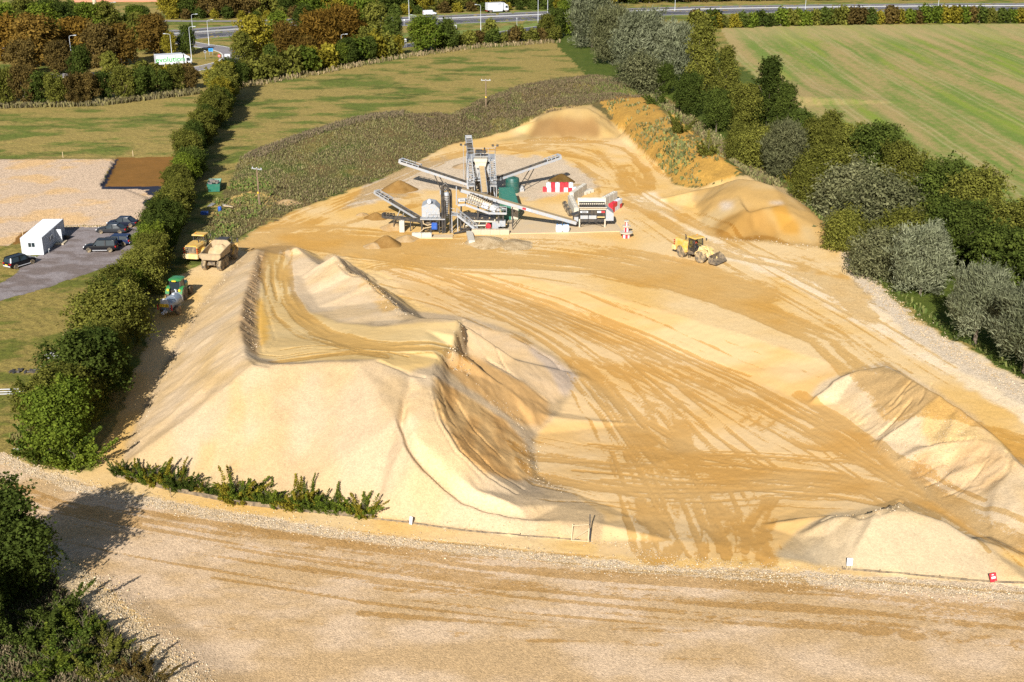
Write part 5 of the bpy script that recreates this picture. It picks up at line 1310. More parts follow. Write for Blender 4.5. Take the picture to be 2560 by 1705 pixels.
# ---- wheel loader
def loader(p, rz, label, bucket=True, artic=0.0, group='wheel loaders'):
    t = thing('wheel_loader', p, rz, label, 'loader', group)
    Y_ = M['yellow']; D = M['dusty_yellow']
    # rear frame and engine hood
    b = MB(); b.loft([[(x * k, y, z) for x, z in ((-1.15, 1.15), (1.15, 1.15), (1.1, 2.25), (.85, 2.5), (-.85, 2.5), (-1.1, 2.25))] for y, k in ((-3.45, .86), (-3.2, .95), (-1.2, 1), (-.6, .95))])
    b.build('engine_hood', Y_, t, False, .03)
    MB().box(-1.2, 1.2, -3.95, -3.05, .72, 1.35, .15).build('counterweight', D, t)
    b = MB().box(-.82, .82, -3.5, -3.42, 1.4, 2.35, .03)
    for i in range(6): b.box(-.78, .78, -3.53, -3.49, 1.46 + i * .14, 1.52 + i * .14)
    b.build('grille', M['dark_dusty'], t)
    for s in (-1, 1):
        for i in range(3): MB().box(s * .98 - .1, s * .98 + .1, -3.56, -3.44, 1.45 + i * .28, 1.6 + i * .28).build('tail_light', M['lampred'], t)
    MB().box(-.7, .7, -3.1, .4, .75, 1.25).build('rear_frame', M['dark_dusty'], t)
    for s in (-1, 1):                                   # rear fenders
        b = MB(); pr = [(-1.6 + 1.02 * math.cos(a), .85 + 1.02 * math.sin(a)) for a in [R(d) for d in range(5, 176, 17)]]
        pr += [(-1.6 + .92 * math.cos(a), .85 + .92 * math.sin(a)) for a in [R(d) for d in range(175, 4, -17)]]
        b.prism(pr, s * .72, s * 1.42); b.build('fender', Y_, t)
    b = MB().tube([(.45, -1.6, 2.4), (.45, -1.6, 3.1), (.45, -1.75, 3.25)], .08, 8); b.build('exhaust', M['black'], t, True)
    # cab
    b = MB()
    for x in (-.78, .78):
        for y, yt in ((-.55, -.45), (.85, .62)): b.bar((x, y, 1.5), (x * .95, yt, 3.25), .12)
        b.bar((x, -.55, 1.55), (x, .85, 1.55), .14); b.bar((x, -.5, 2.2), (x, .78, 2.2), .06)
    b.bar((-.78, -.55, 1.55), (.78, -.55, 1.55), .14); b.bar((-.78, .85, 1.55), (.78, .85, 1.55), .14)
    b.box(-.8, .8, -.6, .9, 1.28, 1.5)
    b.build('cab_frame', M['black'], t)
    MB().box(-.95, .95, -.75, .95, 3.2, 3.36, .06).build('cab_roof', Y_, t)
    b = MB()
    for s in (-1, 1): b.add([(s * .77, -.5, 1.6), (s * .77, .8, 1.6), (s * .74, .6, 3.2), (s * .74, -.42, 3.2)], [(0, 1, 2, 3)])
    b.add([(-.72, .84, 1.62), (.72, .84, 1.62), (.69, .64, 3.2), (-.69, .64, 3.2)], [(0, 1, 2, 3)])
    b.add([(-.72, -.53, 1.62), (.72, -.53, 1.62), (.69, -.45, 3.2), (-.69, -.45, 3.2)], [(0, 1, 2, 3)])
    b.build('cab_window', M['clear'], t)
    b = MB().box(-.3, .3, -.35, .15, 1.5, 1.95, .05); b.box(-.28, .28, -.4, -.25, 1.9, 2.6, .05); b.build('seat', M['black'], t)
    MB().lathe([(.07, 3.36), (.07, 3.5), (.03, 3.54)], 8, 'z', (-.5, -.3, 0)).build('beacon', M['orange'], t)
    b = MB()
    for s in (-1, 1): b.bar((s * .9, .9, 3.2), (s * 1.2, 1.0, 3.05), .04); b.box(s * 1.2 - .1, s * 1.2 + .1, .98, 1.04, 2.75, 3.1)
    b.build('mirror', M['black'], t)
    b = MB()
    for x in (.95, 1.3):
        b.bar((x, .1, .55), (x, -.1, 1.5), .05)
    for z in (.6, .9, 1.2): b.bar((.95, .05, z), (1.3, .05, z), .06)
    b.build('ladder', M['dark_dusty'], t)
    # front half, steered by artic about the hitch at y=.55
    fr = bpy.data.objects.new('front_frame', None); COL.objects.link(fr); fr.parent = t; fr.location = (0, .55, 0); fr.rotation_euler = (0, 0, artic)
    b = MB().box(-.55, .55, -.1, 1.9, .75, 1.3); b.prism([(.2, 1.3), (1.4, 1.3), (1.2, 2.1), (.5, 2.1)], -.42, -.22); b.prism([(.2, 1.3), (1.4, 1.3), (1.2, 2.1), (.5, 2.1)], .22, .42)
    b.build('chassis', D, fr)
    for s in (-1, 1):
        b = MB(); b.prism([(.75, 1.85), (1.05, 2.1), (2.2, 1.35), (2.95, .62), (2.75, .38), (2.0, .95)], s * .55, s * .8); b.build('lift_arm', D, fr)
        b = MB(); pr = [(1.2 + 1.0 * math.cos(a), .85 + 1.0 * math.sin(a)) for a in [R(d) for d in range(40, 150, 18)]] + [(1.2 + .92 * math.cos(a), .85 + .92 * math.sin(a)) for a in [R(d) for d in range(148, 38, -18)]]
        b.prism(pr, s * .85, s * 1.42); b.build('fender', D, fr)
    b = MB().bar((0, .6, 1.95), (0, 1.9, 1.75), .2); b.bar((0, 1.8, 2.0), (0, 2.1, .9), .22); b.bar((0, 2.1, 1.0), (0, 2.75, .8), .12); b.build('tilt_link', D, fr)
    if bucket:
        b = MB()
        pr = [(2.75, 1.35), (2.62, .95), (2.7, .52), (2.95, .28), (4.05, .22), (4.05, .27), (3.02, .36), (2.8, .58), (2.74, .95), (2.84, 1.33)]
        b.prism(pr, -1.55, 1.55)
        for s in (-1, 1): b.prism([(2.72, 1.33), (2.64, .95), (2.72, .54), (2.98, .30), (4.0, .25), (3.45, .95)], s * 1.55 - .04, s * 1.55 + .04)
        b.build('bucket', M['dark_dusty'], fr)
    for s in (-1, 1):
        wheel_parts(t, s * 1.08, -1.6, .85, .66, 'dusty_rubber', 'dusty_yellow', lug=True, rimf=.52)
        wheel_parts(fr, s * 1.08, 1.2, .85, .66, 'dusty_rubber', 'dusty_yellow', name='front_wheel', lug=True, rimf=.52) if False else None
    return t, fr
# front wheels hang one level below the loader, as parts of it
def front_wheels(t, fr):
    c, s_ = math.cos(fr.rotation_euler.z), math.sin(fr.rotation_euler.z)
    for s in (-1, 1):
        x, y = s * 1.08, 1.2
        wheel_parts(t, x * c - y * s_, .55 + x * s_ + y * c, .85, .66, 'dusty_rubber', 'dusty_yellow', steer=fr.rotation_euler.z, lug=True, rimf=.52)

def person(p, rz, label, parent_seat_z):
    """seated driver, one continuous body grown over a joint skeleton"""
    J = {'pelvis': (0, 0, 0), 'belly': (0, .02, .22), 'chest': (0, .02, .44), 'neck': (0, .03, .58), 'chin': (0, .05, .66), 'head': (0, .05, .76), 'crown': (0, .04, .85), 'nose': (0, .15, .74),
         'ls': (-.19, .02, .52), 'rs': (.19, .02, .52), 'le': (-.27, .16, .30), 're': (.27, .16, .30), 'lw': (-.16, .38, .30), 'rw': (.16, .38, .30),
         'lh': (-.10, .02, -.02), 'rh': (.10, .02, -.02), 'lk': (-.14, .44, .0), 'rk': (.14, .44, .0), 'la': (-.14, .50, -.42), 'ra': (.14, .50, -.42), 'lt': (-.14, .64, -.45), 'rt': (.14, .64, -.45)}
    Rr = {'pelvis': .15, 'belly': .14, 'chest': .16, 'neck': .06, 'chin': .075, 'head': .10, 'crown': .07, 'nose': .02, 'ls': .07, 'rs': .07, 'le': .05, 're': .05, 'lw': .035, 'rw': .035, 'lh': .1, 'rh': .1, 'lk': .07, 'rk': .07, 'la': .05, 'ra': .05, 'lt': .04, 'rt': .04}
    Ed = [('pelvis', 'belly'), ('belly', 'chest'), ('chest', 'neck'), ('neck', 'chin'), ('chin', 'head'), ('head', 'crown'), ('head', 'nose'), ('chest', 'ls'), ('chest', 'rs'), ('ls', 'le'), ('rs', 're'), ('le', 'lw'), ('re', 'rw'),
          ('pelvis', 'lh'), ('pelvis', 'rh'), ('lh', 'lk'), ('rh', 'rk'), ('lk', 'la'), ('rk', 'ra'), ('la', 'lt'), ('ra', 'rt')]
    for sd, w_ in ((-1, 'lw'), (1, 'rw')):                # five fingers closing on the wheel
        base = Vector(J[w_])
        J[w_ + 'p'] = tuple(base + Vector((-sd * .03, .06, .0))); Rr[w_ + 'p'] = .034; Ed.append((w_, w_ + 'p'))
        for i, (dx, l) in enumerate(((-.028, .055), (-.010, .065), (.010, .06), (.026, .048))):
            a1 = Vector(J[w_ + 'p']) + Vector((dx, l * .7, .012)); a2 = a1 + Vector((0, l * .25, -.04))
            for q, pt in (('a', a1), ('b', a2)): J[f'{w_}f{i}{q}'] = tuple(pt); Rr[f'{w_}f{i}{q}'] = .009
            Ed += [(w_ + 'p', f'{w_}f{i}a'), (f'{w_}f{i}a', f'{w_}f{i}b')]
        J[w_ + 'th'] = tuple(base + Vector((-sd * .075, .07, .01))); Rr[w_ + 'th'] = .011; Ed.append((w_, w_ + 'th'))
    ks = list(J); me = bpy.data.meshes.new('person')
    me.from_pydata([J[k] for k in ks], [(ks.index(a_), ks.index(b_)) for a_, b_ in Ed], [])
    o = bpy.data.objects.new('person', me); COL.objects.link(o)
    sm = o.modifiers.new('skin', 'SKIN'); sm.use_smooth_shade = True
    for i, k in enumerate(ks):
        v = me.skin_vertices[0].data[i]; v.radius = (Rr[k], Rr[k]); v.use_root = (k == 'pelvis')
    sb = o.modifiers.new('smooth', 'SUBSURF'); sb.levels = 1; sb.render_levels = 1
    m, t, n, l = newmat('driver_clothing_and_skin')
    b = n['Principled BSDF']; b.inputs['Roughness'].default_value = .8
    tc = nd(n, 'ShaderNodeTexCoord'); sx = nd(n, 'ShaderNodeSeparateXYZ'); l.new(tc.outputs['Object'], sx.inputs[0])
    up = mth(n, l, 'GREATER_THAN', sx.outputs[2], .60); lo = mth(n, l, 'LESS_THAN', sx.outputs[2], .08)
    hnd = mth(n, l, 'GREATER_THAN', sx.outputs[1], .37)
    c = mixc(n, l, lo, (.85, .11, .05), (.02, .025, .05)); sk = mth(n, l, 'MAXIMUM', up, mth(n, l, 'MULTIPLY', hnd, mth(n, l, 'GREATER_THAN', sx.outputs[2], .2)))
    c = mixc(n, l, sk, c, (.50, .27, .19)); hr = mth(n, l, 'GREATER_THAN', sx.outputs[2], .81); c = mixc(n, l, hr, c, (.04, .025, .015))
    l.new(c, b.inputs['Base Color']); me.materials.append(m)
    o.location = p; o.rotation_euler = (0, 0, rz)
    return tag(o, label, 'person')

fa = G(1737, 661); ra = G(1704, 641)
hd = R(-148)                                            # towards the camera and to the right
dirv = Vector((-math.sin(hd), math.cos(hd), 0)); rgt = Vector((math.cos(hd), math.sin(hd), 0))
# picture shows its right hand wheels on our left side
mid = (fa + ra) / 2 - rgt * 1.1
lp = Vector((mid.x + .1, mid.y + .3, HZ(mid.x, mid.y)))
lt_, lf_ = loader(lp, hd, 'dusty yellow wheel loader driving with its bucket low on the open sand', artic=R(20))
front_wheels(lt_, lf_)
dp = lp + dirv * -.1 + Vector((0, 0, 1.98))
person(dp, hd, 'driver in orange vest sitting in the loader cab on the open sand', 0)
# second loader, parked behind the dump truck
b2 = G(478, 656)
lt2, lf2 = loader(Vector((b2.x + .75, b2.y + 3.2, HZ(b2.x, b2.y + 3))), R(-10), 'yellow wheel loader standing against the hedge, tail to the camera, beside the dump truck', artic=R(-14))
front_wheels(lt2, lf2)

# ---- articulated dump truck
def dump_truck(p, rz):
    t = thing('dump_truck', p, rz, 'dusty articulated dump truck carrying a small load of sand, tail to the camera', 'dump truck')
    D = M['dusty_steel']
    b = MB()
    # tipping body: floor, flared sides, headboard, chamfered tail
    def sec(y, zf, zt, wf, wt): return [(-wt, y, zt), (-wf, y, zf + .35), (-wf * .72, y, zf), (wf * .72, y, zf), (wf, y, zf + .35), (wt, y, zt), (wt - .1, y, zt), (wf - .1, y, zf + .42), (wf * .70, y, zf + .1), (-wf * .70, y, zf + .1), (-wf + .1, y, zf + .42), (-wt + .1, y, zt)]
    b.loft([sec(-3.3, 1.75, 2.55, 1.42, 1.48), sec(-1.5, 1.45, 2.75, 1.38, 1.48), (sec(.9, 1.35, 2.9, 1.3, 1.48))])
    b.prism([(-1.48, 2.9), (-1.3, 1.7), (-.95, 1.35), (.95, 1.35), (1.3, 1.7), (1.48, 2.9), (1.0, 3.35), (-1.0, 3.35)], .9, 1.02, 'y')
    b.build('tipping_body', D, t)
    b = MB().prism([(-1.5, 2.58), (-1.5, 2.08), (-1.1, 1.68), (1.1, 1.68), (1.5, 2.08), (1.5, 2.58)], -3.42, -3.3, 'y')
    b.bar((-1.52, -3.45, 2.52), (1.52, -3.45, 2.52), .1); b.bar((-1.1, -3.45, 1.72), (1.1, -3.45, 1.72), .08)
    for s in (-1, 1): b.bar((s * 1.5, -3.45, 2.55), (s * 1.5, -3.45, 2.08), .1); b.bar((s * 1.5, -3.45, 2.08), (s * 1.1, -3.45, 1.7), .08)
    b.build('tailgate', D, t)
    b = MB(); b.box(-.5, .5, -3.1, 1.4, .85, 1.25); b.bar((-.9, -2.6, .8), (.9, -2.6, .8), .26); b.bar((-.9, -.9, .8), (.9, -.9, .8), .26); b.bar((-.9, 2.9, .8), (.9, 2.9, .8), .26)
    b.bar((-.3, -3.0, 1.0), (.3, -3.0, 1.2), .14)
    b.build('rear_frame', M['dark_dusty'], t)
    # tractor unit
    b = MB(); b.loft([[(x * k, y, z * q) for x, z in ((-1.0, 1.1), (1.0, 1.1), (1.0, 2.1), (.8, 2.3), (-.8, 2.3), (-1.0, 2.1))] for y, k, q in ((2.6, 1.05, 1.04), (3.6, 1.0, 1.0), (4.6, .8, .86), (4.75, .6, .8))]); b.build('bonnet', M['yellow'], t)
    MB().box(-1.25, 1.25, 1.35, 2.7, 1.15, 1.7, .06).build('deck', M['dark_dusty'], t)
    b = MB()
    for x in (-.68, .68):
        for y in (1.5, 2.7): b.bar((x, y, 1.7), (x * .92, y * .98 + .04, 3.2), .1)
    b.box(-.7, .7, 1.45, 2.75, 1.7, 2.2, .04); b.box(-.78, .78, 1.4, 2.8, 3.15, 3.32, .06)
    for i in range(4): b.box(-.72, .72, 1.30, 1.34, 2.3 + i * .2, 2.36 + i * .2)
    b.build('cab', M['black'], t)
    b = MB()
    for s in (-1, 1): b.add([(s * .67, 1.52, 2.2), (s * .67, 2.7, 2.2), (s * .62, 2.66, 3.15), (s * .62, 1.53, 3.15)], [(0, 1, 2, 3)])
    for y in (1.5, 2.72): b.add([(-.66, y, 2.2), (.66, y, 2.2), (.62, y, 3.15), (-.62, y, 3.15)], [(0, 1, 2, 3)])
    b.build('cab_window', M['clear'], t)
    for s in (-1, 1):
        b = MB(); pr = [(2.9 + 1.02 * math.cos(a), .85 + 1.02 * math.sin(a)) for a in [R(d) for d in range(10, 171, 16)]] + [(2.9 + .95 * math.cos(a), .85 + .95 * math.sin(a)) for a in [R(d) for d in range(170, 9, -16)]]
        b.prism(pr, s * .9, s * 1.45); b.build('fender', M['yellow'], t)
        b = MB().bar((s * 1.2, 3.1, 1.9), (s * 1.55, 3.3, 2.8), .05); b.box(s * 1.6 - .14, s * 1.6 + .14, 3.28, 3.36, 2.45, 3.0, .03); b.build('mirror', M['black'], t)
    MB().box(1.05, 1.5, 3.55, 3.68, 1.05, 2.2, .05).build('front_flap', M['yellow'], t)
    MB().tube([(.9, 2.9, 2.2), (.9, 2.9, 3.3)], .08).build('exhaust', M['black'], t, True)
    for y in (-2.6, -.9, 2.9):
        for s in (-1, 1): wheel_parts(t, s * 1.12, y, .82, .62, 'dusty_rubber', 'dark_dusty', lug=True, rimf=.5)
    return t
ar = G(554.7, 676); af = G(586.8, 647)
tp = Vector((ar.x - .85, ar.y + 2.7, HZ(ar.x - 1, ar.y + 3)))
trk = dump_truck(tp, R(-8))
# its load
b = MB(); nl = 14
pts = []; fs = []
for j in range(9):
    for i in range(9):
        x = -1.28 + 2.56 * i / 8; y = -3.1 + 3.9 * j / 8
        z = 1.62 + (.2 if abs(i - 4) == 4 else 0) + 1.5 * max(0, (j - 3.2) / 4.8) * (1 - .55 * (abs(i - 4) / 4) ** 2) + .10 * math.sin(i * 2.1 + j * 1.3)
        if j == 8: z -= .35
        pts.append((x * (1 if z > 1.9 else .92), y, max(z, 1.5)))
for j in range(8):
    for i in range(8): k = j * 9 + i; fs.append((k, k + 1, k + 10, k + 9))
for j in range(9): pass
b.add(pts, fs)
k0 = len(b.v); b.add([(x * .9, y, 1.5) for x, y, z in pts], [tuple(reversed(f)) for f in fs])
lm = paint('load_sand', (.56, .42, .24), .95, 0, .5, (.44, .30, .13), 1.5)
lo_ = b.build('sand_load', lm, None, True); lo_.location = tp; lo_.rotation_euler = (0, 0, R(-8))
tag(lo_, 'small heap of pale sand lying in the dump truck body', 'sand load')

# ---- tractor
def tractor(p, rz):
    t = thing('tractor', p, rz, 'green tractor with yellow wheel rims and green cab roof, parked by the hedge shadow', 'tractor')
    b = MB().loft([[(x * k, y, z) for x, z in ((-.42, .9), (.42, .9), (.44, 1.5), (.3, 1.68), (-.3, 1.68), (-.44, 1.5))] for y, k in ((.9, 1.05), (1.4, 1), (2.6, .92), (2.8, .75))]); b.build('bonnet', M['green'], t, False, .02)
    MB().box(-.35, .35, -1.2, 2.5, .6, 1.0).build('chassis', M['green'], t)
    b = MB()
    for x in (-.72, .72):
        b.bar((x, -.75, 1.25), (x * .95, -.6, 2.7), .09); b.bar((x * .9, .95, 1.2), (x * .88, .75, 2.7), .08)
        b.bar((x, -.75, 1.3), (x * .9, .95, 1.25), .1)
    b.bar((-.72, -.75, 1.3), (.72, -.75, 1.3), .12); b.box(-.7, .7, -.7, .9, 1.0, 1.25)
    b.build('cab_frame', M['black'], t)
    b = MB()
    for s in (-1, 1): b.add([(s * .7, -.68, 1.35), (s * .66, .85, 1.3), (s * .63, .7, 2.65), (s * .66, -.56, 2.65)], [(0, 1, 2, 3)])
    b.add([(-.68, -.72, 1.36), (.68, -.72, 1.36), (.65, -.6, 2.65), (-.65, -.6, 2.65)], [(0, 1, 2, 3)]); b.add([(-.64, .9, 1.3), (.64, .9, 1.3), (.6, .74, 2.65), (-.6, .74, 2.65)], [(0, 1, 2, 3)])
    b.build('cab_window', M['glass'], t)
    b = MB().loft([[(x * k, y * k + .05, z) for x, y in ((-.6, -.95), (.6, -.95), (.88, -.7), (.88, .7), (.6, .95), (-.6, .95), (-.88, .7), (-.88, -.7))] for z, k in ((2.66, 1), (2.8, 1.0), (2.9, .86), (2.94, .5))]); b.build('cab_roof', M['green'], t, True)
    MB().box(-.28, .28, -1.0, -.85, 2.62, 2.76, .03).build('rear_lamp', M['rim_yellow'], t)
    for s in (-1, 1):
        b = MB(); pr = [(-.35 + 1.0 * math.cos(a), .88 + 1.0 * math.sin(a)) for a in [R(d) for d in range(20, 171, 15)]] + [(-.35 + .93 * math.cos(a), .88 + .93 * math.sin(a)) for a in [R(d) for d in range(170, 19, -15)]]
        b.prism(pr, s * .62, s * 1.15); b.build('fender', M['green'], t)
        MB().lathe([(.17, -.05), (.17, .03), (.1, .06)], 12, 'y', (s * .78, -1.22, 1.55)).build('tail_light', M['rim_yellow'], t)
        MB().tube([(s * .3, -1.1, .9), (s * .28, -1.7, .62)], .05, 6).build('lift_link', M['green'], t)
        wheel_parts(t, s * .95, -.35, .88, .52, 'rubber', 'rim_yellow', lug=True, rimf=.62)
        wheel_parts(t, s * .85, 2.05, .62, .4, 'rubber', 'rim_yellow', lug=True, rimf=.6)
    MB().tube([(.5, 1.1, 1.6), (.5, 1.1, 2.75)], .05).build('exhaust', M['black'], t, True)
    MB().box(-.25, .25, -1.45, -1.0, .45, .75, .04).build('hitch', M['green'], t)
    return t
tr_ = G(434, 752); tractor(Vector((tr_.x + .4, tr_.y + .9, HZ(tr_.x, tr_.y))), R(-8))
def tanker(p, rz):
    t = thing('slurry_tanker', p, rz, 'blue grey cylindrical tanker trailer with yellow board hitched behind the green tractor', 'tanker trailer')
    r = .82
    b = MB().lathe([(.05, -2.02), (.45, -1.96), (.68, -1.84), (r, -1.62), (r, 1.45), (.68, 1.7), (.45, 1.82), (.05, 1.88)], 26, 'y', (0, 0, 1.45)); b.build('tank', M['tanksteel'], t, True)
    b = MB()
    for y in (-1.6, -.1, 1.4): b.lathe([(r + .012, y - .05), (r + .03, y), (r + .012, y + .05)], 26, 'y', (0, 0, 1.45))
    b.build('tank_band', M['galv'], t, True)
    b = MB().box(-.6, .6, -2.06, -2.0, 1.42, 1.85); b.build('hazard_board', M['rim_yellow'], t)
    MB().lathe([(.60, -2.0), (.50, -2.03), (.1, -2.06)], 20, 'y', (0, 0, 1.95)).build('tank_hatch', M['white'], t, True)
    b = MB().tube([(0, -2.0, 1.0), (0, -2.35, .9), (0, -2.4, .6)], .1, 8); b.box(-.34, -.1, -2.4, -2.05, .55, .85, .04); b.lathe([(.14, -2.3), (.14, -2.0)], 10, 'y', (.25, 0, .85)); b.build('outlet_valve', M['white'], t)
    b = MB().tube([(-.1, 1.55, 2.1), (-.1, 1.55, 2.55), (-.2, 1.4, 2.6)], .09, 8); b.lathe([(.2, 2.25), (.2, 2.4)], 12, 'z', (0, .6, 0)); b.build('filler', M['white'], t)
    b = MB().bar((0, 1.6, .75), (0, 3.1, .6), .16); b.box(-.45, .45, -1.4, 1.6, .55, .7); b.bar((-.9, -.5, .6), (.9, -.5, .6), .14); b.build('drawbar', M['galv'], t)
    for s in (-1, 1):
        b = MB().bar((s * .95, -1.95, 1.0), (s * .95, -1.95, 1.75), .12); b.bar((s * .95, -1.95, 1.3), (s * .6, -1.95, 1.2), .05); b.build('marker_pole', M['red'], t)
        wheel_parts(t, s * 1.02, -.5, .6, .42, 'dusty_rubber', 'galv')
    return t
tk = G(415, 795); tanker(Vector((tk.x + .35, tk.y + 2.0, HZ(tk.x, tk.y))), R(-12))

# ---------------------------------------------------------------- road vehicles on the motorway and slip road
def van(p, rz, label):
    t = thing('van', p, rz, label, 'van')
    b = MB(); w = .95
    st_ = [(-2.5, .3, 1.75, w * .9), (-2.4, .28, 1.9, w), (.9, .28, 1.9, w), (1.35, .28, 1.45, w), (1.75, .28, 1.1, w * .98), (2.45, .32, .92, w * .9), (2.55, .4, .8, w * .8)]
    b.loft([body_ring(*s) for s in st_]); b.build('body', M['white'], t, True)
    MB().loft([glass_ring(.93, 1.22, 1.82, .86, .76), glass_ring(1.4, 1.18, 1.5, .86, .8), glass_ring(1.82, 1.08, 1.12, .82, .8)]).build('windscreen', M['glass'], t)
    for s in (-1, 1):
        b = MB(); b.add([(s * (w + .005), .1, 1.15), (s * (w + .005), 1.35, 1.12), (s * (w - .02), 1.25, 1.42), (s * (w - .06), .95, 1.72), (s * (w - .06), .1, 1.74)], [(0, 1, 2, 3, 4)]); b.build('side_window', M['glass'], t)
        MB().box(s * .75 - .12, s * .75 + .12, 2.3, 2.52, .72, .9, .03).build('headlight', M['lampwhite'], t)
        MB().box(s * .85 - .08, s * .85 + .08, -2.54, -2.44, .9, 1.4).build('tail_light', M['lampred'], t)
        for y in (1.6, -1.5): wheel_parts(t, s * .85, y, .33, .24)
    MB().box(-.85, .85, 2.42, 2.62, .3, .55, .04).build('bumper', M['grey_car'], t)
    return t
def lorry(p, rz, label, L=7.0, H=3.6, lettering=False, cabcol='white'):
    t = thing('lorry', p, rz, label, 'lorry')
    b = MB().box(-1.25, 1.25, -L / 2, L / 2, 1.05, H, .05); b.build('cargo_box', M['white'], t)
    b = MB()
    for x in (-1.24, 1.24):
        for y in (-L / 2 + .03, L / 2 - .03): b.bar((x, y, 1.05), (x, y, H), .08)
        b.bar((x, -L / 2, H - .03), (x, L / 2, H - .03), .09)
    b.bar((-1.24, L / 2 - .03, H - .03), (1.24, L / 2 - .03, H - .03), .09); b.build('box_rail', M['galv'], t)
    MB().box(-.45, .45, -L / 2, L / 2 + 1.9, .7, 1.04).build('chassis', M['black'], t)
    c0 = L / 2 + .35
    b = MB(); b.prism([(c0, .75), (c0 + 1.8, .75), (c0 + 1.85, 1.5), (c0 + 1.6, 2.7), (c0 + 1.2, 2.95), (c0, 2.95)], -1.15, 1.15); b.build('cab', M[cabcol], t, False, .05)
    b = MB().add([(-1.02, c0 + 1.90, 1.62), (1.02, c0 + 1.90, 1.62), (.96, c0 + 1.66, 2.62), (-.96, c0 + 1.66, 2.62)], [(0, 1, 2, 3)]); b.build('windscreen', M['glass'], t)
    for s in (-1, 1):
        b = MB().add([(s * 1.158, c0 + .55, 1.65), (s * 1.158, c0 + 1.6, 1.62), (s * 1.158, c0 + 1.45, 2.5), (s * 1.158, c0 + .55, 2.5)], [(0, 1, 2, 3)]); b.build('side_window', M['glass'], t)
        MB().box(s * 1.12 - .06, s * 1.12 + .06, -L / 2 + 2.2, L / 2 - .3, .5, .95).build('side_guard', M['white'], t)
        for y in (-L / 2 + 1.4, c0 + .9): wheel_parts(t, s * 1.0, y, .48, .3, 'rubber', 'alloy')
    MB().prism([(c0 + .1, 2.97), (c0 + 1.0, 2.97), (c0 + .1, H - .05)], -1.0, 1.0).build('roof_deflector', M[cabcol], t)
    MB().box(-1.18, 1.18, -L / 2 - .06, -L / 2 + .1, .6, .85).build('rear_bumper', M['lampred'], t)
    if lettering:
        for s in (1,):
            cu = bpy.data.curves.new('lettering', 'FONT'); cu.body = lettering; cu.size = 2.1; cu.extrude = .01; cu.align_x = 'CENTER'; cu.align_y = 'CENTER'; cu.offset = .01
            o = bpy.data.objects.new('lettering', cu); COL.objects.link(o)
            dg = bpy.context.evaluated_depsgraph_get(); me = bpy.data.meshes.new_from_object(o.evaluated_get(dg)); bpy.data.objects.remove(o)
            o = bpy.data.objects.new('lettering', me); COL.objects.link(o); o.parent = t; o.location = (1.262, .2, 2.30); o.rotation_euler = (PI / 2, 0, PI / 2); o.scale = (1.02, 1, 1)
            me.materials.clear(); me.materials.append(M['logo'])
    else:
        MB().box(1.251, 1.262, L / 2 - 2.3, L / 2 - .8, H - .62, H - .42).build('logo', M['navy_blue'], t)
    return t
def mway(px, py): return W(px, py, .06)
d_ = (mway(1260, 27) - mway(1000, 38)); mrz = math.atan2(-d_.x, d_.y)
p = mway(1074, 38); van(p, mrz, 'white panel van on the far motorway lane, left of the box lorry')
p = mway(1236, 31); lorry(p, mrz, 'white box lorry driving on the far motorway lanes', 6.6, 3.75)
p = W(1380, 47, .06); car(p, mrz + PI, 'white car half hidden by the trees on the near motorway lane', 'white', 4.5, 1.85, 1.7, 'suv', None)
p = W(2358, 30, .06); van(p, mrz + PI, 'white van behind the hedge along the motorway at the right')
e1_ = W(398, 168, .06); lorry(W(424, 168, .06), R(-66), 'white lorry with green lettering on its side, on the slip road behind the hedge', 7.6, 3.7, 'evolution')
# ---------------------------------------------------------------- washing plant
def handrail(b, pts, h=1.05, r=.032, step=1.3):
    pts = [Vector(p) for p in pts]
    for hh in (h, h * .52): b.tube([p + Vector((0, 0, hh)) for p in pts], r, 5)
    for a, c in zip(pts[:-1], pts[1:]):
        L = (c - a).length; n = max(1, int(L / step + .5))
        for i in range(n + 1): q = a.lerp(c, i / n); b.tube([q, q + Vector((0, 0, h))], r, 5)
def stair(root, top, bot, w, mat='galv', name='stair'):
    top, bot = Vector(top), Vector(bot); t = bot - top; hz_ = Vector((t.x, t.y, 0)).normalized(); s = Vector((-hz_.y, hz_.x, 0)) * (w / 2)
    b = MB()
    for q in (-1, 1): b.bar(top + s * q, bot + s * q, .07, .26)
    n = int(abs(t.z) / .24)
    for i in range(n):
        p = top + t * ((i + .5) / n); a = p - s; c = p + s
        b.bar(a, c, .26, .05)
    b.build(name, M[mat], root)
    b = MB()
    for q in (-1, 1):
        b.tube([top + s * q + Vector((0, 0, 1)), bot + s * q + Vector((0, 0, 1))], .035, 5); b.tube([top + s * q + Vector((0, 0, .5)), bot + s * q + Vector((0, 0, .5))], .03, 5)
        for i in range(6): p = top + t * (i / 5) + s * q; b.tube([p, p + Vector((0, 0, 1))], .035, 5)
    b.build('handrail', M[mat], root)
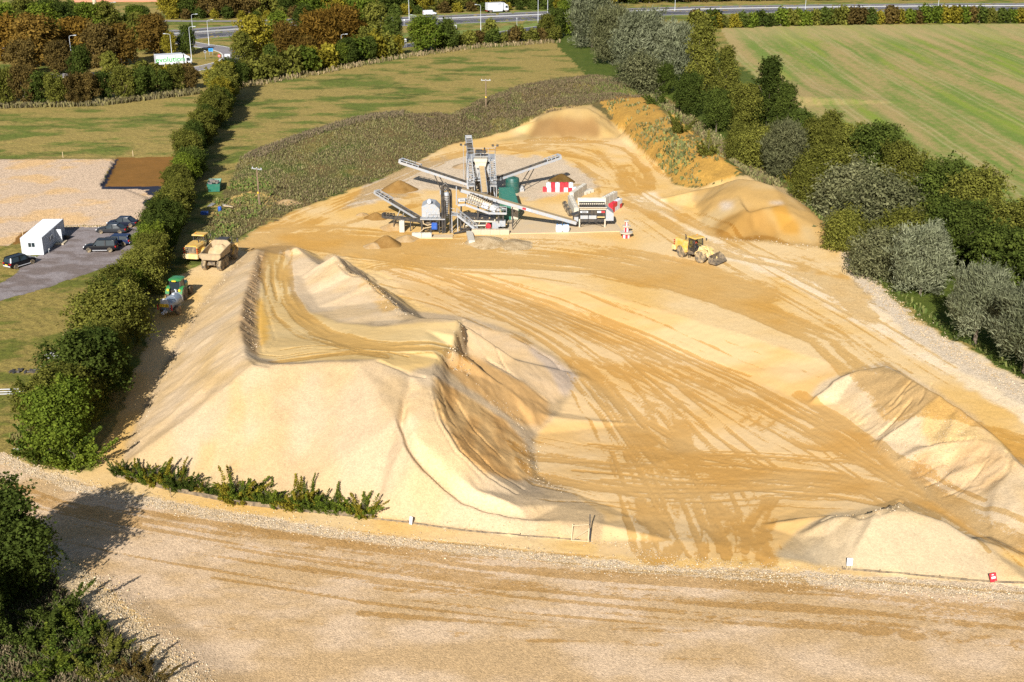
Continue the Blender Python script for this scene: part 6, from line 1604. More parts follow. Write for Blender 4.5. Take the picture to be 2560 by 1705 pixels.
def conveyor(tail, head, w, label, side='white_steel', top='belt', legs=((.6, .16),), guard=.2, side_h=.5, plate=None, lean=0.0, gz=None):
    tail, head = Vector(tail), Vector(head)
    base = Vector((tail.x, tail.y, HZ(tail.x, tail.y)))
    t0 = thing('conveyor', base, 0, label, 'conveyor', 'conveyors of the washing plant')
    A, B = tail - base, head - base
    t = (B - A).normalized(); L = (B - A).length; s = t.cross(Vector((0, 0, 1))).normalized(); n = s.cross(t)
    P = lambda u, a, c: A + t * u + s * a + n * c
    def bx(b, u0, u1, a0, a1, c0, c1):
        b.add([P(u, a, c) for u, a, c in ((u0, a0, c0), (u1, a0, c0), (u1, a1, c0), (u0, a1, c0), (u0, a0, c1), (u1, a0, c1), (u1, a1, c1), (u0, a1, c1))], [(0, 3, 2, 1), (4, 5, 6, 7), (0, 1, 5, 4), (1, 2, 6, 5), (2, 3, 7, 6), (3, 0, 4, 7)])
    for q in (-1, 1):
        b = MB(); bx(b, 0, L, q * w / 2 - .04, q * w / 2 + .04, -side_h / 2, side_h / 2)
        k = int(L / 1.5)
        for i in range(1, k): bx(b, L * i / k - .04, L * i / k + .04, q * w / 2 - .06, q * w / 2 + .06, -side_h / 2 - .02, side_h / 2 + .02)
        b.build('side_panel', M[side], t0)
    b = MB(); bx(b, .1, L - .1, -w / 2 + .06, w / 2 - .06, side_h / 2 - .06, side_h / 2 + .015); bx(b, .1, L - .1, -w / 2 + .12, w / 2 - .12, -side_h / 2 - .06, -side_h / 2); b.build('belt', M[top], t0)
    for nm, u in (('head_drum', L - .02), ('tail_drum', .05)):
        b = MB().tube([P(u, -w / 2 + .03, 0), P(u, w / 2 - .03, 0)], side_h * .5, 12); b.build(nm, M['black'], t0, True)
    if guard:
        b = MB(); m = 3
        for i in range(m + 1):
            u = L * (1 - guard) + L * guard * i / m * .98
            b.tube([P(u, -w / 2, side_h / 2), P(u, -w / 2, side_h / 2 + .34), P(u, w / 2, side_h / 2 + .34), P(u, w / 2, side_h / 2)], .07, 5)
        for q in (-1, 1): b.bar(P(L * (1 - guard), q * w / 2, side_h / 2 + .3), P(L, q * w / 2, side_h / 2 + .3), .1)
        bx(b, L - .1, L + .28, -w / 2 - .05, w / 2 + .05, -side_h * .3, side_h / 2 + .36)
        b.build('head_guard', M[side], t0)
    for f, sp in legs:
        p = P(L * f, 0, -side_h / 2); b = MB()
        gz_ = HZ(base.x + p.x, base.y + p.y) - base.z
        for q in (-1, 1):
            foot = Vector((p.x, p.y, gz_)) - t * (L * lean) ; foot.z = gz_ - .05
            b.bar(p + s * (q * w / 2), foot + s * (q * (w / 2 + sp)), .12)
        b.bar(p.lerp(foot, .5) - s * (w / 2), p.lerp(foot, .5) + s * (w / 2), .08)
        b.build('support_leg', M['black' if side != 'galv' else 'galv'], t0)
    if plate:
        u0, u1, q, c0, c1, mm, m2 = plate
        b = MB(); bx(b, L * u0, L * (u0 * .45 + u1 * .55), q * (w / 2 + .05), q * (w / 2 + .07), c0, c1); b.build('name_plate', M[mm], t0)
        b = MB(); bx(b, L * (u0 * .45 + u1 * .55) + .01, L * u1, q * (w / 2 + .05), q * (w / 2 + .07), c0, c1); b.build('name_plate', M[m2], t0)
    return t0
def Wd(px, py, Y):
    """point at ground distance Y north under a survey pixel"""
    u, y, dz = ray(px, py); d = Y / y
    return Vector((u * d, Y, CH + dz * d))

# conveyors
conveyor(Wd(1440, 556, 188.4), Wd(1152, 474, 187.6), 1.25, 'long pale main conveyor rising from the black hopper to the screen', 'white_steel', 'sandbelt', ((.12, .1), (.55, .2)), 0, .5, (.40, .47, -1, -.16, .16, 'white', 'red'))
conveyor(Wd(1180, 462, 207.5), Wd(1004, 405, 213.2), 1.25, 'pale stockpile conveyor pointing left from the rear tower, with a yellow plate', 'white_steel', 'belt', ((.50, .3),), .26, .42, (.10, .28, 1, -.2, .2, 'yellow', 'yellow'), .14)
conveyor(Wd(1238, 449, 211.0), Wd(1397, 394, 216.0), 1.25, 'pale stockpile conveyor pointing right from the rear tower over a dark cone', 'white_steel', 'belt', ((.58, .3),), .2, .42, (.08, .22, -1, -.2, .2, 'yellow', 'yellow'), .2)
conveyor(Wd(1180, 402, 214.5), Wd(1171, 347, 224.5), 1.1, 'steep black belt conveyor going away behind the rear tower', 'white_steel', 'belt', ((.55, .3),), .3, .5)
conveyor(Wd(1212, 484, 200.0), Wd(1204, 416, 207.0), .95, 'brown belt conveyor climbing into the front of the rear tower', 'white_steel', 'sandbelt', ((.45, .2),), 0, .5)
conveyor(Wd(1054, 549, 188.2), Wd(943, 483, 194.6), 1.0, 'upper dark sand conveyor pointing left beside the black cyclone', 'galv', 'belt', ((.42, .35),), .3, .3, None, -.12)
conveyor(Wd(1066, 553, 186.5), Wd(961, 541, 188.5), .8, 'low dark sand conveyor with grey head box pointing left', 'black', 'belt', ((.35, .2), (.75, .1)), .22, .4)

# rear tower
o3 = Vector((-5.3, 207.2, HZ(-5.3, 207.2)))
t = thing('washing_tower', o3, 0, 'tall grey steel washing tower with two stairs and a railed deck behind the green container', 'plant tower')
b = MB()
for x in (-2.3, 2.3):
    for y in (0, 4.2): b.box(x - .12, x + .12, y - .12, y + .12, 0, 6.6)
for z in (3.1, 6.5):
    for x in (-2.3, 2.3): b.bar((x, 0, z), (x, 4.2, z), .2)
    for y in (0, 4.2): b.bar((-2.3, y, z), (2.3, y, z), .2)
for x in (-2.3, 2.3): b.bar((x, 0, .2), (x, 4.2, 3.1), .1); b.bar((x, 4.2, 3.2), (x, 0, 6.4), .1)
b.build('frame', M['white_steel'], t)
MB().box(-2.45, 2.45, -.1, 4.3, 6.55, 6.72).build('deck', M['galv'], t)
b = MB(); handrail(b, [(-2.4, 0, 6.7), (-2.4, 4.25, 6.7), (2.4, 4.25, 6.7), (2.4, 0, 6.7)]); handrail(b, [(-1.3, -.05, 6.7), (1.3, -.05, 6.7)]); b.build('handrail', M['white_steel'], t)
b = MB().prism([(-1.0, 6.3), (1.0, 6.3), (.75, 5.4), (-.75, 5.4)], -.5, .9, 'y'); b.prism([(-1.15, 6.95), (1.15, 6.95), (1.0, 6.3), (-1.0, 6.3)], -.6, 1.2, 'y'); b.build('feed_box', M['cream'], t)
b = MB().box(-1.5, 1.5, .5, 3.6, 3.3, 5.6, .12)
for i in range(5): b.box(-1.56, 1.56, .7 + i * .6, .8 + i * .6, 3.25, 5.66)
b.build('wash_box', M['galv'], t)
b = MB().prism([(-1.3, 3.1), (1.3, 3.1), (.4, 1.2), (-.4, 1.2)], .8, 3.4, 'y'); b.build('hopper', M['black'], t)
b = MB().box(-1.0, .2, 2.6, 3.6, 6.75, 7.7, .1); b.box(-.8, .9, 1.9, 2.6, 7.4, 7.75, .05); b.tube([(.6, 2.6, 6.8), (.6, 2.6, 8.2)], .12, 8); b.build('drive_motor', M['black'], t)
for x in (-2.0, 2.0): stair(t, (x, -.1, 6.6), (x + (.5 if x < 0 else .2), -3.0, 3.2), .9, 'white_steel')
for x in (-1.5, 2.2):
    b = MB().box(x - .6, x + .6, -4.0, -3.0, 3.0, 3.16); 
    for q in (-.5, .5): b.box(x + q - .06, x + q + .06, -3.9, -3.78, 0, 3.0)
    b.build('landing', M['galv'], t)
    b = MB(); handrail(b, [(x - .55, -3.0, 3.15), (x - .55, -3.95, 3.15), (x + .55, -3.95, 3.15), (x + .55, -3.0, 3.15)]); b.build('handrail', M['white_steel'], t)
b = MB()
for k in range(5): b.tube([(-1.9 + k * .9, -.2, .2), (-1.9 + k * .9, -.2, 2.4), (-1.6 + k * .9, .6, 3.2)], .08, 6)
b.build('pipe', M['black'], t, True)
b = MB()
for x in (-2.3, -.8, .8, 2.3):
    b.bar((x, -.02, 3.1), (x + .8 if x < 0 else x - .8, -.02, 6.4), .07)
for z in (3.8, 4.5, 5.2, 5.9): b.bar((-2.3, -.03, z), (-1.2, -.03, z), .06); b.bar((1.2, -.03, z), (2.3, -.03, z), .06)
b.build('lattice', M['galv'], t)
b = MB(); b.box(-2.2, -1.3, .2, 1.2, .0, 1.6, .05); b.box(1.1, 2.1, -.4, .9, .0, 1.3, .05); b.box(-.9, .5, -.6, .2, .0, .9, .05); b.build('control_cabinet', M['dark_dusty'], t)
# flood lights beside the tower
def flood(p, h, lab):
    t = thing('floodlight', p, 0, lab, 'floodlight', 'plant floodlights')
    MB().tube([(0, 0, -.2), (0, 0, h)], [.07, .045], 6).build('pole', M['galv'], t)
    MB().bar((-.45, 0, h), (.45, 0, h), .06).build('crossarm', M['galv'], t)
    for x in (-.4, .4): MB().box(x - .2, x + .2, -.12, .12, h, h + .34, .04).build('lamp', M['black'], t)
q = Wd(1238, 400, 212.0); flood(Vector((q.x, 212, 0)), Wd(1238, 366, 212).z, 'thin floodlight pole on the right corner of the rear tower')
q = Wd(1163, 400, 216.0); flood(Vector((q.x - .3, 216, 0)), Wd(1163, 364, 216).z, 'floodlight pole left of the steep black belt')

# inclined screen with walkway and stair
o1 = Vector((-5.0, 186.4, 0.0))
t = thing('screening_unit', o1, 0, 'inclined vibrating screen on a white walkway with a long stair, front of the plant', 'screen')
L1 = lambda px, py, Y: Wd(px, py, Y) - o1
a, b_, c, d_e = L1(1145, 513, 186), L1(1163, 512, 186), L1(1222, 533, 186), L1(1266, 534, 186)
b = MB()
for dy in (0, 3.4):
    for p_, q_ in ((a, b_), (b_, c), (c, d_e)): b.bar(p_ + Vector((0, dy, 0)), q_ + Vector((0, dy, 0)), .12, .34)
for p_ in (a, b_, c, d_e): b.bar(p_, p_ + Vector((0, 3.4, 0)), .14, .2)
b.build('walkway', M['white_steel'], t)
b = MB(); handrail(b, [a, b_, c, d_e], 1.1, .035, 1.0); b.build('handrail', M['white_steel'], t)
b = MB()
for x in (-3.0, -.3, 2.9, 3.6):
    for y in (.2, 3.2): b.box(x - .13, x + .13, y - .13, y + .13, 0, 3.3 if x < 2 else 2.6)
for z in (.4, 1.9): b.bar((-3.2, .2, z), (3.6, .2, z), .18); b.bar((-3.2, 3.2, z), (3.6, 3.2, z), .18)
b.build('support_frame', M['black'], t)
MB().tube([L1(1141, 512, 186.2), L1(1141, 466, 186.2)], .09, 6).build('mast', M['white_steel'], t)
# screen box: tilted deck with ribs
u = (c - b_).normalized()
def SB(s, y, h): return b_ + u * s + Vector((0, y, 0)) + Vector((-u.z, 0, u.x)) * h
b = MB()
Ls = (c - b_).length
for y in (.55, 2.9): b.add([SB(.1, y, .25), SB(Ls, y, .25), SB(Ls, y + .08, .25), SB(.1, y + .08, .25), SB(.1, y, 1.75), SB(Ls, y, 1.45), SB(Ls, y + .08, 1.45), SB(.1, y + .08, 1.75)], [(0, 3, 2, 1), (4, 5, 6, 7), (0, 1, 5, 4), (1, 2, 6, 5), (2, 3, 7, 6), (3, 0, 4, 7)])
b.build('screen_side', M['cream'], t)
b = MB()
for i in range(11): s = .2 + (Ls - .3) * i / 10; b.bar(SB(s, .5, .2), SB(s, .5, 1.7), .07); b.bar(SB(s, .5, 1.72), SB(s, 3.0, 1.72), .1)
for h in (.55, 1.0, 1.5): b.bar(SB(.1, .5, h), SB(Ls, .5, h), .07)
b.build('screen_rib', M['dark_dusty'], t)
b = MB()
for h in (.5, 1.2): b.add([SB(.1, .6, h), SB(Ls, .6, h), SB(Ls, 2.95, h), SB(.1, 2.95, h)], [(0, 1, 2, 3)])
b.build('screen_mesh', M['sandbelt'], t)
b = MB()
for k in range(6): s = .7 + k * .75; b.tube([SB(s, .4, 1.9), SB(s, 3.0, 1.9)], .05, 6)
b.tube([SB(.2, .42, 1.88), SB(Ls, .42, 1.88)], .08, 6); b.build('spray_pipe', M['black'], t, True)
for s in (2.5, 3.8):
    b = MB(); b.add([SB(s, .47, .35), SB(s + .9, .47, .35), SB(s + .9, .47, 1.2), SB(s, .47, 1.2)], [(0, 1, 2, 3)]); k = len(b.v); b.add([SB(s, .43, .35), SB(s + .9, .43, .35), SB(s + .9, .43, 1.2), SB(s, .43, 1.2)], [(0, 1, 2, 3), ])
    b.bar(SB(s, .45, .35), SB(s, .45, 1.2), .08); b.bar(SB(s + .9, .45, .35), SB(s + .9, .45, 1.2), .08); b.build('side_panel', M['white'], t)
b = MB().prism([(p.x, p.z) for p in (L1(1226, 508, 186.6), L1(1249, 521, 186.6), L1(1249, 530, 186.6), L1(1228, 530, 186.6))], .4, 3.0, 'y'); b.build('discharge_chute', M['white_steel'], t)
MB().box(L1(1145, 500, 186).x, L1(1163, 500, 186).x, -.2, -.14, L1(1145, 505, 185.9).z, L1(1145, 497, 185.9).z).build('name_plate', M['white'], t)
MB().box(L1(1149, 500, 186).x, L1(1161, 500, 186).x, -.225, -.2, L1(1145, 502.4, 185.9).z, L1(1145, 500.2, 185.9).z).build('name_mark', M['grey_car'], t)
stair(t, L1(1142, 537, 185.4), L1(1193, 577, 185.8), .85, 'white_steel')
b = MB(); pl_ = L1(1128, 537, 185.6); pr_ = L1(1144, 537, 185.6)
b.box(pl_.x, pr_.x + .1, -1.1, .4, pl_.z - .12, pl_.z)
for x in (pl_.x + .1, pr_.x): b.box(x - .06, x + .06, -1.0, -.88, 0, pl_.z)
b.build('landing', M['white_steel'], t)
b = MB(); handrail(b, [(pl_.x, .3, pl_.z), (pl_.x, -1.05, pl_.z), (pl_.x + .5, -1.05, pl_.z)]); b.build('handrail', M['white_steel'], t)
b = MB().prism([(-2.6, 2.4), (2.4, 1.9), (.8, .9), (-1.2, .9)], .4, 3.0, 'y'); b.build('under_hopper', M['black'], t)
b = MB().tube([(-1.5, .1, 1.65), (2.2, .1, 1.55), (2.4, .1, 1.9)], .15, 8); b.build('pipe', M['cream'], t, True)
b = MB().tube([(-2.2, -.1, .95), (.9, -.1, 1.0)], .12, 8); b.build('pipe', M['orange'] if False else M['cream'], t, True)
b = MB().tube([(-4.0, -1.6, .12), (-2.2, -.9, .35), (-.5, .2, .9)], .16, 8); b.build('outlet_pipe', M['black'], t, True)
MB().box(1.9, 2.9, -.2, 1.0, .35, 1.65, .06).build('cabinet', M['galv'], t)
b = MB().box(3.0, 4.0, -.1, .9, .8, 1.7, .06); b.lathe([(.3, -.25), (.3, .5)], 12, 'y', (3.0, 0, 1.1)); b.build('motor', M['white_steel'], t)
b = MB().lathe([(.05, -.5), (.34, -.48), (.42, -.40), (.42, -.1), (.2, 0)], 18, 'y', (1.35, 0, .95)); b.build('pump_cover', M['red'], t, True)
b = MB().box(1.0, 1.7, -.3, .9, .05, .5); b.box(-2.8, .6, .5, 3.0, .05, .85, .08); b.box(2.0, 3.9, -.2, 2.5, .05, .4, .04); b.build('sump', M['dark_dusty'], t)
# the tilted hoses and pipes inside
b = MB()
for k in range(5): x = -2.6 + k * 1.15; b.tube([(x, .3, .5), (x + .2, .1, 1.3), (x + .7, .5, 2.1)], .1, 6)
b.build('hose', M['dusty_steel'], t, True)

# cyclone and dewatering unit
o2 = Vector((-11.0, 185.4, 0)); L2 = lambda px, py, Y: Wd(px, py, Y) - o2
t = thing('sand_washer', o2, 0, 'black cyclone tower with looping hoses beside a grey dewatering tank, left part of the plant', 'sand washer')
b = MB(); x1, x2 = L2(1107, 583, 185.4).x, L2(1129, 583, 186).x
b.tube([(x1, 0, 0), (x1, 0, 6.8), (x1 + .1, 0, 7.5), (x1 + .55, 0, 7.9), (x1 + .95, 0, 7.5), (x1 + .95, 0, 6.9)], .2, 10)
b.tube([(x2, .8, 1.2), (x2, .8, 6.0), (x2 - .1, .8, 6.6), (x2 - .6, .7, 6.95), (x2 - 1.0, .6, 6.6)], .17, 10)
b.tube([(x1 + .45, -.1, .2), (x1 + .4, -.1, 5.2)], .13, 8)
b.build('riser_hose', M['black'], t, True)
b = MB().lathe([(.1, 2.6), (.16, 3.0), (.42, 5.4), (.42, 6.2), (.3, 6.4)], 14, 'z', ((x1 + x2) / 2, .5, 0)); b.build('cyclone', M['galv'], t, True)
b = MB()
for x in (x1 + .25, x2 - .2):
    for y in (.1, 1.1): b.box(x - .08, x + .08, y - .08, y + .08, 0, 6.1)
for i in range(13): b.bar((x1 + .35, .05, 2.5 + i * .28), (x2 - .35, .05, 2.5 + i * .28), .1, .06)
b.build('cyclone_frame', M['black'], t)
MB().box(x1 - .35, x1 + .2, .1, .6, 6.1, 6.7, .05).build('junction_box', M['white_steel'], t)
ta, tb = L2(1056, 540, 187.5), L2(1100, 540, 187.5)
b = MB().prism([(ta.x, 2.3), (tb.x, 2.3), (tb.x, 3.6), (tb.x - .7, 4.3), (ta.x + 1.0, 4.5), (ta.x, 4.0)], 1.0, 4.0, 'y'); b.build('dewatering_tank', M['white_steel'], t)
b = MB().lathe([(.02, .7), (.26, .72), (.34, .85), (.34, 1.5), (.2, 1.6)], 14, 'y', (ta.x + 1.2, 0, 4.75)); b.build('vibrator_motor', M['white'], t, True)
b = MB().box(ta.x - .2, tb.x + .9, -.3, 1.0, 2.2, 2.36); b.build('platform', M['galv'], t)
b = MB(); handrail(b, [(ta.x + .8, -.28, 2.36), (tb.x + .1, -.28, 2.36)], 1.05, .035, .8); handrail(b, [(x2 + .15, -.28, 2.36), (x2 + .75, -.28, 2.36)], 1.05, .035, .6); b.build('handrail', M['white_steel'], t)
b = MB()
for x in (ta.x, (ta.x + tb.x) / 2, tb.x): 
    for y in (.1, 3.8): MB().box(x - .1, x + .1, y - .1, y + .1, 0, 2.25).build('support_leg', M['black'], t)
b.bar((ta.x, 3.8, .5), (tb.x, 3.8, .5), .14); b.bar((ta.x, .1, .5), (ta.x, 3.8, .5), .14); b.bar((ta.x, .1, .5), (ta.x, .1, 1.4), .14)
for z in (.5, 1.4): b.bar((ta.x, .1, z), (tb.x, .1, z), .14)
b.bar((ta.x, .1, .3), (tb.x, .1, 2.1), .1)
b.build('support_frame', M['black'], t)
bb = L2(1086, 562, 185.2); b = MB().box(bb.x - .45, bb.x + .45, -.5, .3, .75, 1.7, .1); b.box(bb.x - .3, bb.x + .3, -.56, -.5, .95, 1.4); b.build('pump_housing', M['blue'], t)
b = MB(); b.tube([(ta.x + .2, .3, 2.2), (ta.x + .3, -.2, 1.6), (ta.x + .9, -.3, 1.35), (ta.x + 1.6, -.2, 1.5)], .11, 7); b.tube([(ta.x - .3, -.2, .2), (ta.x + .4, -.4, .9), (bb.x - .4, -.2, 1.1)], .1, 7); b.build('hose', M['dusty_steel'], t, True)
b = MB().prism([(ta.x + .2, 2.2), (tb.x - .2, 2.2), (tb.x - .8, .9), (ta.x + .8, .9)], .8, 3.2, 'y'); b.build('sump', M['dark_dusty'], t)

# feed hopper
o4 = Vector((10.6, 188.6, HZ(10.6, 188.6))); L4 = lambda px, py, Y: Wd(px, py, Y) - o4
t = thing('feed_hopper', o4, 0, 'black feed hopper on cream legs with pale grey end panel, standing on the concrete slab', 'hopper')
W4 = 4.1
b = MB().prism([(0, 3.05), (.15, 1.4), (2.5, 1.4), (2.7, 3.05)], 0.05, W4 - .05); b.build('bin', M['black'], t)
b = MB()
b.loft([[(x, y, z) for x, y, z in ((-.12, -.42, 3.35), (W4 + .12, -.42, 3.35), (W4 - .02, -.04, 2.95), (.02, -.04, 2.95))], [(x, y + .06, z) for x, y, z in ((-.12, -.42, 3.35), (W4 + .12, -.42, 3.35), (W4 - .02, -.04, 2.95), (.02, -.04, 2.95))]])
b.bar((-.12, -.42, 3.36), (W4 + .12, -.42, 3.36), .1); b.bar((0, -.06, 2.95), (W4, -.06, 2.95), .1); b.build('front_flare', M['cream'], t)
b = MB().loft([[(-.12, 2.75, 2.95), (W4 + .12, 2.75, 2.95), (W4 + .2, 3.3, 3.9), (-.2, 3.3, 3.9)], [(-.12, 2.82, 2.95), (W4 + .12, 2.82, 2.95), (W4 + .2, 3.38, 3.9), (-.2, 3.38, 3.9)]]); b.bar((-.2, 3.34, 3.92), (W4 + .2, 3.34, 3.92), .16); b.build('back_flare', M['cream'], t)
b = MB()
for i in range(14): b.bar((.1 + i * .3, .1, 3.3), (.1 + i * .3, 2.7, 3.42), .07)
b.bar((0, .1, 3.28), (W4, .1, 3.28), .12); b.bar((0, 2.7, 3.4), (W4, 2.7, 3.4), .12); b.build('grid', M['black'], t)
for i in range(2): MB().box(.12 + i * 1.32, 1.32 + i * 1.32, -.06, .04, 1.42, 1.98).build('side_panel', M['white_steel'], t)
b = MB(); 
for x in (.05, 1.4, 2.72, W4 - .05): b.box(x - .05, x + .05, -.04, .1, 1.35, 3.0)
b.box(0, W4, -.04, .06, 1.98, 2.1); b.build('bin_rib', M['black'], t)
MB().box(.1, 1.3, -.1, -.05, 2.42, 2.72).build('name_plate', M['white'], t); MB().box(.32, 1.12, -.115, -.1, 2.50, 2.64).build('name_mark', M['grey_car'], t)
MB().box(2.75, 3.35, -.1, -.05, 2.42, 2.72).build('name_plate', M['white'], t); MB().box(3.36, 3.92, -.1, -.05, 2.42, 2.72).build('name_plate', M['red'], t)
MB().box(2.75, 3.9, -.5, -.02, 1.75, 1.85).build('tray', M['dusty_yellow'], t)
b = MB().prism([(W4 + .02, 1.1), (W4 + 1.25, 1.1), (W4 + 1.25, 2.25), (W4 + .1, 3.1), (W4 + .02, 3.1)], .05, 2.6, 'y'); b.build('end_panel', M['white_steel'], t)
for x in (.0, W4 - .1):
    for y in (0, 2.5): MB().box(x - .1, x + .1, y - .1, y + .1, -.05, 1.4).build('leg', M['cream'], t)
b = MB().bar((.1, 0, .1), (W4 / 2, 0, 1.1), .06); b.bar((W4 - .2, 0, .1), (W4 / 2, 0, 1.1), .06); b.box(0, W4, .2, 2.4, 1.0, 1.4); b.bar((0, 0, 1.0), (W4, 0, 1.0), .1); b.build('brace', M['black'], t)
b = MB().box(-1.0, -.1, .1, 1.6, .9, 1.9, .05); b.prism([(-1.2, 1.9), (-.1, 2.3), (-.1, 1.9)], .1, 1.6, 'y'); b.build('gate_box', M['black'], t)
MB().box(-.85, -.2, .02, .1, 1.0, 1.7).build('gate_panel', M['white_steel'], t)

# slab and walls
b = MB(); k_ = [W(*p, 0) for p in ((1268, 551), (1400, 551), (1535, 552), (1556, 579), (1400, 583), (1268, 585))]
o5 = sum(k_, Vector()) / 6
b.loft([[(p.x - o5.x, p.y - o5.y, -.3) for p in k_], [(p.x - o5.x, p.y - o5.y, .10) for p in k_]]); o = b.build('concrete_slab', M['slab'], None); o.location = o5; tag(o, 'long sandy concrete slab under the hopper and main conveyor', 'slab')
o = MB().box(-2.6, 2.6, -.9, .9, -.3, .12).build('concrete_slab', M['slab'], None); o.location = W(1090, 592, 0); tag(o, 'small sandy concrete slab in front of the black cyclone tower', 'slab')
def block(p, rz, L, w, h, mat, label, name='concrete_block', group='concrete blocks', z=0.0, studs=True, cat='block'):
    b = MB().box(-L / 2, L / 2, -w / 2, w / 2, 0, h, .04)
    if studs:
        for i in range(max(1, int(L / .75))): x = -L / 2 + L * (i + .5) / max(1, int(L / .75)); b.lathe([(.13, h - .02), (.11, h + .07)], 8, 'z', (x, 0, 0))
    o = b.build(name, M[mat]); o.location = (p[0], p[1], HZ(p[0], p[1]) + z); o.rotation_euler = (0, 0, rz)
    return tag(o, label, cat, group)
for i, (px, n) in enumerate(((1042, 'left'), (1067, 'right'))):
    q = W(px, 596, 0); block((q.x, q.y + .4), 0, 1.5, .7, .8, 'white_concrete', f'{"nearer the conveyors" if i == 0 else "nearer the slab"}, white block of the pair in front of the blue pump')
for i in range(4):
    q = W(1191 + i * 23.5, 587, 0); block((q.x, q.y + .4), 0, 1.46, .75, .8, 'concrete', f'{ordw(i + 1)} sandy block from the left in the row behind the gravel heap')
q = W(1005, 580, 0)
for i in range(2): block((q.x, q.y + .3), 0, .8, .8, .9, 'white_concrete', ('lower' if i == 0 else 'upper') + ' of two stacked blocks under the low sand conveyor', z=i * .9)
q = W(1176, 603, 0); block((q.x, q.y + 1.2), R(6), .95, 5.4, .55, 'white_concrete', 'long white block lying end-on towards the camera beside the gravel heap', studs=False)
# red and white block wall
wy = W(1400, 480, 0).y
cols = 'rwrwrwrw'
for i, c_ in enumerate(cols):
    x = Wd(1357 + i * 10.5 + 5.2, 478, wy).x
    block((x, wy + .4), 0, .72, .8, .78, 'red' if c_ == 'r' else 'white', f'{"red" if c_ == "r" else "white"} block, {ordw(i + 1)} from the left in the bottom course of the painted wall', group='red and white wall blocks', studs=False)
for i, c_ in enumerate('wrwrrw'):
    x = Wd(1366 + i * 11.2 + 5.4, 462, wy).x
    block((x, wy + .4), 0, .765, .8, .8, 'red' if c_ == 'r' else 'white', f'{"red" if c_ == "r" else "white"} block, {ordw(i + 1)} from the left in the top course of the painted wall', group='red and white wall blocks', z=.782)
def wallrun(pts, n, mat, lab, h=.85, courses=2):
    P = [W(*p, 0) for p in pts]; a, c = P
    d = c - a; rz = math.atan2(d.y, d.x); L = d.length / n
    for k in range(courses):
        for i in range(n):
            q = a.lerp(c, (i + .5) / n)
            block((q.x, q.y), rz, L * .985, .8, h, mat if not callable(mat) else mat(i, k), f'{ordw(i + 1)} block from far end, {"lower" if k == 0 else "upper"} course, {lab}', z=k * (h + .005), studs=(k == courses - 1))
wallrun([(1425, 512), (1441, 545)], 5, 'white_concrete', 'grey wall behind the main conveyor')
wallrun([(1462, 482), (1428, 506)], 3, 'white_concrete', 'pale wall beside the red and white wall')
wallrun([(1538, 502), (1508, 518)], 3, 'white_concrete', 'pale wall behind the hopper')
wallrun([(1550, 517), (1526, 532)], 4, lambda i, k: ('red', 'white', 'white', 'red')[(i + k) % 4], 'painted wall right of the hopper', .75, 2)
q = W(1468, 488, 0)
for i in range(3):
    q = W(1457 + i * 9, 488 - i * 3, 0); block((q.x, q.y + .5), R(30), 1.2, .9, .55, 'white_concrete', f'{ordw(i + 1)} low pale block trailing from the pale wall beside the red and white wall')
# old tyres leaning on the grey wall
for i, (px, py) in enumerate(((1409, 524), (1413, 532), (1419, 541))):
    q = W(px, py, 0); b = MB().lathe([(.38, -.26), (.62, -.3), (.72, -.2), (.74, 0), (.72, .2), (.62, .3), (.38, .26)], 18, 'x'); b.lathe([(.37, -.2), (.30, -.15), (.30, .15), (.37, .2)], 14, 'x')
    t = thing('old_tyre', (q.x + .3, q.y + .4, .62), R(12), ['rearmost', 'middle', 'front'][i] + ' of three old tyres leaning on the grey block wall', 'tyre', 'old tyres'); t.rotation_euler = (0, R(-16), R(14))
    MB().lathe([(.38, -.26), (.62, -.3), (.72, -.2), (.74, 0), (.72, .2), (.62, .3), (.38, .26)], 18, 'x').build('tyre', M['rubber'], t, True)
    MB().lathe([(.37, -.27), (.1, -.22), (.02, -.22), (.02, .2), (.37, .2)], 14, 'x').build('rim', M['cream'], t, True)
# bulk bags
for i, px in enumerate((1398, 1415)):
    q = W(px, 581, .1); t = thing('bulk_bag', (q.x, q.y + .55, .12), R(2), ('bag nearer the green container, white woven' if i == 0 else 'white woven bag nearer the hopper') + ', in front of the main conveyor', 'bulk bag', 'bulk bags')
    b = MB().loft([[(x * k, y * k, z) for x, y in ((-.3, -.5), (.3, -.5), (.5, -.3), (.5, .3), (.3, .5), (-.3, .5), (-.5, .3), (-.5, -.3))] for z, k in ((0, .92), (.25, 1.05), (.7, 1.04), (1.0, .92), (1.06, .6))]); b.build('sack', M['bag'], t, True)
    b = MB()
    for x in (-.38, .38): b.tube([(x, -.38, .9), (x * .8, 0, 1.2), (x, .38, .9)], .035, 5)
    b.build('loop', M['road_blue'], t)
# painted drum stack (sign pedestal)
q = W(1566, 596, 0); t = thing('cable_drum_stack', (q.x, q.y + .5, 0), 0, 'red and white stack of cable drums like a pagoda, right of the concrete slab', 'drum stack')
for nm, r0, z0, z1, n_ in (('lower_drum', .62, 0, .75, 10), ('middle_drum', .40, .95, 1.75, 8), ('upper_drum', .22, 1.9, 2.55, 6)):
    b = MB(); b2_ = MB()
    for i in range(n_):
        a0, a1 = 2 * PI * i / n_, 2 * PI * (i + 1) / n_
        (b if i % 2 else b2_).loft([[(r0 * math.cos(a_), r0 * math.sin(a_), z) for a_ in (a0, (a0 + a1) / 2, a1)] + [(r0 * .6 * math.cos(a_), r0 * .6 * math.sin(a_), z) for a_ in (a1, (a0 + a1) / 2, a0)] for z in (z0, z1)])
    b.build(nm, M['red'], t); b2_.build(nm, M['white'], t)
for r0, z0 in ((1.0, .75), (.66, 1.75), (.42, 2.55)):
    MB().lathe([(.1, z0), (r0, z0), (r0 + .02, z0 + .06), (r0, z0 + .14), (.1, z0 + .14)], 24, 'z').build('flange', M['cream'], t, True)

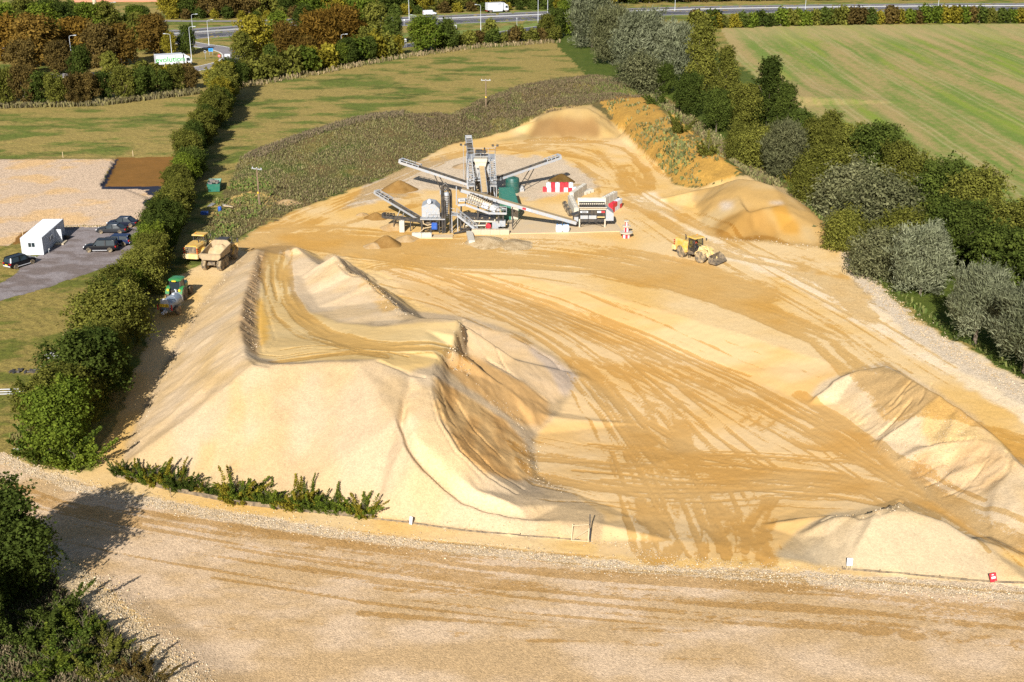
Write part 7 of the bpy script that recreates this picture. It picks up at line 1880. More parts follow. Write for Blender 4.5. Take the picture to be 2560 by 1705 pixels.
# green container and tank
a = Vector((-.15, 193.2, 0)); t = thing('container', (a.x, a.y, HZ(a.x, a.y)), R(4.5), 'green steel container with a pale door, behind the main conveyor', 'container')
b = MB()
prf = []
for i in range(28): prf += [(i * .4, 0), (i * .4 + .2, 0), (i * .4 + .24, .05), (i * .4 + .36, .05)]
for s in (-1, 1):
    n_ = len(prf); b.add([(s * (1.22 - y), x, z) for z in (.05, 2.55) for x, y in prf], [(i, i + 1, n_ + i + 1, n_ + i) for i in range(n_ - 1)])
b.box(-1.22, 1.22, 0, 11.1, 0, .12); b.box(-1.21, 1.21, 11.0, 11.1, .1, 2.5); b.box(-1.2, 1.2, .02, .1, .1, 2.55); b.build('container_body', M['cont_green'], t)
b = MB().box(-1.25, 1.25, -.02, 11.15, 2.52, 2.62)
for i in range(18): b.box(-1.1, 1.1, .3 + i * .6, .55 + i * .6, 2.62, 2.645)
b.build('roof', M['cont_green'], t)
d = MB().box(.02, 1.18, -.06, .02, .08, 2.2, .02).build('door', M['cream'], t)
MB().box(.35, .6, -.09, -.06, 1.25, 1.75).build('door_window', M['glass'], d)
b = MB()
for x in (-1.22, 1.22): b.box(x - .06, x + .06, -.05, .07, 0, 2.6)
b.build('corner_post', M['cont_green'], t)
q = W(1281, 484, 0); b = MB()
t = thing('water_tank', (q.x, q.y + 1.2, HZ(q.x, q.y)), 0, 'round dark green plastic tank behind the green container', 'tank')
MB().lathe([(1.2, 0), (1.22, .1), (1.2, 2.3), (1.1, 2.5), (.7, 2.68), (.3, 2.74), (.05, 2.75)], 28, 'z').build('shell', M['tank_green'], t, True)
b = MB()
for z in (.6, 1.2, 1.8): b.lathe([(1.2, z - .05), (1.24, z), (1.2, z + .05)], 28, 'z')
b.build('rib', M['tank_green'], t, True); MB().lathe([(.3, 2.72), (.3, 2.82), (.05, 2.84)], 14, 'z', (.2, -.4, 0)).build('lid', M['tank_green'], t, True)
q = W(1305, 478, 0); b = MB().box(-.4, .4, -.3, .3, 0, .6, .05); b.lathe([(.25, -.5), (.25, .4)], 10, 'y', (0, 0, .75)); b.tube([(-.4, 0, .4), (-.9, .1, .4)], .06, 6)
o = b.build('water_pump', M['galv']); o.location = q; tag(o, 'small grey pump on the ground beside the dark green tank', 'pump')

# ---------------------------------------------------------------- loose sand and stone cones
def cone(px, py, r, h, cols, label, stone=.4, yo=0):
    q = G(px, py); rs_ = np.random.RandomState(int(px)); n, m = 40, 14
    V = []; 
    for j in range(m + 1):
        for i in range(n):
            a_ = 2 * PI * i / n; u_ = j / m
            rr = r * u_ * (1 + .10 * math.sin(a_ * 2 + px) + .06 * math.sin(a_ * 5 + py))
            V.append((rr * math.cos(a_), rr * math.sin(a_), h * (1 - u_) ** 1.0 + (.06 * h * math.exp(-((1 - u_) / .15) ** 2)) * 0 - .06 * u_ + .02 * (rs_.rand() - .5) - h * .10 * math.exp(-(u_ / .12) ** 2)))
    F = [(j * n + i, j * n + (i + 1) % n, (j + 1) * n + (i + 1) % n, (j + 1) * n + i) for j in range(m) for i in range(n)]
    me = bpy.data.meshes.new('sand_pile'); me.from_pydata(V, [], F); me.polygons.foreach_set('use_smooth', [True] * len(F))
    mm, t_, n_, l_ = newmat('pile_sand'); b = n_['Principled BSDF']; b.inputs['Roughness'].default_value = .95; b.inputs['Specular IOR Level'].default_value = .1
    g_ = nd(n_, 'ShaderNodeTexCoord'); f1 = noise(n_, l_, g_.outputs['Object'], 5, 4, .7); f2 = noise(n_, l_, g_.outputs['Object'], .8, 3)
    ff = mth(n_, l_, 'ADD', mth(n_, l_, 'MULTIPLY', f1, .5), mth(n_, l_, 'MULTIPLY', f2, .5)); r_ = nd(n_, 'ShaderNodeMapRange'); r_.inputs['From Min'].default_value = .36; r_.inputs['From Max'].default_value = .64; l_.new(ff, r_.inputs['Value'])
    l_.new(mixc(n_, l_, r_.outputs[0], *[tuple(c) for c in cols]), b.inputs['Base Color'])
    bp_ = nd(n_, 'ShaderNodeBump'); bp_.inputs['Strength'].default_value = stone; bp_.inputs['Distance'].default_value = .1; l_.new(f1, bp_.inputs['Height']); l_.new(bp_.outputs[0], b.inputs['Normal'])
    me.materials.append(mm); o = bpy.data.objects.new('sand_pile', me); COL.objects.link(o); o.location = (q.x, q.y + yo, HZ(q.x, q.y + yo) - .03); o.rotation_euler = (0, 0, px)
    tag(o, label, 'sand pile', 'loose cones of sand and stone')
BR = (alb((196, 154, 92), 2.0), alb((166, 124, 66), 2.0)); DKC = (alb((150, 118, 66), 1.9), alb((110, 82, 40), 1.9)); PL = (alb((238, 206, 158), 2.0), alb((214, 170, 108), 2.0)); GV = (alb((232, 206, 164), 1.5), alb((172, 142, 96), 1.5))
cone(998, 474, 3.1, 1.9, BR, 'brown cone of sand under the left pointing rear conveyor', .4, 0)
cone(1404, 452, 2.6, 1.5, DKC, 'dark brown cone behind the red and white wall', .6, 0)
cone(940, 545, 1.9, 1.1, BR, 'brown sand cone under the head of the upper sand conveyor', .3)
cone(905, 537, 1.2, .45, PL, 'low pale sand heap left of the brown cone under the upper conveyor', .3)
cone(966, 612, 2.3, 1.7, BR, 'golden brown sand cone in front of the low sand conveyor', .3)
cone(935, 616, 1.7, .7, PL, 'low pale sand heap overlapping the golden brown cone', .3)
cone(985, 570, 2.2, 1.0, PL, 'pale sand heap against the stacked blocks', .3)
cone(1018, 598, 2.1, .8, PL, 'pale sand spill left of the white block pair', .3)
cone(1215, 606, 3.6, 1.0, GV, 'wide speckled heap of gravel beside the long white block', 1.0)
cone(1290, 612, 3.2, .55, GV, 'low speckled gravel spread right of the gravel heap', 1.0)
cone(1160, 418, 2.4, .9, (alb((214, 186, 148), 1.8), alb((190, 158, 116), 1.8)), 'grey stone heap left of the rear tower', .8)
cone(720, 505, 2.2, .5, PL, 'low sand spill at the edge of the weedy bank', .3)
# ---------------------------------------------------------------- cabin and yard
q = W(110, 644, 0)
cx = q.x - 1.5; cy = q.y
t = thing('site_cabin', (cx, cy, HZ(cx, cy)), R(2), 'long white portable cabin with open door and small end window, on grey car park', 'cabin')
Lc, hc = 10.3, 2.5
b = MB()
def corr(n, amp): 
    out = []
    for i in range(n): out += [(i / n, 0), ((i + .5) / n, 0), ((i + .6) / n, amp), ((i + .9) / n, amp)]
    out.append((1, 0)); return out
for s in (-1, 1):
    P_ = corr(40, .04); n_ = len(P_); b.add([(s * (1.5 - a_), u_ * Lc, z) for z in (.1, hc) for u_, a_ in P_], [(i, i + 1, n_ + i + 1, n_ + i) for i in range(n_ - 1)])
P_ = corr(12, .04); n_ = len(P_)
for y, s in ((0, 1), (Lc, -1)): b.add([(-1.5 + 3 * u_, y + s * a_, z) for z in (.1, hc) for u_, a_ in P_], [(i, i + 1, n_ + i + 1, n_ + i) for i in range(n_ - 1)])
b.box(-1.5, 1.5, 0, Lc, .0, .12); b.build('wall', M['white'], t)
b = MB().box(-1.55, 1.55, -.05, Lc + .05, hc, hc + .08)
for i in range(34): b.box(-1.5, 1.5, .1 + i * .3, .24 + i * .3, hc + .08, hc + .11)
b.build('roof', M['white'], t)
w_ = MB().box(-.6, .5, -.06, .06, 1.15, 1.9); w_ = w_.build('window', M['white'], t); b = MB().box(-.5, -.08, -.08, -.05, 1.22, 1.84); b.box(.0, .42, -.08, -.05, 1.22, 1.84); b.build('pane', M['glass'], w_)
for y in (3.4, 4.3): 
    w_ = MB().box(1.44, 1.56, y - .35, y + .35, 1.1, 1.95).build('window', M['white'], t); MB().box(1.55, 1.575, y - .28, y + .28, 1.17, 1.88).build('pane', M['glass'], w_)
d = MB().box(1.5, 2.45, 5.9, 5.98, .15, 2.15).build('door', M['white'], t); MB().box(2.2, 2.35, 5.86, 5.9, 1.0, 1.08).build('handle', M['black'], d)
MB().box(1.44, 1.515, 5.98, 6.9, .15, 2.15).build('doorway', M['black'], t)
b = MB().box(1.55, 2.9, 4.9, 6.9, 0, .22, .03); b.build('doorstep', M['concrete'], t)
b = MB()
for x in (-1.5, 1.5):
    for y in (0, Lc): b.box(x - .05, x + .05, y - .05, y + .05, .05, hc + .02)
b.build('corner_post', M['white'], t)
q = W(160, 596, 0); t = thing('wheelie_bin', (cx + 2.2, cy + 8.2, 0), R(90), 'dark bin standing by the far wall of the white cabin', 'bin')
MB().loft([[(x * k, y * k, z) for x, y in ((-.3, -.35), (.3, -.35), (.3, .35), (-.3, .35))] for z, k in ((.08, .75), (1.0, 1))]).build('tub', M['black'], t); MB().box(-.34, .34, -.4, .38, 1.0, 1.08, .03).build('lid', M['black'], t)
q = W(118, 640, 0); t = thing('standpipe', (cx + 1.9, cy + 1.1, 0), 0, 'thin pale standpipe against the shaded cabin wall', 'standpipe'); MB().tube([(0, 0, 0), (0, 0, 1.0), (.15, -.1, 1.1), (.2, -.15, .9)], .05, 6).build('pipe', M['galv'], t, True); MB().box(-.15, .15, -.15, .15, 0, .3, .03).build('foot', M['galv'], t)
def post(p, h, mat, label, name='stake', w=.07, group=None):
    o = MB().loft([[(x * k, y * k, z) for x, y in ((-w / 2, -w / 2), (w / 2, -w / 2), (w / 2, w / 2), (-w / 2, w / 2))] for z, k in ((-.2, 1), (h * .92, 1), (h, .4))]).build(name, M[mat]); o.location = (p[0], p[1], HZ(p[0], p[1])); return tag(o, label, 'stake', group)
post(W(58, 592, 0), 1.3, 'pale_wood', 'thin wooden stake in the brown soil behind the white cabin', w=.09)
post(W(158, 396, 0), 1.2, 'pale_wood', 'short stake on the far edge of the gravel pad, left one', w=.09, group='stakes along the gravel pad'); post(W(333, 392, 0), 1.2, 'pale_wood', 'short stake at the far edge of the brown soil, right one', w=.09, group='stakes along the gravel pad')
# meter box, plates and pale pipes in the lower left grass
q = G(112, 934); t = thing('meter_box', q, R(5), 'small white meter box in the grass beside the hedge', 'meter box'); MB().box(-.28, .28, -.18, .18, 0, .95, .03).build('case', M['white'], t); MB().box(-.14, .14, -.2, -.18, .35, .72).build('dial', M['black'], t)
for i in range(3):
    o = MB().tube([(-2.6, 0, .12), (2.2, .25, .14)], .07, 6).build('pale_pipe', M['galv'], None, True); q = G(28, 977 + i * 6); o.location = q; tag(o, ['rearmost', 'middle', 'nearest'][i] + ' of three pale pipes lying in the grass at the left picture edge', 'pipe', 'pipes in the grass')
for i in range(3):
    o = MB().box(-.9, .9, -.3, .3, 0, .08, .02).build('grey_panel', M['galv'], None); q = G(132, 883 + i * 6); o.location = q; o.rotation_euler = (R(-6), 0, R(-4)); tag(o, ['rearmost', 'middle', 'nearest'][i] + ' of three grey panels lying in the grass beside the hedge', 'panel', 'panels in the grass')
rs_ = random.Random(5); b = MB()
for i in range(16):
    x, y = rs_.uniform(-1.7, 1.7), rs_.uniform(-.4, .4); b.at(x, y, .08, rz=rs_.uniform(0, 3), rx=rs_.uniform(-.3, .3)).box(-.3, .3, -.12, .12, -.08, .14, .03)
o = b.build('rubble_heap', M['black'], None); o.location = G(68, 930); tag(o, 'dark heap of broken rubble in the grass left of the white meter box', 'rubble')
q = G(45, 1148); t = thing('small_sign', q, R(-10), 'small blank grey board on a post at the road edge on the left', 'sign'); MB().bar((0, 0, -.2), (0, 0, 1.0), .05).build('post', M['galv'], t); MB().box(-.28, .28, -.05, -.02, .75, 1.15).build('board', M['galv'], t)

# ---------------------------------------------------------------- low net fence, gate and signs along the haul road
def netfence(pts, label, h=.42, name='net_fence'):
    P = [G(*p) for p in pts]; o0 = P[0]; t = thing(name, o0, 0, label, 'fence')
    b = MB(); c = MB()
    for k, (a, d) in enumerate(zip(P[:-1], P[1:])):
        n = max(2, int((d - a).length / 1.6))
        for i in range(n):
            p0 = a.lerp(d, i / n); p1 = a.lerp(d, (i + 1) / n); z0, z1 = HZ(p0.x, p0.y), HZ(p1.x, p1.y)
            h0 = h * (.55 + .45 * math.sin(i * 1.7 + k) ** 2); p0 = Vector((p0.x, p0.y, z0)) - o0; p1 = Vector((p1.x, p1.y, z1)) - o0
            b.add([p0, p1, p1 + Vector((0, .05, h)), p0 + Vector((0, .05, h0)), p0 + Vector((0, .03, 0)), p1 + Vector((0, .03, 0)), p1 + Vector((0, .08, h)), p0 + Vector((0, .08, h0))], [(0, 1, 2, 3), (7, 6, 5, 4), (3, 2, 6, 7)])
            if i % 3 == 0: MB().bar(p0 + Vector((0, 0, -.2)), p0 + Vector((0, 0, h + .15)), .05).build('stake', M['wood'], t)
    b.build('netting', M['net'], t)
netfence([(290, 1193), (430, 1228), (600, 1262), (760, 1280), (930, 1298)], 'low dark netting fence along the foot of the big stockpile, behind the bushes', .42)
netfence([(930, 1298), (1020, 1308), (1160, 1328), (1300, 1340), (1450, 1352)], 'sunken strip of dark netting between the bushes and the timber frame', .13)
netfence([(2106, 1424), (2200, 1432), (2350, 1446), (2560, 1460)], 'thin dark netting strip along the low heap behind the white sign', .16)
q = G(1470, 1352); t = thing('timber_frame', q, R(0), 'broken pale timber frame with a dark board at the end of the sunken netting', 'frame')
b = MB().bar((-1.4, 0, 0), (-1.25, .9, 1.1), .08); b.bar((-1.3, .8, 1.0), (.1, .9, 1.05), .08); b.bar((-1.4, 0, .05), (.05, -.15, .05), .08); b.bar((-1.3, .1, .1), (.1, .5, .8), .08); b.bar((0, -.2, -.1), (.1, .4, 1.0), .09); b.build('timber', M['pale_wood'], t)
MB().prism([(-.25, -.1), (-.05, -.1), (.75, 2.1), (.60, 2.2)], .12, .2).build('board', M['grey_car'], t)
def sign(p, rz, label, col, h=.95, tilt=0, w=.62, name='warning_sign', back='black', stripe=None):
    t = thing(name, p, rz, label, 'sign'); t.rotation_euler = (tilt, 0, rz)
    for x in (-w * .35, w * .35): MB().bar((x, 0, -.25), (x, 0, h), .06).build('post', M['pale_wood'], t)
    MB().box(-w / 2, w / 2, -.07, -.03, h - .55, h + .15).build('board', M[col], t)
    if stripe: MB().box(-w * .32, w * .32, -.085, -.07, h - .30, h - .12).build('marking', M[stripe], t); MB().box(-w * .22, w * .1, -.085, -.07, h - .02, h + .06).build('marking', M[stripe], t)
    return t
sign(G(2122, 1424), R(-6), 'white sign board on two stakes at the road edge before the low heap', 'white', .95, 0, .46)
sign(G(2484, 1457), R(20), 'red and white sign leaning at the road edge at the far right', 'red', .62, R(-24), .62, stripe='white')
sign(G(1027, 1312), R(-35), 'small pale sign on a stake standing in the sunken netting', 'white', .6, R(-12), .3)
post(G(428, 1244), 1.0, 'wood', 'dark twig-like stake leaning out of the netting below the bushes', w=.06)

# ---------------------------------------------------------------- loose stones and clods along feet, edges and scarps
rs = np.random.RandomState(31)
def stones(pts, n, spread, s0, s1, P=None):
    P = [G(*p) for p in pts]; seg = np.array([(b - a).length for a, b in zip(P[:-1], P[1:])]); k = rs.choice(len(seg), n, p=seg / seg.sum()); u_ = rs.rand(n)
    A = np.array([(p.x, p.y) for p in P]); q = A[k] + (A[k + 1] - A[k]) * u_[:, None] + rs.normal(size=(n, 2)) * spread
    z = hz(q[:, 0], q[:, 1]); s = s0 + (s1 - s0) * rs.rand(n) ** 2.5
    return np.concatenate([q, z[:, None], s[:, None]], 1)
SN = [stones([(0, 1140), (160, 1206), (420, 1264), (700, 1308), (1000, 1354), (1300, 1386), (1600, 1420), (2000, 1444), (2560, 1490)], 9000, .7, .03, .11),
      stones([(300, 1178), (500, 1226), (700, 1264), (930, 1290), (1200, 1328), (1480, 1354)], 900, .35, .03, .10), stones([(330, 1110), (410, 950), (500, 770), (600, 650)], 700, .4, .03, .12),
      stones([(1190, 965), (1290, 1045), (1330, 1110), (1330, 1190), (1420, 1230)], 350, .7, .03, .11), stones([(1160, 835), (1150, 880), (1120, 915), (1180, 930)], 160, .4, .04, .16),
      stones([(850, 660), (900, 690), (960, 740), (1010, 790)], 260, .7, .04, .16), stones([(640, 640), (630, 720), (625, 800), (640, 880)], 260, .4, .03, .12),
      stones([(2200, 1110), (2300, 1100), (2400, 1080), (2300, 1160), (2400, 1200), (2480, 1180)], 1400, 1.2, .02, .08), stones([(2090, 1290), (2200, 1282), (2250, 1262)], 120, .35, .04, .14),
      stones([(2090, 600), (2200, 730), (2340, 850), (2560, 985)], 2500, .9, .04, .14), stones([(220, 1440), (320, 1540), (430, 1640), (500, 1720)], 3500, .8, .03, .12), stones([(1500, 1350), (1700, 1400), (2000, 1425), (2100, 1425)], 900, .5, .03, .09),
      stones([(1320, 352), (1440, 350), (1540, 350)], 120, .6, .06, .16), stones([(1800, 598), (1900, 602), (2060, 620)], 160, .7, .05, .15), stones([(150, 567), (340, 566)], 500, .3, .05, .16), stones([(1190, 600), (1260, 606), (1330, 612)], 1500, 1.6, .04, .12)]
SN = np.concatenate(SN); n = len(SN)
oct_ = np.array([(1, 0, 0), (0, 1, 0), (-1, 0, 0), (0, -1, 0), (0, 0, .75), (0, 0, -.6)], float)
V = oct_[None] * (1 + .45 * rs.normal(size=(n, 6, 1)).clip(-1, 1)) * SN[:, 3][:, None, None]
a_ = rs.rand(n) * 6.28; c_, s_ = np.cos(a_)[:, None], np.sin(a_)[:, None]
V = np.stack([V[..., 0] * c_ - V[..., 1] * s_, V[..., 0] * s_ + V[..., 1] * c_, V[..., 2]], -1) + SN[:, None, :3]
F_ = np.array([(0, 1, 4), (1, 2, 4), (2, 3, 4), (3, 0, 4), (1, 0, 5), (2, 1, 5), (3, 2, 5), (0, 3, 5)])
FF = (np.arange(n)[:, None, None] * 6 + F_[None]).reshape(-1)
me = bpy.data.meshes.new('loose_stones'); me.vertices.add(n * 6); me.vertices.foreach_set('co', V.astype(np.float32).reshape(-1)); me.loops.add(n * 24); me.loops.foreach_set('vertex_index', FF.astype(np.int32)); me.polygons.add(n * 8); me.polygons.foreach_set('loop_start', np.arange(0, n * 24, 3, dtype=np.int32)); me.update(calc_edges=True)
ca = me.color_attributes.new('leaf', 'FLOAT_COLOR', 'POINT'); cc = np.array([(.50, .39, .25), (.42, .31, .18), (.54, .44, .31), (.36, .27, .16), (.46, .32, .16)])[rs.randint(0, 5, n)] * (.7 + .5 * rs.rand(n, 1))
ca.data.foreach_set('color', np.repeat(np.concatenate([cc, np.ones((n, 1))], 1), 6, 0).astype(np.float32).reshape(-1)); me.materials.append(wm)
o = bpy.data.objects.new('loose_stones', me); COL.objects.link(o); o['kind'] = 'stuff'

# junk in the shade of the hedge
q = G(535, 482); t = thing('skip_tank', (q.x, q.y, HZ(q.x, q.y)), R(8), 'dark green open skip with rubbish in the shade of the hedge', 'skip')
b = MB().loft([[(-1.1 * k, y0, z), (1.1 * k, y0, z), (1.1 * k, y1, z), (-1.1 * k, y1, z)] for z, k, y0, y1 in ((.1, .85, .3, 3.6), (1.5, 1, 0, 4.2), (1.5, .94, .1, 4.1), (.9, .9, .3, 3.8))]); b.build('tub', M['cont_green'], t)
b = MB()
for i in range(9): b.at(rs_.uniform(-.7, .7), rs_.uniform(.6, 3.5), 1.35, rz=rs_.uniform(0, 3), rx=.3).box(-.4, .4, -.2, .2, -.1, .2, .03)
b.build('rubbish', M['blanket'], t)
q = G(550, 530); o = MB().lathe([(.28, 0), (.30, .05), (.29, .45), (.30, .85), (.28, .9), (.02, .91)], 16, 'z').build('plastic_drum', M['blue'], None, True); o.location = q; tag(o, 'bright blue plastic drum among the junk by the hedge', 'drum')
q = G(548, 536); o = MB().box(-.7, .7, -.5, .5, 0, .14, .02).build('pallet_base', M['red'], None); o.location = q + Vector((0, -.7, 0)); tag(o, 'flat red frame lying before the bright blue drum', 'frame')
for i in range(4):
    q = G(560 + i * 4, 512 + i * 3); o = MB().box(-.14, .14, -.9, .9, 0, .12, .02).build('board', M['pale_wood' if i % 2 else 'galv'], None); o.location = q + Vector((0, 0, i * .1)); o.rotation_euler = (0, 0, R(40 + i * 9)); tag(o, ['first', 'second', 'third', 'fourth'][i] + ' from the left of the loose boards behind the blue drum', 'board', 'loose boards')
for i in range(5):
    q = G(526 + i * 2.5, 512); o = MB().tube([(0, -1.4, .1 + i * .02), (.1, 1.4, .14)], .06, 6).build('pipe_length', M['galv'], None, True); o.location = q; o.rotation_euler = (0, 0, R(-6)); tag(o, ['leftmost', 'second from the left', 'middle', 'fourth from the left', 'rightmost'][i] + ' of the pale pipes lying in the hedge shade', 'pipe', 'pipes in the hedge shade')
o = MB().box(-.6, .6, -.4, .4, 0, .5, .06).build('blue_crate', M['blue'], None); o.location = G(512, 536); tag(o, 'blue crate in the deep shade at the hedge foot', 'crate')

# ---------------------------------------------------------------- wooden poles
def tpole(p, h, label, rz):
    t = thing('utility_pole', p, rz, label, 'utility pole', 'wooden utility poles')
    MB().tube([(0, 0, -.5), (0, 0, h)], [.17, .12], 9).build('pole', M['wood'], t, True)
    MB().bar((-1.05, 0, h - .15), (1.05, 0, h - .15), .14, .16).build('crossarm', M['galv'], t)
    b = MB()
    for x in (-.9, 0, .9): b.lathe([(.05, h - .1), (.08, h + .02), (.05, h + .12)], 8, 'z', (x, 0, 0))
    b.build('insulator', M['white'], t, True)
    MB().box(-.14, .14, -.2, -.15, h * .34, h * .34 + .3).build('warning_plate', M['rim_yellow'], t)
q = G(649, 516); zt = Wd(649, 420, q.y).z - q.z; tpole(q, zt, 'wooden pole with a pale crossarm at the edge of the sandy ground', R(-28))
q = G(1215, 268); zt = Wd(1215, 199, q.y).z - q.z; tpole(q, zt, 'slim wooden pole with a pale crossarm behind the weedy bank', R(-5))

# ---------------------------------------------------------------- motorway, slip roads, verges
am, at2, an, al2 = newmat('asphalt')
ab = an['Principled BSDF']; ab.inputs['Roughness'].default_value = .9
ag = nd(an, 'ShaderNodeNewGeometry'); al2.new(mixc(an, al2, noise(an, al2, ag.outputs['Position'], .35, 5), (.045, .046, .058), (.085, .082, .090)), ab.inputs['Base Color'])
om, ot, on, ol = newmat('worn_asphalt')
ob_ = on['Principled BSDF']; ob_.inputs['Roughness'].default_value = .9
og = nd(on, 'ShaderNodeNewGeometry'); ol.new(mixc(on, ol, noise(on, ol, og.outputs['Position'], .25, 5), (.17, .155, .16), (.25, .225, .22)), ob_.inputs['Base Color'])
lm_ = paint('road_line_paint', (.72, .70, .66), .8, 0, .12)
vm_, vt, vnn, vl = newmat('verge_grass')
vb = vnn['Principled BSDF']; vb.inputs['Roughness'].default_value = 1
vg = nd(vnn, 'ShaderNodeNewGeometry'); vl.new(mixc(vnn, vl, noise(vnn, vl, vg.outputs['Position'], .5, 6, .7), (.075, .145, .014), (.20, .21, .03)), vb.inputs['Base Color'])
def smooth_line(P, n=8):
    out = []
    for i in range(len(P) - 1):
        p0, p1, p2, p3 = P[max(i - 1, 0)], P[i], P[i + 1], P[min(i + 2, len(P) - 1)]
        for k in range(n):
            t = k / n; out.append(.5 * ((2 * p1) + (p2 - p0) * t + (2 * p0 - 5 * p1 + 4 * p2 - p3) * t * t + (3 * p1 - p0 - 3 * p2 + p3) * t ** 3))
    return out + [P[-1]]
def ribbon(P, a, b_, z, mat, name, dash=None, kind='structure', parent=None, thick=0):
    bm = MB(); Q = smooth_line(P); s = 0; on_ = True
    L = [0]
    for i in range(1, len(Q)): L.append(L[-1] + (Q[i] - Q[i - 1]).length)
    def at_(d):
        i = min(max(np.searchsorted(L, d) - 1, 0), len(Q) - 2); f = (d - L[i]) / max(1e-6, L[i + 1] - L[i]); c = Q[i].lerp(Q[i + 1], f)
        t = (Q[min(i + 2, len(Q) - 1)] - Q[max(i - 1, 0)]).normalized(); return c, Vector((-t.y, t.x, 0))
    segs = [(0, L[-1])] if not dash else [(x, min(x + dash[0], L[-1])) for x in np.arange(dash[2] if len(dash) > 2 else 0, L[-1], dash[0] + dash[1])]
    for x0, x1 in segs:
        n = max(1, int((x1 - x0) / 6)); pr = None
        for k in range(n + 1):
            c, nn_ = at_(x0 + (x1 - x0) * k / n); p = (c + nn_ * a, c + nn_ * b_)
            if pr:
                if thick: bm.add([(pr[0].x, pr[0].y, z), (p[0].x, p[0].y, z), (p[1].x, p[1].y, z), (pr[1].x, pr[1].y, z)] + [(q_.x, q_.y, z - thick) for q_ in (pr[0], p[0], p[1], pr[1])], [(0, 1, 2, 3), (0, 4, 5, 1), (3, 2, 6, 7)])
                else: bm.add([(pr[0].x, pr[0].y, z), (p[0].x, p[0].y, z), (p[1].x, p[1].y, z), (pr[1].x, pr[1].y, z)], [(0, 1, 2, 3)])
            pr = p
    o = bm.build(name, mat, parent)
    if kind: o['kind'] = kind
    return o
ML = [W(*p, 0) for p in ((-260, 160), (60, 117), (300, 98), (520, 82), (800, 63), (1050, 52), (1250, 44), (1500, 34), (1750, 26), (2050, 21), (2400, 18), (2900, 16))]
ribbon(ML, -17.0, 19.0, .01, vm_, 'road_verge')
ribbon(ML, -13.5, -1.4, .03, am, 'motorway'); ribbon(ML, 1.4, 14.5, .03, am, 'motorway')
ribbon(ML, -1.4, 1.4, .03, om, 'central_reserve')
ribbon(ML, 11.2, 14.5, .036, om, 'hard_shoulder'); ribbon(ML, -13.5, -11.6, .036, om, 'hard_shoulder')
ribbon(ML, 1.4, 4.6, .036, om, 'inner_lane')
for a in (-11.6, -1.7, 1.6, 11.1): ribbon(ML, a - .12, a + .12, .046, lm_, 'lane_marking')
for a in (-8.3, -5.0, 4.7, 7.9): ribbon(ML, a - .1, a + .1, .046, lm_, 'lane_marking', (4, 5) if a > 0 else (9, 9))
# crash barrier in the middle
rt = smooth_line(ML, 4)
tb_ = thing('crash_barrier', rt[0], 0, 'long grey crash barrier along the middle of the motorway', 'barrier')
for off in (-.5, .5):
    b = MB(); pr = None
    for i in range(len(rt)):
        t_ = (rt[min(i + 1, len(rt) - 1)] - rt[max(i - 1, 0)]).normalized(); p = rt[i] + Vector((-t_.y, t_.x, 0)) * off - rt[0]
        if pr is not None:
            b.bar(pr + Vector((0, 0, .6)), p + Vector((0, 0, .6)), .06, .32)
        pr = p
    b.build('rail', M['galv'], tb_)
b = MB()
for i in range(0, len(rt) - 1):
    for k in range(2):
        p = rt[i].lerp(rt[i + 1], k / 2) - rt[0]
        if i == 0 and k == 0: po = MB().box(-.06, .06, -.06, .06, 0, .55).build('post', M['galv'], tb_); po.location = p
        else: c = po.copy(); COL.objects.link(c); c.location = p
# slip road: bends out of the gap, round and back behind the hedge
SL = [W(*p, 0) for p in ((430, 100), (490, 112), (545, 120), (582, 133), (578, 150), (540, 163), (480, 174), (400, 182), (300, 185), (180, 188), (20, 195))]
ribbon(SL, -3.4, 3.4, .045, om, 'slip_road'); ribbon(SL, 3.1, 3.5, .055, lm_, 'kerb', thick=.04); ribbon(SL, -3.5, -3.1, .055, lm_, 'kerb', thick=.04)
S2 = [W(*p, 0) for p in ((960, 122), (1020, 114), (1090, 104), (1145, 97), (1200, 90), (1300, 76), (1420, 58))]
ribbon(S2, -3.0, 3.0, .045, am, 'slip_road'); ribbon(S2, 2.9, 3.25, .055, lm_, 'kerb', thick=.04)
S3 = [W(*p, 0) for p in ((380, 52), (520, 53), (650, 52), (800, 46))]
ribbon(S3, -2.2, 2.2, .04, om, 'side_road')
V2 = [W(*p, 0) for p in ((940, 100), (1060, 90), (1150, 84), (1250, 74), (1400, 58))]
ribbon(V2, -4.5, 7.0, .02, vm_, 'road_verge')

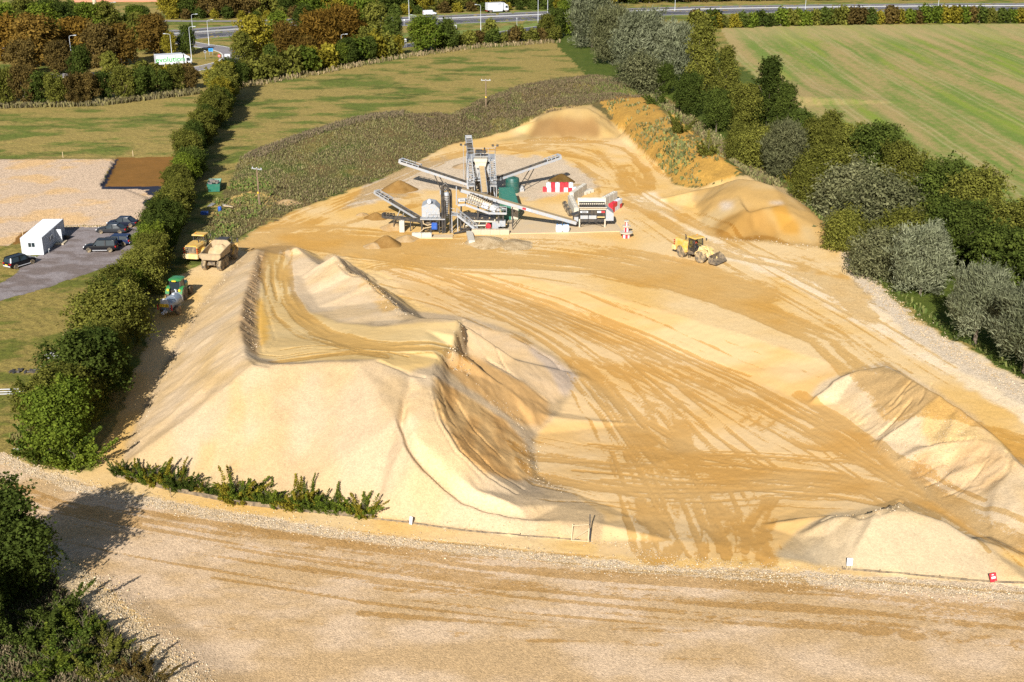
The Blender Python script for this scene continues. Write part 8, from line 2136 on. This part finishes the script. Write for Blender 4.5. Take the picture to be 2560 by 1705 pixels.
# ---------------------------------------------------------------- lamp posts and road signs
def lamppost(px, py, top, side, label, arm=1.6):
    p = W(px, py, 0); h = Wd(px, top, p.y).z
    t = thing('lamp_post', p, 0, label, 'lamp post', 'road lamp posts')
    b = MB().tube([(0, 0, -.2), (0, 0, 1.2), (0, 0, 1.25), (0, 0, h - .35), (side * .12, 0, h - .1), (side * .5, 0, h)], [.13, .12, .085, .06, .055, .05], 7); b.build('column', M['lamp'], t, True)
    MB().tube([(side * .45, 0, h), (side * arm, 0, h + .1)], .045, 6).build('arm', M['lamp'], t, True)
    MB().box(side * arm - .4, side * arm + .4, -.16, .16, h + .03, h + .2, .04).build('lantern', M['lamp'], t)
LP = [(184, 182, 89, 1, 'tall lamp post standing in front of the rusty trees on the left'), (431, 150, 85, -1, 'lamp post behind the white lettered lorry'), (480, 158, 67, 1, 'lamp post right of the lettered lorry'), (485, 112, 36, 1, 'lamp post at the near edge of the motorway gap'), (523, 118, 50, 1, 'lamp post behind the blue sign'),
      (665, 130, 73, -1, 'lamp post in front of the yellowing tree'), (855, 134, 86, 1, 'leaning lamp post in front of the rusty willows'), (1202, 80, 12, -1, 'lamp post on the bright green verge'), (1345, 56, -40, 1, 'lamp post left of the white car'), (1369, 44, -52, 1, 'lamp post just behind the white car'), (1023, 50, -46, 1, 'lamp post in front of the white panel van'), (1687, 28, -60, 1, 'lamp post on the motorway right of the silver willows'),
      (2013, 24, -60, 1, 'lamp post behind the left part of the motorway hedge'), (2345, 20, -62, 1, 'lamp post beside the white van behind the hedge'), (538, 38, -50, 1, 'lamp post at the dark trees above the motorway gap'), (660, 36, -50, 1, 'lamp post in the wood above the yellowing tree'), (727, 36, -50, 1, 'lamp post in the wood above the orange willows'), (926, 34, -55, 1, 'lamp post in the wood left of the van'), (282, 62, 6, 1, 'lamp post in the dark wood at the top left'), (355, 52, 30, 1, 'short lamp post left of the motorway gap'), (1040, 62, 38, -1, 'short lamp post between green tree and motorway')]
for a in LP: lamppost(*a)
def roadsign(px, py, top, shape, cols, label, w=.8):
    p = W(px, py, 0); h = max(1.6, Wd(px, top, p.y).z)
    t = thing('road_sign', p, 0, label, 'road sign', 'road signs')
    xs = (-w * .36, w * .36) if shape == 'box' else (0,)
    for x in xs: MB().tube([(x, 0, -.1), (x, 0, h - .1)], .05, 6).build('post', M['galv'], t)
    if shape == 'round':
        r = w / 2; MB().lathe([(.02, -.06), (r, -.06), (r, -.02), (.02, -.02)], 22, 'y', (0, 0, h - r)).build('plate', M[cols[0]], t)
        MB().lathe([(.02, -.075), (r * .76, -.075), (r * .76, -.06), (.02, -.06)], 22, 'y', (0, 0, h - r)).build('face', M[cols[1]], t)
        if cols[2]: MB().bar((-r * .6, -.085, h - r + (r * .5 if cols[3] else 0)), (r * .6, -.085, h - r - (r * .5 if cols[3] else 0)), .03, r * .34).build('marking', M[cols[2]], t)
    else:
        hh = cols[1]; MB().box(-w / 2, w / 2, -.06, -.02, h - hh, h, .02).build('plate', M[cols[0]], t)
        if cols[2]:
            for k in range(2): MB().box(-w * .36, w * .36 - k * w * .2, -.075, -.06, h - hh * (.42 + .34 * k), h - hh * (.28 + .34 * k)).build('marking', M[cols[2]], t)
    return t
roadsign(528, 138, 121, 'box', ('road_blue', .9, 'dark_navy'), 'bright blue direction sign beside the slip road bend', 1.35)
roadsign(514, 148, 126, 'round', ('white', 'dark_navy', None, 0), 'round dark sign left of the bright blue one', .75)
roadsign(587, 146, 127, 'round', ('red', 'road_blue', 'red', 1), 'round blue and red sign on the outside of the slip road bend', .8)
roadsign(549, 153, 136, 'round', ('red', 'red', 'white', 0), 'round red no entry sign inside the slip road bend', .8)
roadsign(569, 152, 135, 'box', ('white', .8, 'galv'), 'white board facing traffic at the slip road bend', 1.5)
roadsign(1139, 82, 62, 'box', ('galv', 1.1, None), 'pale sign seen from behind on the bright green verge', .9)
roadsign(1014, 118, 97, 'box', ('white', .9, None), 'small white sign left of the round fresh green tree', .6)
roadsign(1011, 64, 48, 'box', ('white', .5, None), 'slim white marker beside the near motorway edge', .4)
roadsign(1411, 22, 8, 'box', ('white', 1.3, None), 'white board at the far edge of the motorway above the white car', 1.3)
roadsign(854, 26, 5, 'box', ('white', 1.7, 'red'), 'large white board among the trees above the orange willows', 3.2)
roadsign(1292, 70, 44, 'box', ('galv', .5, None), 'thin marker post on the green verge', .3)
# building and chimney far off at the top left
q = W(310, 30, 0); q = Vector((q.x, q.y + 40, 0)); t = thing('warehouse', q, R(4), 'brick building with a pale sheet roof above the trees at the top left', 'building')
MB().box(-32, 32, 0, 26, 0, 4.4).build('wall', M['brick'], t)
b = MB().prism([(-.6, 4.4), (13, 8.6), (26.6, 4.4)], -32.6, 32.6)
for i in range(40): b.bar((-32 + i * 1.62, -.6, 4.52), (-32 + i * 1.62, 13, 8.72), .14)
b.build('roof', M['roofgrey'], t)
for i in range(6): 
    w_ = MB().box(-28 + i * 9.4, -24.6 + i * 9.4, -.08, .05, 1.2, 2.9).build('window', M['white'], t); MB().box(-27.8 + i * 9.4, -24.8 + i * 9.4, -.11, -.08, 1.4, 2.7).build('pane', M['glass'], w_)
q = W(240, 40, 0); t = thing('vent_stack', q, 0, 'pale round stack rising in front of the brick building', 'stack'); MB().lathe([(.75, 0), (.7, 9.5), (.82, 9.5), (.82, 9.9), (.5, 9.9)], 16, 'z').build('shaft', M['cream'], t, True); MB().lathe([(.78, 5.0), (.78, 5.8), (.7, 5.8)], 16, 'z').build('band', M['concrete'], t, True)
